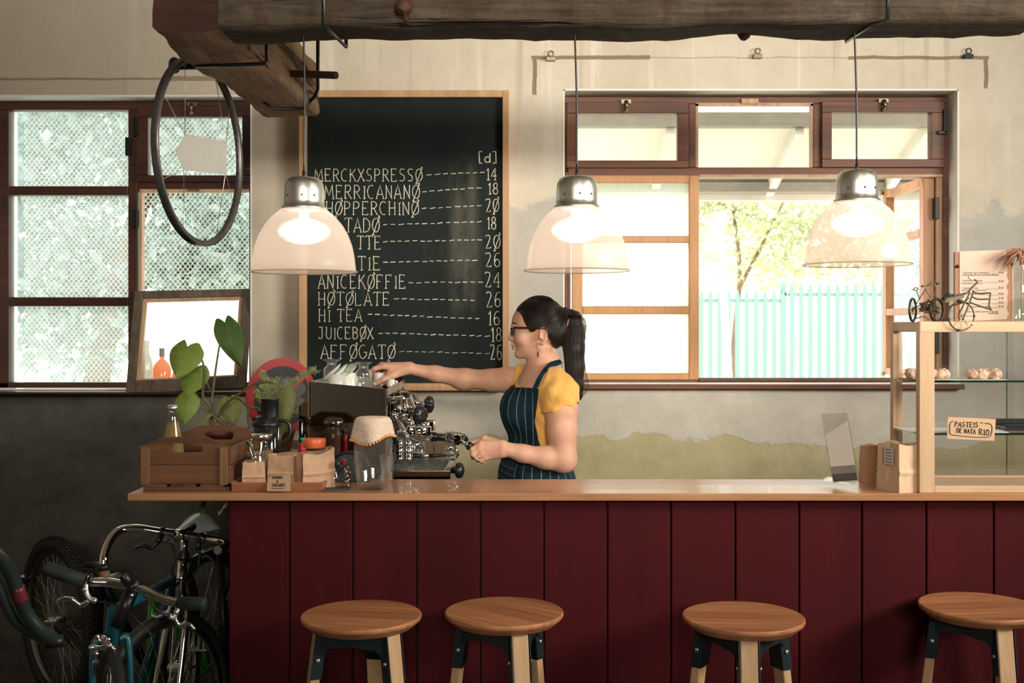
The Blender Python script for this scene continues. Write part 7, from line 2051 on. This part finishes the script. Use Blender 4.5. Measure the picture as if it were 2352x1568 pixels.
# keep clear of the back seam
sl, X, Y, Z = A.region(A.lo, A.lo + A.h * A.n)
A.D += (.0022 * np.sin(70 * Z + 40 * X + 2 * np.sin(30 * Y)) * np.exp(-((Z - ZA(1020, PY)) / .10) ** 2)).astype(np.float32)
o, V = A.mesh('apron', M['apron'], woman); del A
apron = o
ca = np.array((XA(1236, PY), PY)); an = np.arctan2(-(V[:, 1] - ca[1]), -(V[:, 0] - ca[0]))
# arc length around a body-sized oval, so the stripes fall straight
tt = np.linspace(-PI, PI, 721); ex, ey = .098 * np.cos(tt), .150 * np.sin(tt)
seg = np.hypot(np.diff(ex), np.diff(ey)); arcv = np.concatenate([[0], np.cumsum(seg)]); pa = np.arctan2(ey, ex)
attr(o, 'arc', np.interp(an, pa, arcv))
# pocket with its stripes running crosswise
pm = NT('crosswise_denim')
zz = pm.xyz()[2]; xx = pm.xyz()[0]
fr = pm.math('FRACT', pm.math('DIVIDE', pm.math('ADD', zz, pm.math('MULTIPLY', xx, .22)), .0215))
st = pm.step(pm.math('ABSOLUTE', pm.math('SUBTRACT', fr, .5)), .06, .03)
pm.set(Base_Color=pm.mix(pm.math('MULTIPLY', st, .55), (.006, .022, .034), (.34, .40, .40)), Roughness=.85)
apron.data.materials.append(pm.mat)
pcs = np.zeros(len(apron.data.polygons) * 3); apron.data.polygons.foreach_get('center', pcs); pcs = pcs.reshape(-1, 3)
apron.data.polygons.foreach_set('material_index', ((pcs[:, 0] < XA(1181, PY)) & (pcs[:, 2] < ZA(1048, PY)) & (pcs[:, 2] > .85)).astype(np.int32))
def strap(P_, w, nm, mat=None, fit=True):
    """flat band along a path, facing outward from the body"""
    P2 = smooth_path(P_, 6); m = MB(); vs = []
    ctr = Vector(Hp(1245, 880)); P2 = [drape(p, ctr) for p in P2] if fit else P2; P2 = [(P2[max(i - 1, 0)] + P2[i] * 2 + P2[min(i + 1, len(P2) - 1)]) / 4 for i in range(len(P2))]
    for i, p in enumerate(P2):
        t_ = (P2[min(i + 1, len(P2) - 1)] - P2[max(i - 1, 0)]).normalized(); n_ = (p - ctr); n_ = (n_ - t_ * n_.dot(t_)).normalized(); b_ = t_.cross(n_)
        vs += [p - b_ * w / 2 - n_ * .001, p + b_ * w / 2 - n_ * .001, p + b_ * w / 2 + n_ * .0015, p - b_ * w / 2 + n_ * .0015]
    fs = []
    for i in range(len(P2) - 1):
        for k in range(4): fs.append((i * 4 + k, i * 4 + (k + 1) % 4, i * 4 + 4 + (k + 1) % 4, i * 4 + 4 + k))
    m.add(vs, fs, 0, True); o = m.build(nm, mat or M['apron'], woman)
    attr(o, 'arc', [(.0132 if k % 4 in (0, 3) else .0398) for k in range(len(vs))])
    return o
trees.append(BVHTree.FromPolygons([v.co for v in hair.data.vertices], [tuple(p.vertices) for p in hair.data.polygons]))
hm = MB(); hb0 = Vector(Hp(1299, 718)); hc = Vector(Hp(1243, 745))
hair_tree = trees.pop()
for k in range(420):
    s_ = -1 if k % 5 else 1
    i = r6.randrange(2, len(hl) - 2); f_ = r6.random(); hx_, hz_ = hl[i][0] + (hl[i + 1][0] - hl[i][0]) * f_, hl[i][1] + (hl[i + 1][1] - hl[i][1]) * f_
    u_ = r6.random() ** 1.5 * .85
    P_ = []
    top = Vector(Hp(1236 + r6.uniform(-30, 30), 676, 0)) if r6.random() < .35 else Vector(Hp(hx_ - 1.5, hz_, .075 * s_))
    if r6.random() < .25: top = Vector(Hp(1182, 712 + r6.uniform(-2, 4), r6.uniform(-.05, .05)))
    ok = True
    for j in range(9):
        t_ = u_ + (1 - u_) * j / 8 if top.z < ZA(690, PY) else j / 8
        q_ = top.lerp(hb0, t_); q_.y = PY + (top.y - PY) * (1 - t_ ** 3) + (.05 * s_ if abs(top.y - PY) < .02 else 0) * math.sin(PI * t_) * r6.uniform(.95, 1.05)
        n_ = (q_ - hc).normalized(); h_ = hair_tree.ray_cast(q_ + n_ * .12, -n_, .25)[0]
        if h_ is None:
            if j == 0: P_.append(q_)
            continue
        P_.append(h_ + n_ * r6.uniform(.0002, .0010))
    if len(P_) > 4: hm.tube(smooth_path(P_, 3), [.0002] + [.00055] * (3 * len(P_) - 3), 3, caps=False)
oh2 = hm.build('combed_strands', M['strand'], woman); oh2['kind'] = 'stuff'
nstrap = [Vector(Hp(x, y, d)) for x, y, d in ((1229, 894, -.128), (1237, 876, -.118), (1248, 858, -.098), (1262, 842, -.078), (1277, 832, -.052), (1288, 828, -.015), (1289, 828, .02))]
strap(nstrap, .024, 'neck_strap')
fstrap = [Vector(Hp(x, y, d)) for x, y, d in ((1186, 893, .050), (1196, 876, .058), (1209, 858, .066), (1235, 842, .070), (1262, 833, .060), (1284, 829, .030))]
strap(fstrap, .022, 'neck_strap', fit=False)
MB().tube(smooth_path([Vector(Hp(1287, 830, -.02)), Vector(Hp(1293, 838, -.03)), Vector(Hp(1294, 848, -.032))], 5), .004, 8, flat=.4).build('strap_end', plain('pale_tape', (.55, .58, .50), .8), woman)
# apron ties at the back
MB().tube(smooth_path([Vector(Hp(1290, 1083, -.14)), Vector(Hp(1302, 1090, -.12)), Vector(Hp(1309, 1102, -.11)), Vector(Hp(1311, 1125, -.11))], 6), .008, 8, flat=.35).build('apron_tie', M['apron'], woman)
MB().tube(smooth_path([Vector(Hp(1284, 1082, -.145)), Vector(Hp(1291, 1095, -.143)), Vector(Hp(1296, 1112, -.14))], 6), .004, 8, flat=.4).build('apron_tie', plain('cream_tape', (.75, .68, .58), .8), woman)
# hem of trousers and shoes (behind the bar)
L = Field((-.16, 3.74, .05), (.26, 4.16, 1.02), .006)
L.ell(Hp(1240, 1115), (.108, .172, .118), .04)
for s in (-1, 1): L.chain([Hp(1243, 1140, .085 * s), np.array((XA(1235, PY), PY + .09 * s, .48)), np.array((XA(1245, PY), PY + .09 * s, .09))], [.094, .066, .050], .03)
L.cut(lambda X, Y, Z: Z - ZA(1095, PY) + 0 * X + 0 * Y)
L.mesh('trousers', cloth_mat('dark_trousers', (.012, .014, .02), (.02, .024, .03)), woman); del L
for s in (-1, 1):
    sh = Field((-.15, PY + .095 * s - .07, -.01), (.20, PY + .095 * s + .07, .14), .005)
    sh.cone((XA(1250, PY), PY + .09 * s, .050), (XA(1250, PY) - .165, PY + .10 * s, .034), .046, .036, .02); sh.cone((XA(1250, PY), PY + .09 * s, .05), (XA(1250, PY), PY + .09 * s, .09), .046, .046, .02)
    sh.cut(lambda X, Y, Z: .001 - Z + 0 * X + 0 * Y); sh.mesh('shoe', plain('black_shoe', (.015, .014, .014), .5), woman)

# ---- glasses and earring
M['tort'] = plain('tortoiseshell', (.030, .013, .009), .2, 0, .5, 60)
gl_ = None
def rim_pts(s):
    out = []
    for k in range(28):
        a = 2 * PI * k / 28; cx_, cy_ = math.cos(a), math.sin(a); e = .72
        yy = math.copysign(abs(cx_) ** e, cx_) * .0225; zz_ = math.copysign(abs(cy_) ** e, cy_) * .0150
        d = .033 * s + yy * s
        out.append(Vector(Hp(1174.2 + 2.2 * (abs(d) / .05) ** 2 * 2.0, 759.5, d)) + Vector((0, 0, zz_)))
    return out
g0 = MB()
for s in (-1, 1): g0.tube(rim_pts(s), .0021, 8, True)
g0.tube(smooth_path([Vector(Hp(1174.5, 755, -.012)), Vector(Hp(1172.5, 753.5, 0)), Vector(Hp(1174.5, 755, .012))], 5), .0018, 8)
gl_ = g0.build('glasses', M['tort'], woman)
for s in (-1, 1):
    MB().prism(rim_pts(s), (.0008, 0, 0)).build('lens', glass('spectacle_lens', (.97, .97, .97), .06, .3), gl_)
    tp = [Vector(Hp(1179, 751.5, .058 * s)), Vector(Hp(1186, 751.8, .0645 * s)), Vector(Hp(1210, 752.4, .0765 * s)), Vector(Hp(1236, 752.8, .0835 * s)), Vector(Hp(1250, 753.5, .0835 * s)), Vector(Hp(1256, 760, .080 * s)), Vector(Hp(1258, 772, .078 * s))]
    MB().tube(smooth_path(tp, 6), list(np.linspace(.0036, .0021, 37)), 8, flat=.5).build('temple', M['tort'], gl_)
    MB().tube([Vector(Hp(1175.5, 752, .054 * s)), tp[0]], .0028, 8).build('hinge', M['steel'], gl_)
for s in (-1, 1):
    er = MB().tube(smooth_path([Vector(Hp(1236.5, 789, .073 * s)), Vector(Hp(1235, 792, .0765 * s)), Vector(Hp(1235, 801, .0765 * s))], 5), .0008, 6)
    for i in range(3): er.ball(Hp(1235, 798 + 3 * i, .0765 * s), .0016, 8, 6)
    eo = er.build('earring', M['alu'], woman)
    MB().ball(Hp(1235, 812, .0765 * s), (.0026, .002, .0105), 10, 10).build('bead', M['black'], eo)

# ---- the portafilter in her hand
pf2 = portafilter(W(1044, 1004, 3.745), Vector(Np(1122, 1042, .012)), 'portafilter', 'chrome portafilter held in the woman\'s fist by its black handle', .0335, gr=.0120)
# ================================================================ BICYCLES IN THE DARK CORNER
M['teal'] = plain('teal_bike_paint', (.006, .085, .12), .3, 0, .1, coat=.3)
M['greenp'] = plain('bright_green_bike_paint', (.03, .32, .03), .3, 0, .1, coat=.3)
M['greyp'] = plain('grey_green_bike_paint', (.022, .034, .033), .35, .2, .1, coat=.2)
M['rim_dark'] = metal('dark_rim', (.25, .25, .26), .25)
M['grip'] = plain('dark_green_grip', (.006, .015, .016), .7, 0, .1)
def bwheel(parent, c, R_, az, tyre=.018, knob=False, spokes=28, rimw=.02):
    """full bicycle wheel; az is the direction the wheel rolls, in the ground plane"""
    c = Vector(c); d = Vector((math.cos(az), math.sin(az), 0)); ax = Vector((-math.sin(az), math.cos(az), 0)); up = Vector((0, 0, 1))
    P = lambda r, a, o=0: c + d * (r * math.cos(a)) + up * (r * math.sin(a)) + ax * o
    w = MB().tube([P(R_ - tyre, 2 * PI * k / 72) for k in range(72)], tyre, 12, True)
    if knob:
        for k in range(96):
            a = 2 * PI * k / 96
            for o in (-.55, 0, .55):
                b = P(R_ - tyre + tyre * math.cos(o), a + (.03 if o else 0), tyre * math.sin(o) * 1.0)
                nn = (P(R_, a, 0) - P(0, a, 0)).normalized(); tt = Vector(ax)
                w.bar(b - nn * .001, b + nn * .005, .012, .010, up=tt)
    wo = w.build('wheel', M['rubber'], parent)
    m = MB(); n = 72; pr = [(R_ - 2 * tyre + .003, -rimw / 2), (R_ - 2 * tyre - .012, -rimw / 2), (R_ - 2 * tyre - .018, 0), (R_ - 2 * tyre - .012, rimw / 2), (R_ - 2 * tyre + .003, rimw / 2)]
    vs = [P(r, 2 * PI * k / n, o) for k in range(n) for r, o in pr]; L = len(pr)
    m.add(vs, [(k * L + j, k * L + j + 1, ((k + 1) % n) * L + j + 1, ((k + 1) % n) * L + j) for k in range(n) for j in range(L - 1)], 0, True)
    m.build('rim', M['rim_dark'], wo)
    m = MB().tube([P(0, 0, -.04), P(0, 0, .04)], .016, 12); m.tube([P(0, 0, -.055), P(0, 0, .055)], .006, 8); m.build('hub', M['steel'], wo)
    m = MB()
    for k in range(spokes):
        a = 2 * PI * k / spokes; s = .03 if k % 2 else -.03; a2 = a + (.9 if (k // 2) % 2 else -.9)
        m.tube([P(.02, a2, s), P(R_ - 2 * tyre - .015, a, 0)], .0010, 4, caps=False)
    o = m.build('spokes', M['alu'], wo)
    return wo
def lever(parent, clamp, tip, mat, bodymat, curve=1.0, nm='brake_lever'):
    a, b = Vector(clamp), Vector(tip); d = b - a; dn = Vector((0, 0, -1))
    m = MB().tube(smooth_path([a, a + d * .25 + dn * .012, a + d * .55 + Vector((0, 0, .004)), a + d * .88 + Vector((0, 0, .006)), b], 6), [.007] * 6 + [.0062] * 12 + [.005] * 7, 10, flat=.7)
    return m.build(nm, mat, parent)
# ---- blue-green flat-bar bicycle, nearest
A1 = 2.98
bA = thing('bicycle', 'teal bicycle with flat chrome handlebar and silver brake levers in front', 'bicycle', (XA(280, A1), A1, 0))
q = lambda px, py, Y=A1: W(px, py, Y)
hb = smooth_path([q(196, 1331, 2.96), q(215, 1336, 2.96), q(250, 1337, 2.97), q(290, 1344, 2.97), q(318, 1350, 2.97), q(345, 1362, 2.97), q(375, 1375, 2.965), q(405, 1384, 2.96), q(418, 1386, 2.96)], 5)
MB().tube(hb, .0125, 14).build('handlebar', M['chrome'], bA)
MB().tube([q(100, 1300, 2.94), q(104, 1304, 2.94), q(150, 1320, 2.95), q(196, 1334, 2.96)], [.0175, .019, .0185, .019], 16).build('grip', M['grip'], bA)
MB().tube([q(413, 1386, 2.96), q(440, 1386, 2.95), q(468, 1387, 2.94), q(473, 1388, 2.94)], [.019, .0185, .019, .015], 16).build('grip', M['grip'], bA)
for (cl, tip, bd, lb) in ((q(205, 1379, 2.94), q(133, 1381, 2.93), [q(203, 1330, 2.955), q(197, 1352, 2.945), q(206, 1374, 2.94), q(222, 1380, 2.94)], 0), (q(402, 1420, 2.94), q(446, 1446, 2.93), [q(409, 1388, 2.955), q(407, 1404, 2.945), q(398, 1418, 2.94), q(388, 1412, 2.94)], 1)):
    o = lever(bA, cl, tip, M['chrome'], M['steel'])
    m = MB().tube(smooth_path(bd, 4), .0075, 10); m.ball(bd[1] + Vector((0, -.008, 0)), (.007, .005, .007), 10, 8); m.build('lever_bracket', M['steel'], o)
for a, b, r_ in ((q(205, 1330, 2.955), q(212, 1332, 2.955), .0155), (q(406, 1384, 2.96), q(412, 1386, 2.96), .0155)):
    MB().tube([a, b], r_, 14).build('clamp', M['blackmetal'], bA)
for P_ in ([q(224, 1381, 2.93), q(260, 1388, 2.92), q(310, 1420, 2.90), q(350, 1460, 2.90)], [q(330, 1365, 2.94), q(350, 1390, 2.92), q(380, 1412, 2.92), q(390, 1414, 2.93)], [q(291, 1385, 2.98), q(294, 1400, 2.98), q(320, 1430, 2.95), q(357, 1462, 2.92)]):
    MB().tube(smooth_path(P_, 8), .0024, 6).build('cable', M['black'], bA)
MB().tube([q(300, 1340, 2.97), q(312, 1352, 2.97)], .024, 14).build('stem_clamp', M['black'], bA)
m = MB().tube(smooth_path([q(282, 1320, 2.96), q(290, 1330, 2.96), q(300, 1345, 2.97)], 5), .013, 10); m.build('stem', M['black'], bA)
MB().ball(q(302, 1367, 2.955), (.006, .004, .006), 10, 8).build('bolt', M['steel'], bA)
hd_t, hd_b = q(300, 1360, 3.0), q(262, 1455, 2.985)
MB().tube([q(304, 1352, 3.0), q(268, 1440, 2.985)], .019, 14).build('head_tube', M['black'], bA)
for a, b, r_ in ((q(262, 1402, 3.0), q(400, 1330, 3.75), .016), (q(262, 1400, 3.0), q(246, 1568, 3.25), .018), (q(400, 1330, 3.75), q(300, 1640, 3.55), .015)): MB().tube([a, b], r_, 14).build('frame_tube', M['teal'], bA)
whA = (XA(262, 2.92), 2.92, .34)
wA = bwheel(bA, whA, .34, math.radians(-65), .017)
for s in (-1, 1):
    ax = Vector((math.cos(math.radians(25)), math.sin(math.radians(25)), 0)) * .045 * s
    MB().tube(smooth_path([q(262, 1468, 2.98) + ax * .3, q(255, 1490, 2.97) + ax, Vector(whA) + ax], 6), [.010] * 7 + [.0095, .009, .008, .0075, .007, .006], 12).build('fork_blade', M['teal'], bA)
br_ = MB().tube(smooth_path([q(222, 1458, 2.92), q(230, 1470, 2.92), q(252, 1482, 2.92)], 5), .006, 10)
br_.tube(smooth_path([q(210, 1486, 2.92), q(230, 1488, 2.915), q(252, 1482, 2.92), q(262, 1492, 2.92), q(265, 1506, 2.92)], 5), [.007] * 10 + [.0075] * 6 + [.006] * 5, 10)
br_.tube(smooth_path([q(212, 1486, 2.92), q(222, 1500, 2.915), q(222, 1518, 2.915), q(214, 1522, 2.915)], 5), .006, 10)
br_.tube([q(234, 1463, 2.92), q(254, 1470, 2.92)], .006, 8); br_.ball(q(252, 1482, 2.915), .009, 10, 8); br_.ball(q(210, 1487, 2.915), .008, 10, 8)
br_.build('brake_caliper', M['chrome'], bA)
MB().tube([q(218, 1468, 2.93), q(208, 1515, 2.92)], .0016, 6).build('cable', M['alu'], bA)
bwheel(bA, (-1.16, 3.88, .34), .34, math.radians(-84), .017)
# ---- chrome bullhorn bicycle behind
B1 = 3.50
bB = thing('bicycle', 'bicycle with wide polished bullhorn handlebar and grey saddle beside the red bar', 'bicycle', (XA(420, B1), B1, 0))
q = lambda px, py, Y=B1: W(px, py, Y)
hb = smooth_path([q(238, 1298, 3.35), q(240, 1275, 3.36), q(250, 1245, 3.40), q(272, 1220, 3.44), q(310, 1213, 3.47), q(360, 1220, 3.49), q(420, 1228, 3.50), q(470, 1236, 3.50), q(505, 1242, 3.48), q(520, 1249, 3.44), q(519, 1255, 3.42), q(500, 1263, 3.36)], 6)
MB().tube(hb, .0135, 16).build('handlebar', M['chrome'], bB)
MB().tube([q(238, 1296, 3.35), q(239, 1310, 3.345)], .017, 14).build('bar_end', M['black'], bB)
MB().tube([q(239, 1311, 3.345), q(240, 1332, 3.34)], .016, 14).build('cork_plug', plain('cork', (.20, .09, .04), .8), bB)
for (c_, tip, cp_) in ((q(362, 1245, 3.47), q(304, 1263, 3.44), 372), (q(455, 1262, 3.47), q(494, 1296, 3.43), 461)):
    o = lever(bB, c_, tip, M['black'], M['black'])
    y = 1221 if cp_ < 400 else 1234
    MB().tube([q(cp_ - 3, y, 3.487), q(cp_ + 5, y + 1, 3.487)], .0165, 14).build('clamp', M['black'], o)
    MB().tube([q(cp_, y + 3, 3.48), q(cp_ - 6, y + 18, 3.475), c_], .009, 10).build('lever_bracket', M['black'], o)
MB().tube([q(404, 1226, 3.5), q(428, 1229, 3.5)], .0175, 16).build('stem_clamp', M['chrome'], bB)
MB().tube([q(424, 1226, 3.50), q(443, 1209, 3.62)], .012, 12).build('quill_bolt', M['black'], bB)
MB().tube([q(424, 1240, 3.53), q(422, 1280, 3.54)], .011, 12).build('stem', M['chrome'], bB)
MB().lathe([(.017, 0), (.020, .004), (.020, .012), (.017, .016), (.019, .02), (.014, .03), (0, .031)], q(421, 1285, 3.54), 20).build('headset', M['black'], bB)
MB().tube([q(421, 1280, 3.54), q(412, 1385, 3.52)], .0165, 16).build('head_tube', M['chrome'], bB)
whB = (XA(372, 3.42), 3.42, .325)
azB = math.radians(-112)
wB = bwheel(bB, whB, .325, azB, .018, spokes=32)
axB = Vector((-math.sin(azB), math.cos(azB), 0))
for s in (-1, 1): MB().tube(smooth_path([q(411, 1388, 3.52), q(411, 1400, 3.515) + axB * .03 * s, Vector(whB) + axB * .05 * s], 6), [.012] * 7 + [.0115, .011, .010, .009, .008, .007], 12).build('fork_blade', M['chrome'], bB)
for a, b, r_ in ((q(425, 1298, 3.54), q(522, 1252, 4.05), .0145), (q(415, 1360, 3.53), q(520, 1568, 3.98), .0155), (q(505, 1258, 4.1), q(520, 1568, 3.98), .014)): MB().tube([a, b], r_, 14).build('frame_tube', M['blackmetal'], bB)
sx_ = q(450, 1206, 4.02)
sad = MB().grid(lambda u, v: sx_ + Vector(((u - .5) * (.035 + .115 * min(1, v * 1.15) ** 1.8) * (1 if v < .85 else 1 - ((v - .85) / .15) ** 2 * .5) - .060 * (1 - v), -.13 + .24 * v, -.022 + .062 * v - .065 * (2 * u - 1) ** 2 * (.25 + .75 * v) - (.03 * ((v - .8) / .2) ** 2 if v > .8 else 0))), 14, 14)
sad.build('saddle', plain('grey_leather_saddle', (.40, .47, .45), .32, 0, .1, 6), bB, thick=.008)
MB().tube([sx_ + Vector((0, .05, -.02)), q(505, 1262, 4.1)], .013, 12).build('seat_post', M['alu'], bB)
bwheel(bB, (-.98, 4.42, .325), .325, math.radians(-94), .018)
MB().tube(smooth_path([q(372, 1243, 3.45), q(395, 1250, 3.42), q(402, 1285, 3.40), q(395, 1310, 3.40), q(405, 1330, 3.42), q(425, 1325, 3.45), q(440, 1290, 3.48)], 8), .0026, 6).build('cable', M['black'], bB)
MB().tube(smooth_path([q(430, 1340, 3.5), q(440, 1330, 3.46), q(455, 1300, 3.45), q(458, 1270, 3.46)], 8), .0026, 6).build('cable', M['black'], bB)
cal = MB().tube(smooth_path([q(375, 1408, 3.38), q(385, 1405, 3.37), q(395, 1415, 3.37)], 4), .005, 8)
cal.tube(smooth_path([q(352, 1418, 3.38), q(366, 1416, 3.36), q(384, 1408, 3.36), q(398, 1412, 3.36)], 4), .006, 8); cal.ball(q(357, 1415, 3.37), .010, 8, 6)
cal.build('brake_caliper', M['chrome'], bB)
ped = MB()
for k in range(4): ped.box(XA(435 + k * 11, 3.72), 3.70, ZA(1490, 3.72), XA(440 + k * 11, 3.72), 3.72, ZA(1432, 3.72))
ped.box(XA(433, 3.72), 3.70, ZA(1440, 3.72), XA(482, 3.72), 3.73, ZA(1434, 3.72)).box(XA(438, 3.72), 3.70, ZA(1492, 3.72), XA(478, 3.72), 3.73, ZA(1487, 3.72))
ped.build('pedal', M['steel'], bB, bevel=.002); MB().tube([q(492, 1462, 3.75), q(496, 1500, 3.78)], .012, 10).build('crank', M['alu'], bB)
# ---- green frame between them
G = 4.0
bG = thing('bicycle', 'bright green bicycle frame half hidden behind the bullhorn bicycle', 'bicycle', (XA(400, G), G, 0))
q = lambda px, py, Y=G: W(px, py, Y)
for a, b, r_ in ((q(352, 1365, 3.9), q(408, 1332, 4.15), .017), (q(398, 1338, 4.1), q(420, 1500, 4.2), .020), (q(438, 1570, 4.2), q(470, 1535, 4.25), .011), (q(445, 1440, 4.2), q(478, 1540, 4.25), .012), (q(352, 1365, 3.9), q(340, 1600, 4.0), .016), (q(340, 1600, 4.0), q(430, 1600, 4.25), .014)): MB().tube([a, b], r_, 14).build('frame_tube', M['greenp'], bG)
bwheel(bG, (XA(473, 4.35), 4.35, .33), .33, azB + .12, .018)
MB().tube([q(372, 1345, 3.95), q(400, 1322, 4.1)], .003, 6).build('cable', M['black'], bG)
# ---- knobbly-tyred bicycle against the wall
K = 4.55
bK = thing('bicycle', 'dark mountain bicycle with knobbly tyre standing against the wall', 'bicycle', (XA(125, K), K, 0))
q = lambda px, py, Y=K: W(px, py, Y)
zc = .33
bwheel(bK, (XA(132, K), K, zc), .335, math.radians(-45), .027, True, 32, .026)
fk = [q(232, 1300, 4.35), q(225, 1400, 4.38), q(212, 1500, 4.42), Vector((XA(132, K) + .03, K - .07, zc))]
MB().tube(smooth_path(fk, 6), .022, 12).build('fork', M['black'], bK)
MB().tube([q(232, 1290, 4.35), q(236, 1345, 4.35)], .026, 12).build('head_tube', M['black'], bK)
MB().tube([q(200, 1296, 4.36), q(232, 1298, 4.34), q(262, 1325, 4.3)], .013, 10).build('handlebar', M['black'], bK)
MB().tube([q(250, 1330, 4.28), q(272, 1324, 4.26)], .017, 12).build('grip', plain('pale_grip', (.35, .33, .30), .7), bK)
MB().tube([q(232, 1330, 4.36), q(330, 1520, 4.65)], .02, 12).build('frame_tube', M['black'], bK)
MB().ball(q(52, 1324, 4.5), (.012, .006, .008), 10, 8).build('reflector', M['steel'], bK)
MB().tube([q(48, 1338, 4.5), q(78, 1320, 4.5)], .006, 8).build('valve_stem', M['black'], bK)
bwheel(bK, (-.95, 4.86, zc), .335, 0, .024, False, 32, .026)
# ---- step-through frame at the picture's edge
E = 2.70
bE = thing('bicycle', 'grey step-through bicycle with a faded red band entering past the teal one', 'bicycle', (XA(20, E), E, 0))
q = lambda px, py, Y=E: W(px, py, Y)
p1 = smooth_path([q(-60, 1255, 2.6), q(-20, 1265, 2.62), q(8, 1290, 2.65), q(28, 1325, 2.68), q(45, 1370, 2.70), q(62, 1410, 2.72), q(90, 1445, 2.74), q(125, 1470, 2.78)], 6)
MB().tube(p1, .0165, 14).build('frame_tube', M['greyp'], bE)
p2 = smooth_path([q(-60, 1300, 2.64), q(-20, 1320, 2.66), q(15, 1390, 2.70), q(50, 1440, 2.74), q(125, 1475, 2.78)], 6)
MB().tube(p2, .013, 14).build('frame_tube', M['greyp'], bE)
MB().tube([q(38.5, 1347, 2.692), q(41, 1355, 2.694), q(48, 1374, 2.70), q(50, 1380, 2.703)], .0172, 14).build('decal_band', plain('faded_red_band', (.13, .016, .022), .4), bE)
MB().lathe([(.0, -.02), (.016, -.02), (.016, .02), (0, .02)], q(126, 1473, 2.78), 16, axis=(1, .3, 0)).build('bottom_bracket', M['blackmetal'], bE)
bwheel(bE, (-1.80, 2.45, .33), .33, math.radians(25), .018)
wr = bwheel(bE, (XA(60, 2.9) + .32, 2.86 + .05, .30), .30, math.radians(25), .018) if False else None
